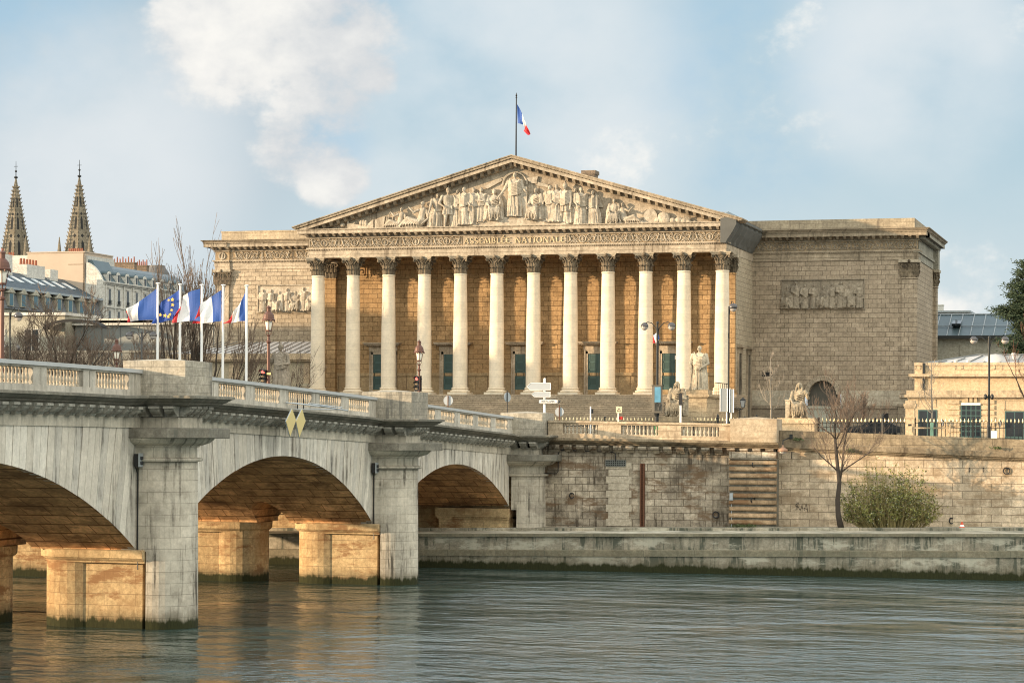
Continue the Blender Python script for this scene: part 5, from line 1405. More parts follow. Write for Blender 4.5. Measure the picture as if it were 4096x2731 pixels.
# ============================================================ FLAGS
def flag_mesh(mb, grid, stripes, th=.012):
    """grid: rows (top to bottom) of points from the hoist outwards; stripes = column limits per material"""
    nc = len(grid[0]); nr_ = len(grid)
    for side in (0, 1):
        for r in range(nr_ - 1):
            for c in range(nc - 1):
                mb.mi = next(i for i, lim in enumerate(stripes) if c < lim)
                q = [grid[r][c], grid[r][c + 1], grid[r + 1][c + 1], grid[r + 1][c]]
                q = [(x, y + (th if side else -th), z) for x, y, z in q]
                mb.add(q if side == 0 else q[::-1], [(0, 1, 2, 3)])
    return mb
def cloth(px_top, px_bot, Y, ncol, nrow, wave, seed, pts_top, pts_bot):
    """corner curves given as picture sight lines on plane Y, with wind ripples in depth"""
    def interp(pts, t):
        k = t * (len(pts) - 1); i = min(int(k), len(pts) - 2); f = k - i
        return tuple(pts[i][j] + (pts[i + 1][j] - pts[i][j]) * f for j in (0, 1))
    g = []
    for r in range(nrow + 1):
        row = []
        for c in range(ncol + 1):
            u, v = c / ncol, r / nrow
            a, b = interp(pts_top, u), interp(pts_bot, u)
            p = at(a[0] + (b[0] - a[0]) * v, a[1] + (b[1] - a[1]) * v, Y)
            row.append((p.x, Y + wave * u ** .6 * math.sin(6.5 * u + 3.0 * v + seed) + .5 * wave * u * math.sin(15 * u - 4 * v + seed), p.z))
        g.append(row)
    return g
FLG = [
 (631.8, 1136, 'white flagpole with a French tricolour blowing left, leftmost of the five', [(629, 1153), (577, 1190), (540, 1218), (515, 1233), (500, 1246)], [(628, 1279), (578, 1280), (540, 1283), (522, 1285), (512, 1288)], (0, .40, .88)),
 (721, 1140, 'white flagpole with the blue European flag of yellow stars', [(717, 1158), (690, 1180), (660, 1200), (640, 1215), (634, 1222)], [(716, 1275), (690, 1278), (660, 1284), (630, 1292), (610, 1298)], None),
 (808, 1142, 'white flagpole with a French tricolour, third of the five from the left', [(801, 1155), (763, 1166), (732, 1184), (722, 1204), (726, 1240)], [(800, 1284), (768, 1282), (735, 1286), (700, 1292), (682, 1290)], (0, .34, .72)),
 (893, 1143, 'white flagpole with a mostly white French tricolour, fourth from the left', [(886, 1160), (851, 1182), (828, 1196), (808, 1212), (804, 1236)], [(886, 1283), (866, 1286), (830, 1292), (806, 1293), (764, 1293)], (0, .38, .86)),
 (987, 1145, 'white flagpole with a narrow folded French tricolour, rightmost of the five', [(982, 1163), (968, 1195), (956, 1222), (940, 1245), (914, 1272)], [(980, 1284), (963, 1284), (948, 1287), (925, 1290), (896, 1294)], (0, .36, .80)),
]
for k, (px, py, lab, top, bot, cut) in enumerate(FLG):
    Y = 176.0; a = at(px, py, Y)
    t = thing('flagpole', lab, 'flagpole', (a.x, Y, 8.25), 'flagpoles at the bridge end')
    p = MB(); p.lathe([(.13, 8.25), (.13, 8.6), (.115, 8.7), (.095, a.z)], (a.x, Y, 0), 10); part('pole', p, M['white'], t)
    p = MB(); p.lathe([(.09, a.z), (.19, a.z + .02), (.19, a.z + .08), (.05, a.z + .12)], (a.x, Y, 0), 10); part('cap', p, M['white'], t)
    top = [(x, y) for x, y in top]
    g = cloth(None, None, Y, 15, 8, .28, k * 1.7, top, bot)
    f = MB()
    if cut: flag_mesh(f, g, (int(15 * cut[1]), int(15 * cut[2]), 99)); part('flag', f, [M['fblue'], M['fwhite'], M['fred']], t, smooth=False)
    else:
        flag_mesh(f, g, (99,)); fo = part('flag', f, [M['eublue']], t)
        s_ = MB()
        for (sx, sy, r) in ((689, 1198, .19), (690, 1219, .17), (686, 1240, .15), (679, 1257, .14), (673, 1266, .17), (659, 1262, .19), (641, 1259, .16), (674, 1200, .13)):
            q = at(sx, sy, Y - .42)
            pts = [(q.x + (r if i % 2 == 0 else r * .42) * math.sin(PI * i / 5 + .2), q.z + (r if i % 2 == 0 else r * .42) * math.cos(PI * i / 5 + .2)) for i in range(10)]
            s_.prism(pts, 'y', Y - .40, Y - .36)
        part('stars', s_, M['star'], fo)
# flag on the pediment
t = thing('roof_flagpole', 'dark flagpole with a French tricolour on top of the pediment', 'flagpole', (at(2064, 630, 206).x, 206, 33.3))
a, b = at(2065.5, 392, 206), at(2064, 636, 206)
p = MB(); p.tube([(b.x, 206, 33.2), (a.x, 206, a.z)], [.075, .05], 8); p.lathe([(.0, -.1), (.09, .0), (.05, .12), (.09, .2), (.0, .5)], (a.x, 206, a.z), 8); part('pole', p, M['black'], t)
g = cloth(None, None, 206, 15, 8, .25, .6, [(2068, 417), (2080, 438), (2088, 455), (2103, 490), (2113, 515), (2118, 532)], [(2071, 494), (2082, 496), (2094, 500), (2098, 512), (2092, 523), (2115, 543)])
f = MB(); flag_mesh(f, g, (6, 10, 99)); part('flag', f, [M['fblue'], M['fwhite'], M['fred']], t)

# ============================================================ LAMPS
def lantern_lamp(name, px, pytop, X, zg, label, Y=None, group='lantern lamps on the bridge'):
    a = atx(px, pytop, X) if Y is None else at(px, pytop, Y)
    x, y, zt = a; Hh = zt - zg
    t = thing(name, label, 'street lamp', (x, y, zg), group)
    s = Hh / 5.6
    p = MB(); p.lathe([(.24, 0), (.24, .5), (.19, .56), (.2, .62), (.13, .75), (.11, 1.2), (.125, 1.24), (.10, 1.3), (.085, 2.6), (.075, 3.6), (.12, 3.64), (.13, 3.7), (.07, 3.76), (.055, 3.95), (.11, 4.0), (.06, 4.06)], (0, 0, 0), 12)
    p.xform(Matrix.Translation((x, y, zg)) @ Matrix.Scale(s, 4)); part('post', p, M['rlamp'], t, smooth=False)
    p = MB()
    for k in range(4):
        b = k * PI / 2 + .4; p.tube([(.05 * math.cos(b), .05 * math.sin(b), 4.02), (.14 * math.cos(b), .14 * math.sin(b), 4.12), (.14 * math.cos(b), .14 * math.sin(b), 4.24), (.25 * math.cos(b), .25 * math.sin(b), 4.85)], .018, 4)
    p.lathe([(.12, 4.22), (.14, 4.26), (.12, 4.3)], (0, 0, 0), 12)
    p.lathe([(.33, 4.80), (.34, 4.86), (.30, 4.9), (.29, 4.98), (.26, 5.12), (.16, 5.24), (.11, 5.28), (.11, 5.46), (.13, 5.48), (.13, 5.52), (.05, 5.56), (.02, 5.62)], (0, 0, 0), 14)
    for k in range(8):
        b = k * PI / 4; p.ball((.34 * math.cos(b), .34 * math.sin(b), 4.78), .035, .035, .06, 5, 4)
    p.xform(Matrix.Translation((x, y, zg)) @ Matrix.Scale(s, 4)); h = part('lantern_head', p, M['rlamp'], t)
    p = MB(); p.lathe([(.10, 4.28), (.13, 4.34), (.2, 4.8), (.16, 4.82)], (0, 0, 0), 12)
    p.xform(Matrix.Translation((x, y, zg)) @ Matrix.Scale(s, 4)); part('glass', p, M['lampglass'], h, smooth=True)
    return t, (x, y, zg, s)
L1 = lantern_lamp('lantern_lamp', 10, 1001, -47, DECK(87), 'large red-brown lantern lamp cut by the left edge of the photo')
L2 = lantern_lamp('lantern_lamp', 1075, 1222, -47, DECK(116.6), 'tall red-brown lantern lamp left of the helmeted statue')
L3 = lantern_lamp('lantern_lamp', 1677, 1360, -47, DECK(142), 'red-brown lantern lamp behind the middle parapet block, against the columns')
L4 = lantern_lamp('lantern_lamp', 467, 1355, -76, 9.0, 'small distant lantern lamp behind the parapet in front of the bare trees')
def traffic_light(px, py0, py1, Y, side, label):
    a, b = at(px, py0, Y), at(px, py1, Y)
    t = thing('traffic_light', label, 'traffic light', (a.x, Y, b.z), 'traffic lights on the lamp posts')
    h = a.z - b.z; p = MB(); p.box(a.x - .13, a.x + .13, Y - .1, Y + .12, b.z, a.z); p.box(a.x - .24, a.x + .24, Y + .12, Y + .14, b.z - .04, a.z + .04); part('housing', p, M['black'], t)
    p = MB()
    for k in range(3):
        z = a.z - h * (k + .5) / 3
        p.torus((a.x - .04, Y - .16, z + .02), .13, .018, 'y', 10, 4, -.2, PI + .2)
        p.rings([[(a.x - .04 + .14 * math.cos(q), Y - .34 + .0 * q, z + .02 + .12 * math.sin(q)) for q in [PI * i / 8 for i in range(9)]], [(a.x - .04 + .14 * math.cos(q), Y - .1, z + .02 + .13 * math.sin(q)) for q in [PI * i / 8 for i in range(9)]]], closed=False)
    part('visors', p, M['black'], t)
    for k, m_ in enumerate(('redon', 'amber', 'amber')):
        p = MB(); z = a.z - h * (k + .5) / 3; p.ball((a.x - .02, Y - .1, z), .1, .05, .1, 10, 6); part('lens', p, M[m_], t)
    p = MB(); p.box(a.x - .05, a.x + .3, Y - .02, Y + .02, a.z - .2, a.z - .14); p.box(a.x - .05, a.x + .3, Y - .02, Y + .02, b.z + .1, b.z + .16); part('bracket', p, M['black'], t)
    return t
traffic_light(1056, 1480, 1528, L2[1][1] - .02, 1, 'traffic light showing red on the tall lamp post left of the helmeted statue')
traffic_light(1670, 1505, 1562, L3[1][1] - .02, 1, 'traffic light showing red on the lamp post behind the middle parapet block')
p = MB(); a, b = at(1067, 1490, L2[1][1] - .16), at(1083, 1499, L2[1][1] - .16); p.box(a.x, b.x, a.y, a.y + .03, b.z, a.z); solo('post_plate', p, M['yellow'], 'small yellow plate strapped to the tall lamp post', 'plate', (a.x, a.y, b.z))

def globe_lamp(px, pyt, gl, pyg, Y, label, zg=8.25, dark=True):
    top = at(px, pyt, Y)
    t = thing('globe_lamp', label, 'street lamp', (top.x, Y, zg), 'double globe street lamps')
    p = MB(); p.lathe([(.16, 0), (.15, 1.0), (.09, 1.2), (.075, top.z - zg - .15), (.1, top.z - zg - .12), (.09, top.z - zg - .02), (.02, top.z - zg + .04)], (top.x, Y, zg), 10)
    zc_ = zg + (top.z - zg) * .42
    for q in (-1, 1): p.ball((top.x + q * .24, Y - .1, zc_), .13, .13, .22, 8, 5)
    p.box(top.x - .25, top.x + .25, Y - .05, Y + .05, zc_ - .05, zc_ + .05)
    part('post', p, M['iron'] if dark else M['globe'], t)
    for g in gl:
        q = at(g, pyg, Y)
        dx = q.x - top.x
        ar = MB(); ar.tube([(top.x, Y, top.z - 1.0), (top.x + dx * .12, Y, top.z - .45), (top.x + dx * .45, Y, top.z - .08), (top.x + dx * .75, Y, top.z - .02), (q.x, Y, top.z - .12), (q.x, Y, q.z + .2)], .035, 6)
        h = part('arm', ar, M['iron'] if dark else M['globe'], t)
        r = .30
        p = MB(); p.rings([[(q.x + r * math.cos(v) * math.cos(2 * PI * i / 14), Y + r * math.cos(v) * math.sin(2 * PI * i / 14), q.z + r * math.sin(v)) for i in range(14)] for v in [k * PI / 14 - .1 for k in range(8)]], True, True, True); part('globe_cap', p, M['globe'], h, smooth=True)
        p = MB(); p.rings([[(q.x + r * .93 * math.cos(v) * math.cos(2 * PI * i / 14), Y + r * .93 * math.cos(v) * math.sin(2 * PI * i / 14), q.z + r * .93 * math.sin(v)) for i in range(14)] for v in [-.1 - k * PI / 14 for k in range(7)]], True, True, True); part('globe', p, M['globew'], h, smooth=True)
    return t
globe_lamp(2630, 1287, (2578, 2686), 1306, 170, 'black street lamp with two globes before the right columns')
globe_lamp(3957, 1345, (3895, 4020), 1361, 176, 'tall street lamp with two globes in front of the cream gatehouse')
globe_lamp(567, 1325, (517, 613), 1343, 172, 'distant street lamp with two globes left of the flagpoles', dark=False)
def single_lamp(px, pyt, g, pyg, Y, label, zg=8.25):
    top = at(px, pyt, Y); q = at(g, pyg, Y)
    t = thing('post_lamp', label, 'street lamp', (top.x, Y, zg), 'single globe street lamps')
    p = MB(); p.lathe([(.14, 0), (.12, 1.2), (.075, 1.3), (.06, top.z - zg)], (top.x, Y, zg), 10); part('post', p, M['iron'], t)
    ar = MB(); ar.tube([(top.x, Y, top.z - 1.0), (top.x + .1, Y, top.z - .1), (top.x + (q.x - top.x) * .6, Y, top.z + .35), (q.x, Y, top.z + .3), (q.x, Y, q.z + .2)], .03, 5); h = part('arm', ar, M['iron'], t)
    r = .31; p = MB(); p.ball((q.x, Y, q.z), r, r, .27, 12, 8); part('globe_cap', p, M['globe'], h, smooth=True)
    p = MB(); p.ball((q.x, Y, q.z - .1), r * .85, r * .85, .26, 12, 8); part('globe', p, M['globew'], h, smooth=True)
single_lamp(2916, 1225, 2933, 1228, 172, 'tall single globe street lamp just right of the last column')
single_lamp(40, 1248, 74, 1264, 150, 'grey single globe street lamp near the left edge', zg=8.9)
p = MB(); q = at(72, 1389, 150); p.tube([(q.x - 1.1, 150, q.z - .05), (q.x - .8, 150, q.z + .22), (q.x - .2, 150, q.z + .28), (q.x, 150, q.z + .1)], .03, 5); p.ball((q.x, 150, q.z - .05), .14, .14, .2)
solo('bracket_lamp', p, M['globe'], 'small grey pendant lamp on a curved bracket near the left edge', 'lamp', (q.x, 150, q.z))

def lantern_wall(px, pyt, pyb, Y, label, bracket=None, mat='iron'):
    a, b = at(px, pyt, Y), at(px, pyb, Y); h = a.z - b.z
    t = thing('wall_lantern', label, 'lantern', (a.x, Y, b.z), 'black wall lanterns')
    p = MB(); w = h * .21
    p.rings([[(a.x + s1 * r, Y + s2 * r, b.z + h * z) for s1, s2 in ((-1, -1), (1, -1), (1, 1), (-1, 1))] for r, z in ((w * 1.15, .68), (w * 1.2, .72), (w * .55, .86), (w * .5, .9), (w * .1, 1.0))]); p.box(a.x - w * .6, a.x + w * .6, Y - w * .6, Y + w * .6, b.z, b.z + h * .06)
    for s1 in (-1, 1):
        for s2 in (-1, 1): p.tube([(a.x + s1 * w * .6, Y + s2 * w * .6, b.z), (a.x + s1 * w * 1.1, Y + s2 * w * 1.1, b.z + h * .68)], .02, 4)
    if bracket:
        q = at(bracket[0], bracket[1], Y); p.tube([(a.x, Y, b.z), (a.x, Y, b.z - .15), (q.x, Y, q.z + .12), ], .03, 5); p.tube([(q.x, Y, q.z + .12), (q.x, Y, q.z - .25), (q.x + .3 * (a.x - q.x), Y, q.z - .12), (a.x - .1 * (a.x - q.x), Y, b.z - .1)], .03, 5)
        p.tube([(q.x, Y, q.z), (q.x, Y + .8, q.z)], .03, 4)
    part('frame', p, M[mat], t)
    p = MB(); p.rings([[(a.x + s1 * r, Y + s2 * r, b.z + h * z) for s1, s2 in ((-1, -1), (1, -1), (1, 1), (-1, 1))] for r, z in ((w * .58, .06), (w * 1.05, .67))]); part('glass', p, plain('dull_lantern_glass', (.34, .34, .33), .2), t)
lantern_wall(2972, 1588, 1630, 196, 'black lantern on a scrolled bracket right of the robed statue', (2944, 1634))
lantern_wall(3392, 1602, 1638, 200, 'black wall lantern right of the arched niche')
lantern_wall(3770, 1676, 1704, 195.6, 'small black wall lantern left of the gatehouse glazed door')
lantern_wall(4000, 1678, 1706, 195.6, 'small black wall lantern right of the gatehouse glazed door')
# orange-brown flood lamp on the embankment wall
a = at(3131, 1803, 154.2); t = thing('flood_lamp', 'rust coloured dome lamp hung on the embankment wall beside the buttress', 'lamp', (a.x, 154.2, a.z))
p = MB(); p.lathe([(.33, -.06), (.36, .02), (.30, .14), (.14, .22), (.06, .26), (.05, .4)], a, 16); part('shade', p, plain('rusty_shade', (.33, .19, .12), .5, .2, .1), t, smooth=True)
p = MB(); p.lathe([(.30, -.06), (.22, -.17), (.05, -.2)], a, 14); part('bowl', p, M['globew'], t, smooth=True)
p = MB(); p.tube([(a.x, 154.2, a.z + .38), (a.x, 154.3, a.z + .7), (a.x + .35, 155.2, a.z + .9)], .04, 5); p.box(a.x + .3, a.x + .5, 155.05, 155.2, a.z + .8, a.z + 1.1); p.tube([(a.x + .45, 155.2, a.z + 1.0), (a.x + .43, 155.25, a.z - .5)], .03, 4); part('bracket', p, M['iron'], t)

# ============================================================ SIGNS
def pole(mb, px, pyt, Y, r=.045, zg=8.25, seg=8):
    a = at(px, pyt, Y); mb.tube([(a.x, Y, zg), (a.x, Y, a.z)], r, seg); return a
Y = 164.0
a = at(2179, 1512, Y); t = thing('direction_signpost', 'white signpost with two grey arrows pointing left and a white INVALIDES arrow', 'signpost', (a.x, Y, 8.25))
p = MB(); p.lathe([(.095, 8.25), (.095, a.z - .05), (.06, a.z)], (a.x, Y, 0), 10); part('post', p, M['white'], t)
def arrow(px0, px1, pyt, pyb, left, mats, nm, border=False, Yo=-.13):
    u, v = at(px0, pyt, Y + Yo), at(px1, pyb, Y + Yo); tip = abs(v.x - u.x) * .13
    x0, x1, z1, z0 = u.x, v.x, u.z, v.z; zm = (z0 + z1) / 2
    poly = [(x0, zm), (x0 + tip * 1.2, z0), (x1, z0), (x1, z1), (x0 + tip * 1.2, z1)] if left else [(x0, z0), (x1 - tip, z0), (x1, zm), (x1 - tip, z1), (x0, z1)]
    q = MB(); q.prism(poly, 'y', Y + Yo, Y + Yo + .07); o_ = part(nm, q, mats, t)
    q = MB()
    n = len(poly); cx = sum(u_[0] for u_ in poly) / n; 
    for i in range(n):
        (ax, az), (bx_, bz) = poly[i], poly[(i + 1) % n]; q.tube([(ax, Y + Yo - .01, az), (bx_, Y + Yo - .01, bz)], .022, 4)
    part('sign_border', q, M['white'] if left else M['black'], o_)
    return o_, (x0, x1, z0, z1)
arrow(2108, 2202, 1532, 1559, True, M['signgrey'], 'sign_arrow', Yo=-.16); arrow(2127, 2201, 1567, 1587, True, M['signgrey'], 'sign_arrow', Yo=-.16)
o_, (x0, x1, z0, z1) = arrow(2155, 2242, 1597, 1613, False, M['signw'], 'sign_arrow')
text_mesh('lettering', 'INVALIDES', (z1 - z0) * .62, M['black'], t, (x0 + (x1 - x0) * .42, Y - .17, (z0 + z1) / 2), width=(x1 - x0) * .62, ext=.005)
q = MB(); q.prism([(x1 - .30, z0 + .03), (x1 - .04, (z0 + z1) / 2), (x1 - .30, z1 - .03), (x1 - .18, (z0 + z1) / 2)], 'y', Y - .15, Y - .13); part('chevron', q, M['black'], t)
def disc_sign(px, py, r_px, pt, Y, label, turn=0, pmat='rust', off=0):
    a = at(px, py, Y); r = r_px * Y * 1.03 / F
    t = thing('round_sign', label, 'road sign', (a.x + off, Y, 8.25), 'backs of round road signs')
    p = MB(); top = at(px, pt, Y); p.tube([(a.x + off, Y - .06, 8.25), (a.x + off, Y - .06, top.z)], .04, 6); part('post', p, M[pmat], t)
    p = MB(); st = len(p.v); p.prism([(r * math.cos(2 * PI * i / 24), r * math.sin(2 * PI * i / 24)) for i in range(24)], 'y', 0, .03); p.torus((0, .01, 0), r, .02, 'y', 24, 4)
    p.xform(Matrix.Translation((a.x, Y, a.z)) @ Matrix.Rotation(turn, 4, 'Z')); part('disc', p, M['signgrey'] if turn == 0 else M['signgrey'], t)
    return t
disc_sign(1793, 1602, 19.5, 1582, 158.5, 'pale back of a round road sign left of the signpost, above the parapet')
disc_sign(2030, 1588, 19, 1562, 160, 'round road sign seen edge on, on a dark post behind the bridge end', turn=1.1, pmat='black')
disc_sign(2238, 1647, 17.5, 1620, 159, 'pale back of a round road sign just right of the signpost')
p = MB(); a, b = at(2357, 1636, 158), at(2372, 1653, 158); p.box(a.x, b.x, 158, 158.12, b.z, a.z)
t = thing('grey_sign_box', 'small grey box sign on a white post above the balustrade', 'road sign', (a.x, 158, 8.25)); part('box', p, M['black'], t)
p = MB(); c_ = at(2363, 1625, 158); p.tube([(c_.x, 157.95, 8.25), (c_.x, 157.95, c_.z)], .05, 8); part('post', p, M['white'], t)
a, b = at(2464, 1625, 158), at(2487, 1651, 158)
t = thing('warning_sign', 'cream square sign with a warning triangle above the balustrade', 'road sign', (a.x, 158, 8.25))
p = MB(); p.box(a.x, b.x, 158, 158.1, b.z, a.z); part('panel', p, plain('cream_sign', (.62, .52, .36), .6, 0, .05), t)
p = MB(); xm = (a.x + b.x) / 2; w = (b.x - a.x) * .3
for q0, q1 in (((-1, -.8), (1, -.8)), ((1, -.8), (0, .9)), ((0, .9), (-1, -.8))): p.tube([(xm + q0[0] * w, 157.99, (a.z + b.z) / 2 + q0[1] * w), (xm + q1[0] * w, 157.99, (a.z + b.z) / 2 + q1[1] * w)], .012, 4)
part('triangle', p, M['black'], t)
p = MB(); p.tube([(xm - .05, 158.05, 8.25), (xm - .05, 158.05, b.z)], .05, 8); part('post', p, M['white'], t)
p = MB(); a, b = at(2474, 1665, 158), at(2488, 1678, 158); p.box(a.x, b.x, 158.1, 158.3, b.z, a.z); p.box(a.x + .03, b.x - .03, 158.08, 158.1, b.z + .03, a.z - .03); solo('red_box', p, M['red'], 'small red box at the foot of the warning sign', 'box', (a.x, 158.1, b.z))
# advertising panel
Y = 163.0; a, b = at(2605, 1543, Y), at(2645, 1648, Y)
t = thing('advertising_panel', 'tall double sided advertising panel with a blue sea poster in front of the columns', 'advertising panel', (a.x, Y, 8.25))
p = MB(); xm = a.x + (b.x - a.x) * .26
p.prism([(a.x, Y + .25), (xm, Y), (b.x, Y), (b.x, Y + .35), (a.x + .05, Y + .4)], 'z', b.z, a.z); p.box(a.x - .03, b.x + .03, Y - .03, Y + .43, b.z - .06, b.z); p.box(a.x - .03, b.x + .03, Y - .03, Y + .43, a.z, a.z + .06)
part('case', p, plain('bronze_case', (.16, .14, .11), .4, .4, .1), t)
p = MB(); p.box(xm + .06, b.x - .05, Y - .02, Y, b.z + (a.z - b.z) * .38, a.z - .08); q = part('poster', p, M['poster'], t)
p = MB(); p.box(xm + .06, b.x - .05, Y - .02, Y, b.z + .08, b.z + (a.z - b.z) * .38)
for k in range(7): p.tube([(xm + .1 + .06 * k, Y - .02, b.z + .15), (xm + .1 + .08 * k, Y - .03, b.z + .6 + .1 * math.sin(k))], .03, 5)
part('poster_foot', p, M['posterd'], q)
p = MB(); xm2 = (a.x + b.x) / 2; p.lathe([(.16, 8.25), (.14, b.z - .3), (.22, b.z - .05), (.22, b.z)], (xm2, Y + .2, 0), 10)
for k in range(3): p.torus((b.x + .12, Y + .2, b.z - .1 + .33 * k), .12, .02, 'y', 9, 4, -PI / 2, PI / 2)
part('foot', p, M['iron'], t)
a, b = at(2717, 1572, 160), at(2727, 1620, 160); t = thing('marker_post', 'white marker post with a dark upper half in front of the seated statue', 'post', (a.x, 160, 8.25))
p = MB(); p.box(a.x - .02, b.x + .02, 160, 160.15, b.z, a.z); part('signal_box', p, M['black'], t)
p = MB(); p.box(a.x + .02, b.x - .03, 160.02, 160.12, 8.25, b.z); part('post', p, M['white'], t)
for (x0, x1, y0, y1, lab, tn) in ((2881, 2909, 1553, 1646, 'grey panel sign seen from behind, left of the lamp post beside the robed statue', 0), (2919, 2934, 1556, 1650, 'pale panel sign seen from behind, right of the lamp post beside the robed statue', 0)):
    Y = 171.6; a, b = at(x0, y0, Y), at(x1, y1, Y)
    t = thing('panel_sign', lab, 'road sign', (a.x, Y, 8.25)); p = MB()
    p.box(a.x, b.x, Y, Y + .05, b.z, a.z); part('panel', p, plain('dull_grey_panel', (.25, .27, .275), .5, .1, .08), t)
    p = MB(); p.box(a.x - .03, a.x + .03, Y - .04, Y + .06, b.z, a.z); p.box(b.x - .03, b.x + .03, Y - .04, Y + .06, b.z, a.z); xe = b.x - .06 if x0 < 2900 else a.x + .1; p.tube([(xe, Y + .1, 8.25), (xe, Y + .1, a.z)], .05, 6); part('frame', p, M['white'], t)
# yellow navigation diamonds hung from the parapet
t = thing('navigation_board', 'pair of yellow diamond navigation boards hung from the bridge parapet', 'navigation sign', (-43, 111, 9.5))
for cx, dy in ((1161, 0), (1201, 0)):
    Xd = -42.75
    pt = [atx(q[0], q[1], Xd) for q in ((cx + 5, 1636), (cx + 20.5, 1680) if cx < 1180 else (cx + 18.5, 1684), (cx - 3, 1745) if cx < 1180 else (cx - 6, 1748), (cx - 19, 1685))]
    p = MB(); yc_ = sum(q.y for q in pt) / 4; 
    st = len(p.v); p.prism([(q.y, q.z) for q in pt], 'x', Xd, Xd + .04); part('diamond_panel', p, M['yellow'], t)
    p = MB()
    for i in range(4): p.tube([(Xd, pt[i].y, pt[i].z), (Xd, pt[(i + 1) % 4].y, pt[(i + 1) % 4].z)], .03, 4)
    part('panel_edge', p, M['signgrey'], t)
p = MB()
yb0 = atx(1150, 1608, -43.9).y; 
for d in (0, .9, 3.2):
    p.tube([(-44.0, yb0 + d, zr(yb0) - .85), (-42.7, yb0 + 2.2 + d * .8, zr(yb0) - 1.05)], .035, 5)
p.tube([(-42.7, yb0 + 1.5, zr(yb0) - 1.0), (-42.7, yb0 + 5.6, zr(yb0) - 1.2)], .04, 5); p.tube([(-44.0, yb0 + .3, zr(yb0) - 1.2), (-42.7, yb0 + 4.4, zr(yb0) - 1.15)], .03, 5)
part('bracket', p, M['signgrey'], t)
p = MB()
for q in (1188, 1213):
    z = atx(q, 1600, -44.0); p.tube([(-43.99, z.y, z.z + .3), (-43.96, z.y, z.z - 1.0)], .03, 4)
part('clamp', p, M['iron'], t)

# ============================================================ RAILINGS
GT = (at(2500, 1668, 183).z)
def railing(name, x0, x1, Y, label, zb=8.25, zt=None, skip=()):
    t = thing(name, label, 'railing', ((x0 + x1) / 2, Y, zb), 'iron railings with gilded spear tips')
    p = MB(); g = MB(); n = int((x1 - x0) / .29)
    for i in range(n + 1):
        x = x0 + (x1 - x0) * i / n
        p.box(x - .022, x + .022, Y - .022, Y + .022, zb, GT - .32)
        g.lathe([(.025, GT - .34), (.07, GT - .24), (.045, GT - .12), (.0, GT + .02)], (x, Y, 0), 5)
    for z in (zb + .15, GT - .38, GT - .72): p.box(x0, x1, Y - .03, Y + .03, z - .025, z + .025)
    x = x0
    while x < x1: p.box(x - .06, x + .06, Y - .06, Y + .06, zb, GT - .1); p.ball((x, Y, GT - .02), .09); x += 4.4
    part('bars', p, M['iron'], t); part('spear_tips', g, M['gold'], t)
railing('iron_railing', at(2208, 1680, 183).x, at(2655, 1680, 183).x, 183, 'black railing with gilded tips in front of the steps')
railing('iron_railing', at(2760, 1680, 183).x, at(3125, 1680, 183).x, 183, 'black railing with gilded tips between the two seated statues')
railing('iron_railing', at(3275, 1690, 183).x, at(3618, 1690, 183).x, 183, 'black railing with gilded tips between the right seated statue and the gate pillar')
railing('iron_railing', at(3660, 1690, 183).x, 8, 183, 'black railing with gilded tips in front of the cream gatehouse')
a, b = at(3622, 1606, 182.6), at(3657, 1740, 182.6)
t = thing('gate_pillar', 'square cream gate pillar with a moulded cap between the railings', 'pillar', ((a.x + b.x) / 2, 182.6, 8.25))
p = MB(); p.box(a.x, b.x, 182.6, 183.3, 8.25, a.z - .5); p.box(a.x - .05, b.x + .05, 182.55, 183.35, 9.9, 10.0); part('shaft', p, M['cream'], t)
p = MB(); p.box(a.x - .08, b.x + .08, 182.5, 183.4, a.z - .5, a.z - .36); p.box(a.x - .14, b.x + .14, 182.46, 183.44, a.z - .36, a.z - .14); p.box(a.x - .02, b.x + .02, 182.55, 183.35, a.z - .14, a.z + .1); part('cap', p, M['creamt'], t)
p = MB(); q = at(3639, 1699, 182.6); p.box(q.x - .12, q.x + .12, 182.57, 182.6, q.z - .07, q.z + .07)
for k in (-1, 1): p.tube([(q.x + k * .05 - .02, 182.56, q.z - .03), (q.x + k * .05, 182.56, q.z + .04), (q.x + k * .05 + .02, 182.56, q.z - .03)], .008, 4)
part('number_plate', p, M['black'], t)
for px, lab in ((2871, 'black iron bollard post behind the balustrade left of the lamp post'), (3026, 'slim black post behind the parapet block below the young tree'), (3531, 'black post in the railing left of the gate pillar')):
    a = at(px, 1655 if px != 3026 else 1657, 181); p = MB(); p.lathe([(.1, 8.25), (.1, a.z - .35), (.13, a.z - .3), (.08, a.z - .22), (.1, a.z - .12), (.03, a.z)], (a.x, 181, 0), 8)
    solo('iron_post', p, M['iron'], lab, 'post', (a.x, 181, 8.25))
# bins, car, cone, little notice board
for px, lab in ((2638, 'green recycling bin glimpsed through the balusters, left one'), (2662, 'green recycling bin glimpsed through the balusters, right one')):
    a = at(px, 1700, 160); t = thing('recycling_bin', lab, 'bin', (a.x, 160, 8.25), 'green recycling bins')
    p = MB(); p.hexa([(a.x - .25, 159.7, 8.3), (a.x + .25, 159.7, 8.3), (a.x + .25, 160.3, 8.3), (a.x - .25, 160.3, 8.3), (a.x - .3, 159.65, 9.15), (a.x + .3, 159.65, 9.15), (a.x + .3, 160.35, 9.15), (a.x - .3, 160.35, 9.15)]); part('body', p, M['bin'], t)
    p = MB(); p.box(a.x - .33, a.x + .33, 159.6, 160.4, 9.15, 9.22); p.tube([(a.x - .2, 160.4, 8.35), (a.x + .2, 160.4, 8.35)], .1, 8); part('lid', p, M['bin'], t)
a = at(3500, 1735, 188); t = thing('parked_car', 'dark parked car behind the railing below the arched niche', 'car', (a.x, 188, 8.36))
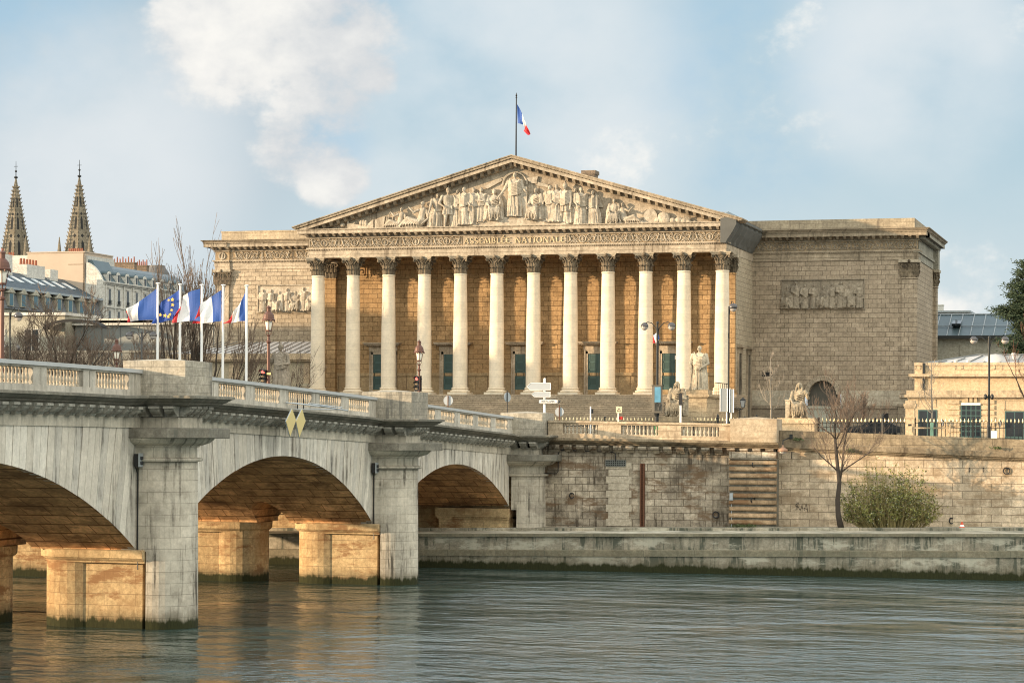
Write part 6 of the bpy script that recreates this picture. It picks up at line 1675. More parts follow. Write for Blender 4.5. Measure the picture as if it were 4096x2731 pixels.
prof = [(-2.1, .35), (-2.1, .75), (-1.9, .9), (-1.0, .98), (-.4, 1.38), (.9, 1.42), (1.7, 1.0), (2.05, .9), (2.1, .4)]
p = MB(); p.prism(prof, 'y', 187.2, 188.9); p.xform(Matrix.Translation((a.x, 0, 8.36))); part('body', p, M['carp'], t)
p = MB(); p.prism([(-.85, 1.0), (-.35, 1.33), (.85, 1.36), (1.4, 1.02)], 'y', 187.18, 188.92); p.xform(Matrix.Translation((a.x, 0, 8.36))); part('windows', p, M['glass'], t)
for dx in (-1.3, 1.3):
    for yy in (187.3, 188.7):
        p = MB(); p.torus((a.x + dx, yy, 8.68), .23, .1, 'y', 14, 6); part('wheel', p, M['black'], t)
a, b = at(3848, 2086, 150.5), at(3845, 2116, 150.5); zb = qz(a.x) - .02
t = thing('traffic_cone', 'orange traffic cone with a white band on the lower quay', 'traffic cone', (a.x, 150.5, zb)); hh = a.z - zb
p = MB(); p.lathe([(.2, .04), (.045, hh)], (a.x, 150.5, zb), 12); p.box(a.x - .24, a.x + .24, 150.26, 150.74, zb, zb + .04); part('cone', p, M['cone_o'], t)
p = MB(); p.lathe([(.2 - .155 * .3 + .006, hh * .3 + .03), (.2 - .155 * .62 + .006, hh * .62)], (a.x, 150.5, zb), 12); part('white_band', p, M['white'], t)
a, b = at(3961, 1724, 178), at(3988, 1752, 178); t = thing('notice_board', 'small white notice board at the foot of the tall globe lamp', 'notice', (a.x, 178, 8.25))
p = MB(); p.box(a.x, b.x, 178, 178.05, b.z, a.z); part('board', p, M['signw'], t); p = MB(); p.box(a.x - .04, b.x + .04, 178.05, 178.1, a.z - .05, a.z + .04); p.box(a.x, a.x + .05, 178.05, 178.1, 8.25, a.z); p.box(b.x - .05, b.x, 178.05, 178.1, 8.25, a.z); part('frame', p, M['signgrey'], t)
# dangling French flag beside the double lamp (on the palace front)
g = cloth(None, None, 197, 8, 6, .2, 1.2, [(2630, 1325), (2622, 1335), (2612, 1342), (2610, 1350)], [(2638, 1352), (2630, 1372), (2618, 1373), (2613, 1372)])
t = thing('hanging_flag', 'small drooping red and white flag behind the double globe lamp', 'flag', (at(2630, 1325, 197).x, 197, 8.3))
f = MB(); flag_mesh(f, g, (1, 5, 99)); part('cloth', f, [M['fblue'], M['fwhite'], M['fred']], t)
p = MB(); q = at(2634, 1318, 197.1); p.tube([(q.x, 197.1, 8.3), (q.x, 197.1, q.z)], .04, 6); part('pole', p, M['iron'], t)
# ============================================================ TREES
def grow(mb_t, mb_c, base, direction, length, radius, depth, r_, spread=.5, up=.25, nch=(2, 3), ratio=.72, crook=.12, tdepth=2, seg=5, minr=.008, lens=None):
    """tapering limb with side shoots, recursive"""
    base = Vector(base); d = Vector(direction).normalized()
    pts = [base]; rad = [radius]; n = 4 if depth > 1 else 3
    p = base.copy()
    for i in range(n):
        d = (d + Vector((r_.uniform(-crook, crook), r_.uniform(-crook, crook), r_.uniform(-crook * .4, crook) + up * .12))).normalized()
        p = p + d * length / n; pts.append(p.copy()); rad.append(max(minr, radius * (1 - .42 * (i + 1) / n)))
    tgt = mb_t if tdepth > 0 else mb_c
    tgt.tube(pts, rad, seg if radius > .05 else (4 if radius > .02 else 3), cap=False)
    if depth <= 0: return
    k = r_.randint(*nch)
    for j in range(k):
        f = 1.0 if j == 0 else r_.uniform(.35, .95)
        q = base.lerp(p, 0)  # placeholder
        idx = f * n; i = min(int(idx), n - 1); q = pts[i].lerp(pts[i + 1], idx - i)
        ax = Vector((r_.uniform(-1, 1), r_.uniform(-1, 1), r_.uniform(-.3, .3)))
        nd = (d + ax.normalized() * (spread * (.45 if j == 0 else 1) * r_.uniform(.6, 1.3)) + Vector((0, 0, up))).normalized()
        rr_ = max(minr, rad[-1] * (.9 if j == 0 else r_.uniform(.55, .8)))
        grow(mb_t, mb_c, q, nd, length * ratio * r_.uniform(.75, 1.15), rr_, depth - 1, r_, spread, up, nch, ratio, crook, tdepth - 1, seg, minr)
def tree(name, label, base, trunks, depth, seed, mats, cat='tree', group=None, **k):
    t = thing(name, label, cat, base, group); r_ = random.Random(seed); a = MB(); b = MB()
    for (d, L, R, off) in trunks: grow(a, b, Vector(base) + Vector(off), d, L, R, depth, r_, **k)
    part('trunk', a, mats[0], t, smooth=True); part('branches', b, mats[1], t)
    return t
# leafless tree on the quay: trunk as in the photo, forked limbs
def quay_tree():
    Y = 151.0
    P_ = lambda x, y, dy=0: Vector((at(x, y, Y).x, Y + dy, at(x, y, Y).z))
    b = P_(3365, 2116); b.z = qz(b.x) - .02
    t = thing('leafless_tree', 'slender leafless tree on the lower quay against the pale wall', 'tree', b)
    a = MB(); c = MB(); r_ = random.Random(11)
    main = [b, P_(3353, 2060), P_(3350, 2000), P_(3358, 1930), P_(3352, 1880), P_(3344, 1800), P_(3341, 1755)]
    a.tube(main, [.21, .17, .155, .14, .12, .10, .085], 8)
    limbs = [([P_(3358, 1930), P_(3368, 1870), P_(3374, 1800), P_(3385, 1740), P_(3400, 1670, .5)], .085), ([P_(3352, 1885), P_(3320, 1855), P_(3285, 1825), P_(3260, 1790, -.4)], .06), ([P_(3368, 1885), P_(3395, 1865), P_(3440, 1835), P_(3475, 1810, .4)], .055),
             ([P_(3341, 1755), P_(3325, 1735), P_(3290, 1715), P_(3250, 1690, .4)], .06), ([P_(3341, 1755), P_(3340, 1710), P_(3345, 1660), P_(3335, 1610, -.3)], .06), ([P_(3343, 1760), P_(3360, 1730), P_(3395, 1700), P_(3430, 1640, -.4)], .055), ([P_(3345, 1800), P_(3362, 1770), P_(3375, 1740), P_(3380, 1700, .7)], .05)]
    for pts, R in limbs:
        a.tube(pts, [R * (1 - .18 * i) for i in range(len(pts))], 6)
        for i in range(1, len(pts)):
            for _ in range(3 if i < len(pts) - 1 else 4):
                q = pts[i - 1].lerp(pts[i], r_.uniform(.2, 1)); d = (pts[i] - pts[i - 1]).normalized() + Vector((r_.uniform(-.9, .9), r_.uniform(-.8, .8), r_.uniform(-.1, .8)))
                grow(a, c, q, d, r_.uniform(.65, 1.15), R * .32, 3, r_, .75, .12, (2, 3), .72, .16, 0, 4, .0075)
    part('trunk', a, M['bark'], t, smooth=True); part('branches', c, M['twigr'] if False else M['twig'], t)
quay_tree()
def shrub(name, label, c, rx, ry, rz, nst, seed, leaf=None, flower=0, lsize=.05, nleaf=9000):
    t = thing(name, label, 'shrub', c); r_ = random.Random(seed); a = MB(); lf = MB(); ld = MB(); fl = MB()
    tips = []
    for i in range(nst):
        wgt = r_.random() ** 2.2
        an = r_.uniform(0, 2 * PI); rr_ = math.sqrt(r_.random()); h = rz * 1.5 * math.sqrt(1 - .8 * rr_ * rr_) * r_.uniform(.35, 1.0) * (1.22 if i % 7 == 0 else 1)
        top = Vector((c[0] + rx * rr_ * math.cos(an) * r_.uniform(.85, 1.22), c[1] + ry * rr_ * math.sin(an), c[2] + h * (1 if r_.random() < .8 else .6)))
        b0 = Vector((c[0] + .72 * rx * math.cos(an) * rr_, c[1] + .6 * ry * math.sin(an) * rr_, c[2]))
        m_ = b0.lerp(top, .5) + Vector((rx * .12 * rr_ * math.cos(an), 0, h * .06)); pts = [b0, m_, top]
        a.tube(pts, [.025, .012, .006], 4, cap=False)
        for k in range(9):
            q = m_.lerp(top, r_.uniform(-.7, 1)) if k else top; d = Vector((math.cos(an) * .5 + r_.uniform(-1, 1), r_.uniform(-1, 1), r_.uniform(-.2, 1))).normalized()
            e = q + d * r_.uniform(.25, .65); a.tube([q, q.lerp(e, .5) + Vector((0, 0, .02)), e], [.010, .007, .004], 3, cap=False); tips.append((q, e, wgt))
    cum = r_.choices(tips, [w_[2] for w_ in tips], k=nleaf)
    for i in range(nleaf):
        q, e, _ = cum[i]; p = q.lerp(e, r_.uniform(0, 1.05)) + Vector((r_.gauss(0, .05), r_.gauss(0, .05), r_.gauss(0, .05)))
        hrel = (p.z - c[2]) / (rz * 1.9)
        if r_.random() < max(0, (hrel - .38) * 1.7): continue
        s = lsize * r_.uniform(.6, 1.3); u = Vector((r_.gauss(0, 1), r_.gauss(0, 1), r_.gauss(0, 1))).normalized(); v = u.cross(Vector((r_.gauss(0, 1), r_.gauss(0, 1), r_.gauss(0, 1)))).normalized()
        tgt = fl if r_.random() < flower and p.y < c[1] + ry * .6 else (ld if r_.random() < .4 else lf)
        if tgt is fl: s *= .62
        tgt.add([p - u * s, p + v * s * .5, p + u * s, p - v * s * .5], [(0, 1, 2, 3)])
    part('stems', a, M['ytwig'], t)
    part('leaves', lf, M['leaf'], t); part('inner_leaves', ld, M['leafd'], t)
    if flower: part('blossom', fl, M['blossom'], t)
a = at(3560, 2115, 151.8); shrub('flowering_bush', 'round green bush with white blossom on the lower quay against the wall', (a.x, 151.9, qz(a.x)), 2.85, 1.4, 3.1, 320, 3, flower=.14, lsize=.072, nleaf=13000)
# weeds at foot of the wall and on the cornice
def weeds(px, py, Y, label, n=60, w=.5, h=.3, seed=1):
    a = at(px, py, Y); r_ = random.Random(seed); m_ = MB()
    for i in range(n):
        p = a + Vector((r_.gauss(0, w * .5), -abs(r_.gauss(0, .1)), r_.uniform(0, h) * .6)); u = Vector((r_.gauss(0, 1), r_.gauss(0, .6), r_.gauss(.5, 1))).normalized() * r_.uniform(.06, .14); v = u.cross(Vector((r_.gauss(0, 1), r_.gauss(0, 1), 0))).normalized() * .04
        m_.add([p - u, p + v, p + u, p - v], [(0, 1, 2, 3)])
    solo('weed_tuft', m_, M['leafd'], label, 'weeds', tuple(a), 'weeds growing on the embankment')
weeds(2975, 2110, 154, 'green weeds at the foot of the rusticated buttress', 140, .8, .35, 1); weeds(3190, 1760, 155.0, 'green tuft growing under the wall coping beside the buttress', 50, .3, .2, 2); weeds(3405, 1808, 154.9, 'dark tuft on the wall cornice right of the leafless tree', 60, .3, .35, 3); weeds(3990, 1793, 154.9, 'green tuft on the coping near the right edge', 40, .35, .15, 4)
# saplings
def sapling(px, pyb, pyt, Y, label, seed, guard=False, mats=('barkl', 'barkl')):
    a, b = at(px, pyb, Y), at(px, pyt, Y); H_ = b.z - 8.3; base = Vector((a.x, Y, 8.3)); r_ = random.Random(seed)
    t = thing('young_tree', label, 'tree', base, 'leafless young trees'); A = MB(); B = MB()
    top = Vector((b.x, Y, b.z)); tr_ = [base, base.lerp(top, .35) + Vector((.03, 0, 0)), base.lerp(top, .7) - Vector((.05, 0, 0)), top]
    A.tube(tr_, [.095, .075, .045, .012], 6)
    for k in range(16):
        f = r_.uniform(.30, .95); q = base.lerp(top, f); an = r_.uniform(0, 2 * PI); d = Vector((math.cos(an), math.sin(an) * .7, r_.uniform(.25, 1.0)))
        grow(A, B, q, d, H_ * .16 * (1.25 - f), .03 * (1.2 - f), 3, r_, .55, .25, (2, 3), .72, .12, 0, 4, .009)
    part('trunk', A, M[mats[0]], t, smooth=True); part('branches', B, M[mats[1]], t)
    if guard:
        g = MB(); g.lathe([(.13, 0), (.13, at(px, 1690, Y).z - 8.3)], (a.x, Y, 8.3), 8); part('tree_guard', g, M['guard'], t)
        for dx in (-1.4, 1.4): 
            s = MB(); s.lathe([(.07, 0), (.07, 1.15), (.0, 1.2)], (a.x + dx, Y - .2, 8.3), 7); s.box(a.x + (dx if dx < 0 else .1), a.x + (dx if dx > 0 else -.1), Y - .24, Y - .16, 9.1, 9.22); part('stake', s, M['ped'], t)
    return t
sapling(3083, 1668, 1420, 179, 'pale young leafless tree in front of the dark wing', 5)
sapling(3727, 1740, 1425, 180, 'thin leafless young tree with a green guard before the gatehouse', 6, True)
# bare trees at the left
def bare(name, label, px, pyb, Y, trunks, depth, seed, **k):
    a = at(px, pyb, Y); return tree(name, label, (a.x, Y, 8.3), trunks, depth, seed, (M['bark'], M['twig']), **k)
bare('bare_tree', 'spreading bare tree with crooked limbs behind the left parapet', 222, 1440, 180, [((-.05, 0, 1), 3.2, .26, (0, 0, 0)), ((.6, .1, .7), 4.0, .17, (0, 0, 2.6)), ((-.7, .1, .5), 3.8, .15, (0, 0, 2.4)), ((.1, -.4, .9), 3.6, .14, (0, 0, 2.9)), ((-.9, -.2, .4), 3.4, .12, (0, 0, 2.0)), ((.95, -.2, .4), 3.4, .12, (0, 0, 2.2))], 5, 21, spread=.75, up=.08, nch=(3, 4), ratio=.70, crook=.22, minr=.014, tdepth=3)
bare('bare_tree', 'low bare tree with thin twigs between the lantern lamp and the left tree', 300, 1440, 184, [((.7, 0, .6), 3.2, .14, (0, 0, .4)), ((-.2, .1, 1), 3.0, .12, (0, 0, .5)), ((1, .2, .4), 3.8, .10, (0, 0, .8)), ((.3, -.4, .8), 2.8, .1, (0, 0, .5))], 5, 22, spread=.8, up=.08, nch=(3, 4), ratio=.70, crook=.24, minr=.014, tdepth=2)
bare('bare_tree', 'bare twiggy tree at the far left beside the lantern lamp', 80, 1440, 186, [((-.2, 0, 1), 3.0, .14, (0, 0, .2)), ((.5, 0, .8), 3.0, .12, (0, 0, .8)), ((-.8, 0, .5), 2.8, .1, (0, 0, .9))], 5, 23, spread=.8, up=.08, nch=(3, 4), ratio=.70, crook=.24, minr=.014, tdepth=2)
r_ = random.Random(5); tk = []
for k in range(13):
    x = -2.2 + 4.4 * k / 12; tk.append(((x * .12 + r_.uniform(-.1, .1), r_.uniform(-.12, .12), 1), 6.4 + r_.uniform(-1.2, 1.2), .16, (x * .38, r_.uniform(-.5, .5), 0)))
for k in range(8):
    s = -1 if k % 2 else 1; tk.append(((s * r_.uniform(.5, .95), r_.uniform(-.3, .3), r_.uniform(.35, .8)), r_.uniform(3.6, 5.2), .10, (s * .5, 0, .6)))
bare('multi_stem_tree', 'tall bare tree with many upright stems behind the flagpoles', 775, 1440, 196, tk, 4, 31, spread=.38, up=.26, nch=(2, 4), ratio=.66, crook=.12, minr=.017, tdepth=2)
bare('bare_tree', 'wiry bare tree in front of the ornate white building', 590, 1440, 200, [((-.1, 0, 1), 4.2, .16, (0, 0, 0)), ((.4, 0, .9), 4.5, .12, (0, 0, 1.0)), ((-.5, 0, .8), 4.2, .11, (0, 0, 1.2)), ((.1, 0, 1), 4.8, .11, (.3, 0, 1.2))], 5, 33, spread=.6, up=.15, nch=(2, 3), ratio=.68, crook=.2, minr=.013, tdepth=2)
bare('bare_bush', 'small bare bush beside the helmeted statue', 1170, 1545, 199, [((.1, 0, 1), 1.5, .07, (0, 0, 3.2)), ((.5, 0, .8), 1.7, .06, (0, 0, 3.1)), ((-.4, 0, .8), 1.6, .06, (0, 0, 3.1)), ((.9, 0, .5), 1.5, .05, (0, 0, 3.2)), ((-.9, 0, .6), 2.2, .05, (-.2, 0, 3)), ((0, 0, 1), 3.3, .09, (0, 0, 0))], 4, 34, spread=.7, up=.12, nch=(2, 3), ratio=.72, crook=.2, minr=.012, tdepth=1)
tree('reddish_tree', 'reddish bare tree cut by the right edge', tuple(Vector((at(4150, 1500, 192).x, 192, 8.3))), [((-.15, 0, 1), 3.2, .14, (0, 0, 0)), ((-.4, 0, .9), 3.0, .1, (0, 0, 1.5)), ((.4, 0, .9), 3.4, .1, (0, 0, 1.5)), ((-.2, .2, 1), 3.2, .1, (0, 0, 2.6))], 4, 41, (M['bark'], M['twigr']), spread=.55, up=.18, nch=(2, 3), ratio=.70, crook=.2, minr=.011, tdepth=2)
bare('bare_bush', 'reddish bare shrub in front of the arched niche', 3400, 1720, 184, [((.1, 0, 1), 1.6, .05, (0, 0, 0)), ((.5, 0, .8), 1.6, .05, (0, 0, 0)), ((-.5, 0, .8), 1.6, .05, (0, 0, 0)), ((.9, 0, .6), 1.6, .05, (0, 0, 0)), ((-.9, 0, .6), 1.5, .05, (0, 0, 0))], 4, 44, spread=.6, up=.15, nch=(3, 4), ratio=.75, crook=.2, minr=.011, tdepth=0)
# evergreen at the right edge
def evergreen():
    Y = 206.0; b = at(4140, 1500, Y); t = thing('evergreen_tree', 'dark evergreen tree with layered boughs cut by the right edge', 'tree', (b.x, Y, 8.3)); a = MB(); n = MB(); r_ = random.Random(9)
    zt = at(4100, 1040, Y).z; a.tube([(b.x, Y, 8.3), (b.x - .1, Y, 18), (b.x, Y, zt)], [.42, .3, .06], 8)
    boughs = [((4066, 1215)), ((4050, 1228)), ((4088, 1150)), ((4030, 1262)), ((4070, 1385)), ((4092, 1280)), ((3985, 1235)), ((3995, 1260)), ((4000, 1370)), ((4022, 1385)), ((4035, 1420)), ((4040, 1180)), ((4035, 1150)), ((4078, 1095)), ((4060, 1130)), ((4085, 1060)), ((4010, 1250)), ((4045, 1395)), ((4060, 1300)), ((4075, 1200)), ((4090, 1330))]
    for (px, py, mir) in [(*q, m_) for q in boughs for m_ in (0, 1)]:
        e = at(px, py, Y); e.x = 2 * b.x - e.x if mir else e.x; e.y = Y + r_.uniform(-1.6, 1.6); s = Vector((b.x, Y, e.z - .6)); pts = [s, s.lerp(e, .5) + Vector((0, 0, .25)), e]; a.tube(pts, [.10, .06, .02], 5)
        for k in range(16):
            f = r_.uniform(.2, 1.02); c = pts[0].lerp(pts[1], f * 2) if f < .5 else pts[1].lerp(pts[2], f * 2 - 1); c = c + Vector((r_.gauss(0, .25), r_.gauss(0, .4), r_.gauss(.05, .16)))
            for j in range(62):
                p = c + Vector((r_.gauss(0, .34), r_.gauss(0, .34), r_.gauss(0, .15))); u = Vector((r_.gauss(-.3, 1), r_.gauss(0, 1), r_.gauss(.15, .5))).normalized() * r_.uniform(.08, .19); v = u.cross(Vector((r_.gauss(0, 1), r_.gauss(0, 1), r_.gauss(0, 1)))).normalized() * .045
                n.add([p - u, p + v, p + u, p - v], [(0, 1, 2, 3)])
    part('trunk', a, M['bark'], t); part('foliage', n, M['needle'], t)
evergreen()

# ============================================================ BUILDINGS BESIDE AND BEHIND
# low service lodge in front of the left wing
a, b = at(905, 1422, 208), at(1260, 1422, 208); zt = 15.75
t = thing('side_lodge', 'low cream lodge with a seamed zinc roof in front of the left wing', 'building', (b.x, 208, 8.3))
p = MB(); p.box(a.x - 6, b.x + 1, 208, 216, 8.3, 15.2); p.box(a.x - 6, b.x + 1, 207.85, 208, 12.8, 13.1); part('wall', p, stone('lodge_wall', (.46, .40, .29), None, vary=.1, grime=(.28, .23, .16), gr=.4), t)
for px in (927, 945, 1226): 
    q = at(px, 1500, 207.9); p = MB(); z = 9
    p.box(q.x - .25, q.x + .25, 207.9, 208.05, 8.3, 15.1)
    for k in range(9): p.box(q.x - .3, q.x + .3, 207.86, 208.0, 9.2 + k * .62, 9.72 + k * .62)
    part('quoins', p, M['creamt'], t)
p = MB(); p.box(a.x - 6.2, b.x + 1, 207.6, 208.2, 15.2, 15.35); p.box(a.x - 6.4, b.x + 1, 207.45, 208.2, 15.35, 15.5); p.box(a.x - 6.2, b.x + 1, 207.6, 208.2, 15.5, 15.95); part('cornice', p, M['creamt'], t)
p = MB(); zr0_, zr1_ = 15.95, 17.3
p.quad((a.x - 6, 207.7, zr0_), (b.x + 1, 207.7, zr0_), (b.x + 1, 214, zr1_), (a.x + 1, 214, zr1_)); p.mi = 1
x = a.x - 5
while x < b.x + 1: p.tube([(x, 207.7, zr0_ + .03), (x + 1.2 if x < a.x else x + .0, 214, zr1_ + .03)], .05, 4); x += .82
part('roof', p, [M['zincp'], M['zseam']], t)
# balustraded terrace wall and grey annex
t = thing('terrace_wall', 'long terrace wall with a stone balustrade behind the left trees', 'wall', (-105, 216, 8.3))
p = MB(); p.box(-140, -91.5, 216, 217, 8.3, 13.9); p.box(-140, -91.5, 215.7, 216.1, 13.9, 14.1); p.box(-140, -91.5, 215.5, 216.2, 14.1, 14.3); p.box(-140, -91.5, 215.8, 216.1, 12.6, 12.9); part('wall', p, M['pinkw'], t)
p = MB(); p.box(-140, -91.5, 215.7, 216.3, 14.9, 15.15); p.box(-140, -91.5, 215.65, 216.35, 16.35, 16.6)
x = -139.0
while x < -92: p.box(x - .45, x + .45, 215.7, 216.3, 15.15, 16.35); x += 4.6
q = part('balustrade', p, M['pinkw'], t)
bm2 = MB(); bm2.lathe([(.12, 0), (.08, .12), (.17, .42), (.08, .85), (.13, 1.2)], (0, 0, 0), 7); me2 = bm2.mesh('baluster', M['pinkw'], smooth=True)
x = -117.8; cnt = 0
while x < -92 and cnt < 70:
    if ((x + 139) % 4.6) > .55 and ((x + 139) % 4.6) < 4.05: inst('baluster', me2, q, (x + 105, 0, 15.15 - 8.3)); cnt += 1
    x += .36
t = thing('zinc_annex', 'grey zinc clad annex with a thin white roof edge behind the terrace', 'building', (-101, 226, 8.3))
p = MB(); p.box(-113, -94.5, 226, 234, 8.3, 19.6); part('wall', p, plain('grey_zinc_wall', (.20, .21, .20), .6, .2, .25, .5), t)
p = MB(); p.box(-113.4, -94.2, 225.6, 234, 19.6, 19.85); p.box(-113.4, -104, 225.4, 234, 20.1, 20.3); part('roof_edge', p, M['whitew'], t)
p = MB()
for k in range(9): p.tube([(-112 + k * 2.1, 225.98, 8.5), (-112 + k * 2.1, 225.98, 19.5)], .04, 4)
part('seams', p, M['zseam'], t)
t = thing('awning_pavilion', 'pale low pavilion with a dark curved awning behind the left tree', 'building', (-122, 224, 8.3))
p = MB(); p.box(-150, -113.2, 224, 232, 8.3, 20.6); part('wall', p, M['grey_w'], t)
p = MB(); p.box(-150.2, -113, 223.7, 232, 20.6, 20.9); part('roof_edge', p, M['whitew'], t)
for k in range(7):
    x = -141 + k * 4.0; f = MB(); f.box(x - .9, x + .9, 223.9, 224.1, 16.8, 19.2); f.box(x - .06, x + .06, 223.86, 223.92, 16.8, 19.2); w_ = part('window', f, M['whitew'], t)
    f = MB(); f.box(x - .75, x - .06, 223.88, 224, 16.9, 19.1); f.box(x + .06, x + .75, 223.88, 224, 16.9, 19.1); part('pane', f, M['glass'], w_)
p = MB(); c_ = at(300, 1300, 223); 
rr = [[(c_.x + 3.4 * math.cos(PI * i / 10), 223.9 - yy, c_.z - .4 + 1.0 * math.sin(PI * i / 10)) for i in range(11)] for yy in (0, 1.6)]
p.rings(rr, closed=False); p.rings([[(x, y, z - .3) for x, y, z in rr[1]], rr[1]], closed=False); part('awning', p, M['dark'], t)
p = MB()
for k in range(40): p.box(-145 + k * .5, -144.96 + k * .5, 223.6, 223.64, 16.2, 17.2)
p.box(-145, -125, 223.58, 223.66, 17.2, 17.26); part('balcony_rail', p, M['iron'], t)

# long slate mansard building, front facing the street beyond the bridge
def atX(px, py, X): return atx(px, py, X)
XM = -129.0
y0, y1 = atX(-60, 1148, XM).y, atX(410, 1197, XM).y
ze0, zr_ = atX(205, 1172, XM).z, at(341, 1116, y1).z
zb_ = atX(205, 1252, XM).z
t = thing('slate_mansard_building', 'long building with a blue slate mansard roof and a row of skylights', 'building', (XM, y1, 8.3))
p = MB(); p.box(XM - 12, XM - .3, y0, y1, 8.3, zb_); part('wall', p, M['grey_w'], t)
p = MB(); p.hexa([(XM - 12, y0, zb_), (XM, y0, zb_), (XM, y1, zb_), (XM - 12, y1, zb_), (XM - 11.5, y0, ze0), (XM - .7, y0, ze0), (XM - .7, y1, ze0), (XM - 11.5, y1, ze0)]); part('mansard_wall', p, stone('slate_hanging', (.17, .18, .195), (.35, .3), (.1, .11, .12), .2, (.1, .11, .12), .4, .3, msize=.02), t)
p = MB(); XR_ = XM - 5.5
p.hexa([(XM - 11.6, y0, ze0), (XM - .45, y0, ze0), (XM - .45, y1, ze0), (XM - 11.6, y1, ze0), (XR_ - .05, y0, zr_), (XR_ + .05, y0, zr_), (XR_ + .05, y1, zr_), (XR_ - .05, y1, zr_)]); part('roof', p, M['slate'], t)
p = MB(); p.box(XM - .6, XM + .1, y0, y1, ze0 - .15, ze0 + .1); part('gutter', p, M['zinc'], t)
def slope_pt(y, f): return Vector((XM - .45 + (XR_ - XM + .45) * f, y, ze0 + (zr_ - ze0) * f))
for k in range(10):
    y = y0 + (y1 - y0) * (k + 1.2) / 11.2; a0, a1 = slope_pt(y - .45, .42), slope_pt(y + .45, .42); b0, b1 = slope_pt(y - .45, .72), slope_pt(y + .45, .72)
    n = Vector((.5, 0, .5)) * .16; f = MB(); f.hexa([a0, a1, b1, b0, a0 + n, a1 + n, b1 + n, b0 + n]); w_ = part('skylight', f, M['skyl'], t)
for k in range(9):
    y = y0 + (y1 - y0) * (k + 1) / 10; f = MB(); f.box(XM - .5, XM + .12, y - .62, y + .62, zb_ + .3, ze0 - .55); f.prism([(y - .85, ze0 - .55), (y + .85, ze0 - .55), (y, ze0 + .05)], 'x', XM - .5, XM + .25); w_ = part('dormer', f, M['grey_w'], t)
    f = MB(); f.box(XM + .05, XM + .15, y - .42, y + .42, zb_ + .4, ze0 - .65); part('shutter', f, M['blue_shut'], w_)
for (px, py, wpx, n) in ((118, 1020, 40, 6), (190, 1035, 50, 7)):
    pass
for (ya, wy, zt, n) in ((.44, 3.6, zr_ + 1.9, 3), (.70, 4.6, zr_ + 1.1, 6), (.86, 2.0, zr_ + .9, 0)):
    y = y0 + (y1 - y0) * ya; c = MB(); c.box(XR_ - 1.2, XR_ + 1.0, y - wy / 2, y + wy / 2, zr_ - 1.5, zt); k = part('chimney', c, M['whitew'], t)
    f = MB()
    for i in range(n): f.lathe([(.18, 0), (.14, .75)], (XR_, y - wy / 2 + wy * (i + .5) / max(n, 1), zt), 7)
    if n: part('chimney_pots', f, M['pot'], k)
# tall tan party wall at the end of the slate roof
yt = y1 + .05
a, b = at(110, 1013, yt), at(337, 1110, yt)
t = thing('party_wall_building', 'tall tan windowless party wall with chimney pots behind the slate roof', 'building', (-138, yt, 8.3))
p = MB(); p.box(a.x, b.x, yt, yt + 8, 8.3, a.z); p.box(a.x - .1, b.x + .1, yt - .1, yt + 8, a.z, a.z + .14); part('wall', p, plain('tan_render', (.44, .355, .275), .9, 0, .15, .4), t)
p = MB(); q = at(200, 1060, yt); p.box(b.x - 2.2, b.x, yt - .03, yt, q.z, q.z + .07); p.box(b.x - .14, b.x, yt - .04, yt, 20, a.z); part('string_course', p, M['brick'], t)
p = MB(); q = at(352, 1022, yt + .5); p.box(b.x + .02, q.x, yt + .4, yt + 8, 8.3, q.z); part('white_return', p, M['whitew'], t)
p = MB(); q = at(20, 1022, yt); p.box(q.x - 3, a.x - .02, yt + .2, yt + 8, 8.3, q.z); part('pale_wall', p, M['whitew'], t)
p = MB()
for k in range(8): q = at(278 + k * 7.4, 1011, yt + 1); p.lathe([(.11, 0), (.09, .5)], (q.x, yt + 1, a.z + .1), 7)
for k in range(3): q = at(38 + k * 8, 1011, yt + 1); p.lathe([(.11, 0), (.09, .5)], (q.x, yt + 1, a.z - .25), 7)
part('chimney_pots', p, M['pot'], t)
# ornate white corner building
XW = -129.0; yw0 = y1 + .3; yw1 = yw0 + 26
t = thing('white_mansion', 'ornate white stone mansion with a blue mansard roof and arched dormers', 'building', (XW, yw0, 8.3))
zc0 = atX(415, 1128, XW).z
p = MB(); p.box(XW - 6, XW, yw0, yw1, 8.3, zc0); part('wall', p, M['whitew'], t)
p = MB()
for z, d in ((zc0 - .25, .15), (zc0 - .1, .3), (zc0, .4), (zc0 - 3.1, .18), (zc0 - 5.6, .18)): p.box(XW - 6, XW + d, yw0 - d * .3, yw1, z, z + .13)
y = yw0 + .5
while y < yw1: p.box(XW - .1, XW + .12, y - .14, y + .14, zc0 - 5.5, zc0 - .25); y += 2.6
part('cornices', p, M['whitew'], t)
gp = [at(*q, y1) for q in ((409, 1150), (404, 1128), (396, 1106), (384, 1085), (368, 1067), (350, 1054), (338, 1052))]
rp = [(XW - .05, zc0 + .13)] + [(q.x - .1, q.z + .15) for q in gp[2:6]]
rp = [(x, z) for x, z in rp]; ztop = max(z for x, z in rp) + .25
p = MB(); p.prism(rp + [(XW - 6, ztop), (XW - 6, zc0)], 'y', yw0 + .3, yw1); part('roof', p, M['slateb'], t)
p = MB(); p.prism([(XW + .02, zc0 - 4)] + [(q.x + .12, q.z + .12) for q in gp] + [(gp[-1].x, zc0 - 4)], 'y', yw0 - .15, yw0 + .3); part('party_gable', p, M['whitew'], t)
p = MB(); p.prism([(gp[3].x, gp[3].z), (gp[4].x - .3, ztop + .1), (XW - 6, ztop + .3), (XW - 6, zc0)], 'y', yw0 + .3, yw0 + 5); part('roof_crown', p, M['slateb'], t)
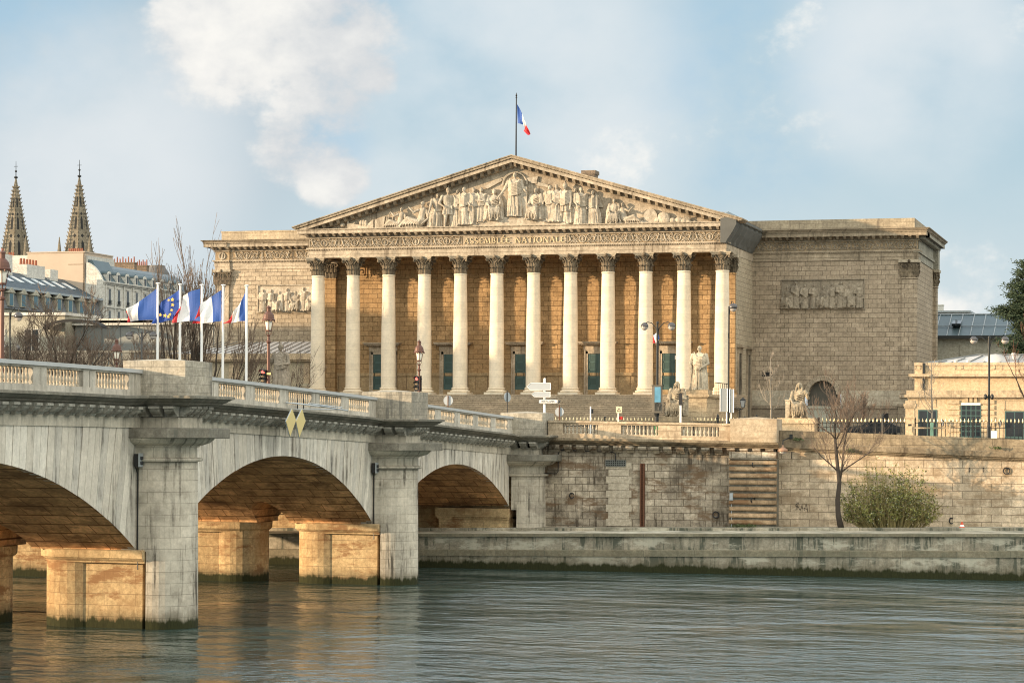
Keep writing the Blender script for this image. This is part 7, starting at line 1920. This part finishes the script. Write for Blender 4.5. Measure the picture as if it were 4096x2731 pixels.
for k in range(9):
    y = yw0 + 1.6 + k * 2.6; f = MB(); f.box(XW - 1.0, XW + .02, y - .42, y + .42, zc0 + .1, zc0 + 1.05)
    f.prism([(y + .42 * math.cos(PI * i / 8), zc0 + 1.05 + .38 * math.sin(PI * i / 8)) for i in range(9)], 'x', XW - 1.2, XW + .05); w_ = part('dormer', f, M['whitew'], t)
    f = MB(); f.box(XW + .04, XW + .07, y - .21, y + .21, zc0 + .25, zc0 + 1.1); part('pane', f, M['glass'], w_)
    f = MB(); f.prism([(y + .5 * math.cos(PI * i / 8), zc0 + 1.12 + .42 * math.sin(PI * i / 8)) for i in range(9)], 'x', XW - 1.6, XW - .12); part('dormer_roof', f, M['slateb'], w_)
    for (za, zb2) in ((zc0 - 2.6, zc0 - .8), (zc0 - 5.2, zc0 - 3.5)):
        f = MB(); f.box(XW - .02, XW + .06, y - .42, y + .42, za, zb2 + .12); f.box(XW, XW + .14, y - .5, y + .5, zb2 + .12, zb2 + .24); w_ = part('window', f, M['whitew'], t)
        f = MB(); f.box(XW + .05, XW + .075, y - .28, y - .03, za + .05, zb2); f.box(XW + .05, XW + .075, y + .03, y + .28, za + .05, zb2); part('pane', f, M['glass'], w_)
        f = MB()
        for j in range(9): f.box(XW + .15, XW + .17, y - .44 + j * .11, y - .42 + j * .11, za - .05, za + .4)
        f.box(XW + .05, XW + .18, y - .48, y + .48, za - .1, za - .05); f.box(XW + .14, XW + .18, y - .48, y + .48, za + .4, za + .43); part('balcony', f, M['iron'], w_)
for (x0, x1, yt_, n) in ((447, 537, 1050, 8), (541, 586, 1061, 6)):
    Yc = yw0 + (16 if n == 8 else 22); u, v = at(x0, yt_, Yc), at(x1, yt_, Yc); c = MB(); c.box(u.x, v.x, Yc, Yc + .8, zc0 + 1.5, u.z); c.box(u.x - .06, v.x + .06, Yc - .06, Yc + .86, u.z - .16, u.z); k = part('chimney', c, M['brick'], t); f = MB()
    for i in range(n): f.lathe([(.10, 0), (.08, .5 + .25 * (i % 2))], (u.x + (v.x - u.x) * (i + .5) / n, Yc + .4, u.z), 7)
    part('chimney_pots', f, M['pot'], k)
Yc = 310.0; a = at(628, 1062, Yc); zb2 = at(628, 1120, Yc).z
t = thing('domed_corner_building', 'dark domed slate roof of a corner building beyond the white mansion', 'building', (a.x, Yc, 8.3))
hh = a.z - zb2; p = MB(); p.lathe([(2.5, zb2 - 2.2), (2.4, zb2 - 1.0), (2.1, zb2), (1.7, zb2 + hh * .5), (1.15, zb2 + hh * .9), (1.1, zb2 + hh), (.3, zb2 + hh + .05)], (a.x, Yc, 0), 14); part('dome', p, plain('dark_dome', (.10, .095, .09), .6, .1, .2, .5), t)
p = MB(); p.lathe([(2.6, 8.3), (2.6, zb2 - 2.6), (2.9, zb2 - 2.4), (2.9, zb2 - 2.2)], (a.x, Yc, 0), 14); part('wall', p, M['whitew'], t)

# church with two openwork spires
def spire(px, py_top, py_base, label, first):
    Y = 520.0; a, b = at(px, py_top, Y), at(px, py_base, Y); zb = b.z - 3; zt = at(px, py_top + 70, Y).z; R0 = 3.45 * 1.05
    t = thing('church_spire', label, 'church spire', (b.x, Y, 8.3), 'twin openwork church spires')
    p = MB(); h = zt - zb
    rad = lambda z: max(.12, R0 * (1 - (z - zb) / h) + .12)
    n = 22; p.rings([[(b.x + rad(zb + h * k / n) * math.cos(PI / 8 + PI * i / 4), Y + rad(zb + h * k / n) * math.sin(PI / 8 + PI * i / 4), zb + h * k / n) for i in range(8)] for k in range(n + 1)]); part('spire', p, M['spire'], t)
    p = MB()
    for k in range(21):
        z = zb + h * k / 22.5; r = rad(z)
        for i in range(8):
            q = PI / 8 + PI * i / 4; p.tube([((r - .05) * math.cos(q) + b.x, (r - .05) * math.sin(q) + Y, z), ((r + .28) * math.cos(q) + b.x, (r + .28) * math.sin(q) + Y, z + .22), ((r + .42) * math.cos(q) + b.x, (r + .42) * math.sin(q) + Y, z + .5)], [.16, .12, .05], 4)
    for i in range(8):
        q = PI / 8 + PI * i / 4; p.tube([(rad(zb) * math.cos(q) + b.x, rad(zb) * math.sin(q) + Y, zb), (b.x + .1 * math.cos(q), Y + .1 * math.sin(q), zt)], [.2, .08], 4)
    part('crockets', p, M['spire'], t)
    p = MB()
    for lv, (f0, hh, ww) in enumerate(((.10, 3.6, .62), (.30, 1.0, .8), (.40, 3.2, .5), (.56, .8, .6), (.66, 2.6, .34))):
        z0 = zb + h * f0
        for i in range(8):
            q = PI / 4 * i; r0 = rad(z0) * math.cos(PI / 8); r1 = rad(z0 + hh) * math.cos(PI / 8); tx, ty = -math.sin(q), math.cos(q); s_ = ww / 2
            poly = [(-s_, 0), (s_, 0), (s_, .8), (0, 1), (-s_, .8)] if hh > 1.5 else [(0, 0), (s_, .5), (0, 1), (-s_, .5)]
            v = [(b.x + (r0 + (r1 - r0) * w + .06) * math.cos(q) + tx * u, Y + (r0 + (r1 - r0) * w + .06) * math.sin(q) + ty * u, z0 + hh * w) for u, w in poly]
            p.add(v, [tuple(range(len(v)))])
    part('lancets', p, M['dark'], t)
    p = MB(); p.tube([(b.x, Y, zt - .4), (b.x, Y, a.z)], [.14, .05], 5); p.ball((b.x, Y, zt + .3), .5, .5, .3); p.ball((b.x, Y, zt + 1.8), .3, .3, .25); p.tube([(b.x - .55, Y, a.z - 1.3), (b.x + .55, Y, a.z - 1.3)], .06, 4); part('finial', p, M['iron'], t)
    p = MB(); p.box(b.x - 3.6, b.x + 3.6, Y - 3.6, Y + 3.6, 8.3, zb + .3); part('tower', p, M['spire'], t)
    for sx in (-1, 1):
        p = MB(); p.lathe([(.75, zb - 3), (.75, zb + 1.2), (.1, zb + 6.5)], (b.x + sx * 4.0, Y - 2.5, 0), 6); part('pinnacle', p, M['spire'], t)
    return t
spire(62, 645, 1008, 'grey stone church spire at the far left edge', True)
spire(316, 640, 1008, 'grey stone church spire right of the other one, behind the tan party wall', False)

# gatehouse at the right
t = thing('cream_gatehouse', 'cream stone gatehouse with glazed green doors and a zinc roof at the right', 'building', (-15, 196, 8.3))
XG = at(3632, 1600, 196).x
p = MB(); p.box(XG, 12, 196, 210, 8.3, 11.75); part('lower_wall', p, M['cream'], t)
p = MB(); p.box(XG + .35, 12, 197.6, 210, 11.75, 14.4); part('upper_wall', p, M['cream'], t)
p = MB(); p.box(XG - .06, 12, 195.9, 196.2, 11.6, 11.72); p.box(XG - .3, 12, 195.65, 196.2, 11.72, 11.95); p.box(XG - .12, 12, 195.85, 197.7, 11.95, 12.3); p.box(XG + .2, 12, 197.4, 197.8, 13.35, 13.45); p.box(XG - .1, 12, 197.1, 197.8, 13.45, 13.68); p.box(XG + .33, 12, 197.5, 197.9, 14.4, 14.62); part('cornices', p, M['creamt'], t)
p = MB()
for (a0, a1, b0, b1) in ((3668, 3700, 1560, 1575),): pass
for (x0, x1) in ((3660, 3683), (3820, 3847), (3850, 3980), (4007, 4096)):
    u, v = at(x0, 1460, 197.6), at(x1, 1478, 197.6); 
    for q in ((u.x, u.x + .06), (v.x - .06, v.x)): p.box(q[0], q[1], 197.56, 197.62, v.z, u.z)
    p.box(u.x, v.x, 197.56, 197.62, u.z - .05, u.z); p.box(u.x, v.x, 197.56, 197.62, v.z, v.z + .05)
u, v = at(3672, 1597, 196), at(3745, 1625, 196); p.box(u.x, v.x, 195.97, 196, u.z - .05, u.z); p.box(u.x, u.x + .05, 195.97, 196, v.z, u.z); p.box(v.x - .05, v.x, 195.97, 196, v.z, u.z)
u, v = at(4018, 1600, 196), at(4120, 1640, 196); p.box(u.x, v.x, 195.97, 196, u.z - .05, u.z); p.box(u.x, u.x + .05, 195.97, 196, v.z, u.z); p.box(u.x, v.x, 195.97, 196, v.z, v.z + .05)
part('panel_mouldings', p, M['creamt'], t)
p = MB()
for side in (3790, 3816, 3925, 3968):
    pass
for k in range(7):
    for (x0, x1) in ((3789, 3838), (3926, 3978)):
        u = at(x0, 1600 + k * 22, 196); v = at(x1, 1600 + k * 22 + 16, 196); p.box(u.x, v.x, 195.9, 196, v.z, u.z)
for (x0, x1, xm) in ((3858, 3872, 3866), (3878, 3890, 3884), (3896, 3908, 3902)):
    u = at(x0, 1586, 195.9); v = at(x1, 1608, 195.9); p.box(u.x, v.x, 195.85, 196, v.z, u.z)
part('quoins', p, M['cream'], t)
def glazed(x0, x1, y0, y1, nx, nz, nm, Yp=196):
    u, v = at(x0, y0, Yp), at(x1, y1, Yp); f = MB(); f.box(u.x - .05, v.x + .05, Yp - .06, Yp + .1, 8.3, u.z + .06); w_ = part(nm, f, M['door'], t); f = MB(); W_ = v.x - u.x; H_ = u.z - 8.5
    for i in range(nx):
        for j in range(nz): f.box(u.x + W_ * i / nx + .05, u.x + W_ * (i + 1) / nx - .05, Yp - .075, Yp, 8.5 + H_ * j / nz + .04, 8.5 + H_ * (j + 1) / nz - .04)
    part('panes', f, M['glass'], w_); return w_
glazed(3845, 3922, 1620, 1745, 4, 6, 'glazed_door'); glazed(3675, 3745, 1641, 1745, 2, 1, 'panelled_door'); glazed(4022, 4094, 1646, 1745, 2, 1, 'panelled_door')
p = MB(); u, v = at(3845, 1611, 195.95), at(3922, 1620, 195.95); p.box(u.x, v.x, 195.9, 196, v.z, u.z); part('white_lintel', p, M['signw'], t)
p = MB(); u = at(3690, 1505, 197.5); p.box(u.x, u.x + .22, 197.45, 197.6, 11.9, 14.6); part('downpipe', p, M['iron'], t)
p = MB(); zr0_ = 14.6
R_ = [(at(3690, 1449, 199).x, 199, zr0_), (12, 199, zr0_), (12, 209, zr0_), (at(3690, 1449, 199).x, 209, zr0_)]
tA, tB = at(3900, 1420, 203), at(3960, 1418, 203)
p.add(R_ + [(tA.x, 204, tA.z), (9, 204, tB.z)], [(0, 1, 5, 4), (1, 2, 5), (2, 3, 4, 5), (3, 0, 4)]); p.mi = 1
for k in range(22):
    x = R_[0][0] + 1 + k * 1.35; f = min(1, max(0, (x - R_[0][0]) / (tA.x - R_[0][0]))); p.tube([(x, 199, zr0_ + .04), (x + .9 if x < tA.x else x, 199 + 5 * f, zr0_ + (tA.z - zr0_) * f + .04)], .06, 4)
p.tube([R_[0], (tA.x, 204, tA.z + .04)], .09, 5); p.tube([(tA.x, 204, tA.z + .04), (9, 204, tB.z + .04)], .08, 5)
part('zinc_roof', p, [M['zincp'], M['zseam']], t)
p = MB(); q = at(3982, 1443, 200.5); p.lathe([(1.15, q.z - .5), (1.1, q.z - .1), (.9, q.z + .25), (.5, q.z + .5), (.05, q.z + .58)], (q.x, 200.5, 0), 16); part('roof_dome', p, M['zincp'], t, smooth=True)
p = MB(); q = at(4054, 1420, 200.5); p.lathe([(.12, q.z - 1.2), (.12, q.z), (.2, q.z + .02), (.2, q.z + .15), (.05, q.z + .2)], (q.x, 200.5, 0), 8)
for px in (3823, 3873):
    q = at(px, 1446, 199.2); p.ball((q.x, 199.2, q.z), .2, .2, .2, 8, 5)
part('roof_vents', p, M['zincp'], t)
# slate blue zinc roof block between wing and gatehouse
t = thing('zinc_roof_block', 'grey building with a steep blue zinc roof right of the dark wing', 'building', (-18, 232, 8.3))
u = at(3692, 1356, 234); p = MB(); p.box(-26, 14, 234, 246, 8.3, u.z); part('wall', p, M['grey_w'], t)
p = MB(); p.box(-26, 14, 233.5, 234.2, u.z - .1, u.z + .15); p.box(-26, 14, 233.7, 234.2, u.z - 2.6, u.z - 2.35); p.box(-26, 14, 233.8, 234.2, u.z - 3.6, u.z - 3.4)
for k in range(4): p.box(-21.5 + k * 9, -13.5 + k * 9, 233.93, 234.05, u.z - 2.1, u.z - .5)
part('mouldings', p, M['grey_w'], t)
v = at(3713, 1266, 240); p = MB()
p.hexa([(-25.4, 233.4, u.z + .15), (14, 233.4, u.z + .15), (14, 246, u.z + .15), (-25.4, 246, u.z + .15), (-25.2, 239, v.z + .1), (14, 239, v.z + .1), (14, 242, v.z + .1), (-25.2, 242, v.z + .1)]); part('roof', p, M['slateb'], t)
p = MB(); p.box(-25.5, 14, 233.2, 233.5, u.z - .02, u.z + .3); part('gutter', p, M['iron'], t)
p = MB(); dz_ = v.z - u.z
for k in range(34): x = -25 + k * 1.13; p.tube([(x, 233.4, u.z + .2), (x - .02, 239, v.z + .15)], .05, 4)
for k in range(2): p.tube([(-25.3, 233.4 + 5.6 * (.45 + k * .01), u.z + .2 + dz_ * .47), (14, 233.4 + 5.6 * .46, u.z + .2 + dz_ * .47)], .03, 4)
p.tube([(-25.3, 239, v.z + .15), (14, 239, v.z + .15)], .09, 5); part('roof_seams', p, M['zinc'], t)
p = MB(); q0, q1 = at(3810, 1285, 236), at(3846, 1302, 236); p.hexa([(q0.x, 235.2, q1.z - .1), (q1.x, 235.2, q1.z - .1), (q1.x, 236.8, q0.z - .3), (q0.x, 236.8, q0.z - .3), (q0.x, 235.0, q1.z + .15), (q1.x, 235.0, q1.z + .15), (q1.x, 236.6, q0.z + .1), (q0.x, 236.6, q0.z + .1)]); p.box((q0.x + q1.x) / 2 - .04, (q0.x + q1.x) / 2 + .04, 234.9, 236.4, q1.z, q0.z + .1); part('roof_window', p, M['glass'], t)
t = thing('rear_white_block', 'small white flat roofed block peeping over the blue zinc roof', 'building', (-24, 260, 8.3))
u, v = at(3747, 1250, 260), at(3868, 1250, 260); zt = at(3800, 1250, 260).z; p = MB(); p.box(u.x, v.x, 260, 268, 8.3, zt); part('wall', p, M['whitew'], t)
p = MB(); p.box(u.x - .3, v.x + .4, 259.6, 268, zt, zt + .2); part('roof_edge', p, M['zinc'], t); p = MB(); q = at(3757, 1222, 262); p.box(q.x - .5, q.x + .4, 262, 263, zt, q.z); p.box(q.x - .55, q.x + .45, 261.95, 263.05, q.z, q.z + .12); part('chimney', p, M['whitew'], t)
# unseen town block added at left, roofs stepped to shade the portico foot
t = thing('unseen_town_block', 'unseen town block added to the left, roofs stepped to shade the portico', 'building', (-150, 165, 8.3))
p = MB()
for (ya, yb, h) in ((112, 150, 29.2), (150, 157, 30.4), (157, 171, 32.6), (171, 181, 29.5), (181, 200, 25.5)): p.box(-185, -150, ya, yb, 8.3, h - 3)
part('wall', p, M['whitew'], t)
p = MB()
for (ya, yb, h) in ((112, 150, 29.2), (150, 157, 30.4), (157, 171, 32.6), (171, 181, 29.5), (181, 200, 25.5)): p.hexa([(-185, ya, h - 2.99), (-149.5, ya, h - 2.99), (-149.5, yb, h - 2.99), (-185, yb, h - 2.99), (-183, ya + .3, h), (-151.5, ya + .3, h), (-151.5, yb - .3, h), (-183, yb - .3, h)])
part('roof', p, M['slate'], t)
for k in range(9):
    f = MB(); y = 126 + k * 8.4
    f.box(-149.98, -149.85, y - .8, y + .8, 19, 22); part('window', f, M['glass'], t)
# ============================================================ SKY, SUN, CAMERA
SUNV = Vector((1.77, 1.0, -.29)).normalized()          # direction the light travels
EL = math.asin(-SUNV.z); AZ = math.atan2(-SUNV.x, -SUNV.y)   # azimuth of the sun from +Y, clockwise
w = bpy.data.worlds.new('World'); SC.world = w; w.use_nodes = True
nt = w.node_tree; nt.nodes.clear(); g = N(nt)
out = g.n('OutputWorld'); bg = g.n('Background'); g.l(bg.outputs[0], out.inputs[0])
sky = g.n('TexSky'); sky.sky_type = 'NISHITA'; sky.sun_disc = False; sky.sun_elevation = EL; sky.sun_rotation = AZ; sky.air_density = 1.2; sky.dust_density = 1.0; sky.ozone_density = 2.0
dirv = g.n('TexCoord').outputs['Generated']
sp = g.n('SeparateXYZ'); g.l(dirv, sp.inputs[0])
# cloud deck: project the direction on a plane overhead so clouds flatten towards the horizon
den = g.math('ADD', g.math('MAXIMUM', sp.outputs[2], 0.0), .22)
cl = g.comb(sp.outputs[0], sp.outputs[1], g.math('MULTIPLY', sp.outputs[2], 1.35))
n1 = g.noise(cl, 7.0, 7, .55); n2 = g.noise(cl, 16.0, 7, .58); n3 = g.noise(cl, 4.0, 5, .5); n4 = g.noise(cl, 46.0, 5, .6)
def lobe(px, py, lo, hi):
    d = Vector(ray(px, py)).normalized(); v = g.n('VectorMath', operation='DOT_PRODUCT'); g.l(dirv, v.inputs[0]); v.inputs[1].default_value = d
    nn = g.n('VectorMath', operation='NORMALIZE'); g.l(dirv, nn.inputs[0]); g.l(nn.outputs[0], v.inputs[0])
    return g.ramp(v.outputs['Value'], math.cos(math.radians(hi)), math.cos(math.radians(lo)))
def S(c, k=6.1): return tuple(v * k for v in c)
elev = g.ramp(sp.outputs[2], .02, .26)
base = g.mix(elev, S((.62, .76, .82)), S((.22, .49, .70)))
base = g.mix(.06, base, sky.outputs[0])
fb = g.math('ADD', g.math('ADD', g.math('MULTIPLY', n1, .40), g.math('MULTIPLY', n2, .36)), g.math('MULTIPLY', n4, .24))
soft = g.math('ADD', g.math('MULTIPLY', n3, .55), g.math('MULTIPLY', n1, .45))
veil = g.ramp(soft, .36, .58)
c = g.mix(g.math('MULTIPLY', veil, .5), base, S((.71, .80, .835)))
# greyer cloud over the left
gl_ = g.math('MULTIPLY', g.math('MAXIMUM', lobe(750, 330, 1, 5.5), lobe(250, 420, 1, 5)), g.ramp(soft, .36, .60))
c = g.mix(g.math('MULTIPLY', gl_, .6), c, S((.52, .59, .66)))
# open blue
bl = g.math('MAXIMUM', lobe(3000, 350, .3, 3.6), g.math('MAXIMUM', lobe(1340, 590, .1, 1.2), lobe(0, 0, .5, 3.5)))
c = g.mix(g.math('MULTIPLY', g.math('MULTIPLY', bl, g.ramp(fb, .60, .42)), .62), c, S((.40, .62, .80)))
# luminous haze
wl2 = g.math('MAXIMUM', g.math('MAXIMUM', lobe(2050, 380, .5, 5.5), lobe(400, 620, .3, 4.5)), g.math('MAXIMUM', lobe(3650, 240, .5, 3.6), lobe(1750, 780, .5, 3.0)))
c = g.mix(g.math('MULTIPLY', g.math('MULTIPLY', wl2, g.ramp(soft, .34, .58)), .8), c, S((.86, .90, .92)))
# bright sunlit cumulus
wl = g.math('MAXIMUM', g.math('MAXIMUM', lobe(1200, 60, .3, 3.4), lobe(1290, 340, .2, 2.2)), g.math('MAXIMUM', g.math('MAXIMUM', lobe(1330, 680, .1, 1.3), lobe(1180, 560, .1, 1.5)), g.math('MAXIMUM', lobe(950, 130, .3, 2.8), lobe(1480, 300, .1, .95))))
edge = g.ramp(g.math('ADD', wl, g.math('MULTIPLY', g.math('SUBTRACT', fb, .5), 5.6)), .25, .90)
shade = g.ramp(g.math('ADD', g.math('MULTIPLY', fb, .6), g.math('MULTIPLY', n1, .4)), .42, .58)
c = g.mix(g.math('MULTIPLY', edge, .93), c, g.mix(shade, S((.72, .74, .76)), S((1.06, 1.03, .97))))
lowglow = g.ramp(sp.outputs[2], .0, .10, 1, 0)
c = g.mix(g.math('MULTIPLY', lowglow, .35), c, S((.82, .85, .86)))
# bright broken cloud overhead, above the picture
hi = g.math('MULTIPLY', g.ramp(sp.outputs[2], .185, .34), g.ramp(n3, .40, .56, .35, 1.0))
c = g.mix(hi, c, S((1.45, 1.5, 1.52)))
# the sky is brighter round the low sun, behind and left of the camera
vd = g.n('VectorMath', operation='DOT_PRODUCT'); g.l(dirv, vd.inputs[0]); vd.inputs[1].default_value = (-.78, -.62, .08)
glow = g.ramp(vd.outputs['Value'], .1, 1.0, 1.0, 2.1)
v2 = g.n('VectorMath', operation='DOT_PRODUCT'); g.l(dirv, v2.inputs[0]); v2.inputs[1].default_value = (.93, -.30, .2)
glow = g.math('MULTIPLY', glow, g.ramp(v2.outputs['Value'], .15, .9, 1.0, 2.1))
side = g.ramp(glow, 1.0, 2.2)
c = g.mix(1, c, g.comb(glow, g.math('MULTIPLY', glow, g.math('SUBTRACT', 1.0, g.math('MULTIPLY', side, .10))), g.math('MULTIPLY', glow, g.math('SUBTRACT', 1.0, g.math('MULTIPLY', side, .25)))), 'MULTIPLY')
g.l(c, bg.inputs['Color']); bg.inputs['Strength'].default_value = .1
sun = bpy.data.lights.new('sun', 'SUN'); sun.energy = 5.0; sun.angle = math.radians(.6); sun.color = (1.0, .745, .48)
so = bpy.data.objects.new('sun', sun); COL.objects.link(so); so.rotation_euler = SUNV.to_track_quat('-Z', 'Y').to_euler(); so.location = (-200, -100, 80)
cam = bpy.data.cameras.new('camera'); co_ = bpy.data.objects.new('camera', cam); COL.objects.link(co_)
cam.sensor_width = 36; cam.lens = F / 4096 * 36; cam.clip_start = 1; cam.clip_end = 8000
right = Vector((CT, ST, 0)); fwd = Vector((-ST, CT, 0)); upv = Vector((0, 0, 1))
r2 = right * math.cos(ROLL) + upv * math.sin(ROLL); u2 = upv * math.cos(ROLL) - right * math.sin(ROLL)
mat = Matrix((r2, u2, -fwd)).transposed().to_4x4(); mat.translation = Vector((0, 0, HC))
co_.matrix_world = mat
cam.shift_y = (YH - 1365.5) / 4096
SC.camera = co_
SC.view_settings.view_transform = 'Standard'; SC.view_settings.look = 'None'; SC.view_settings.exposure = .64; SC.view_settings.gamma = 1
SC.cycles.max_bounces = 7; SC.cycles.blur_glossy = 1.0; SC.cycles.sample_clamp_indirect = 40; SC.cycles.filter_width = 1.05; SC.cycles.caustics_reflective = True; SC.cycles.caustics_refractive = False
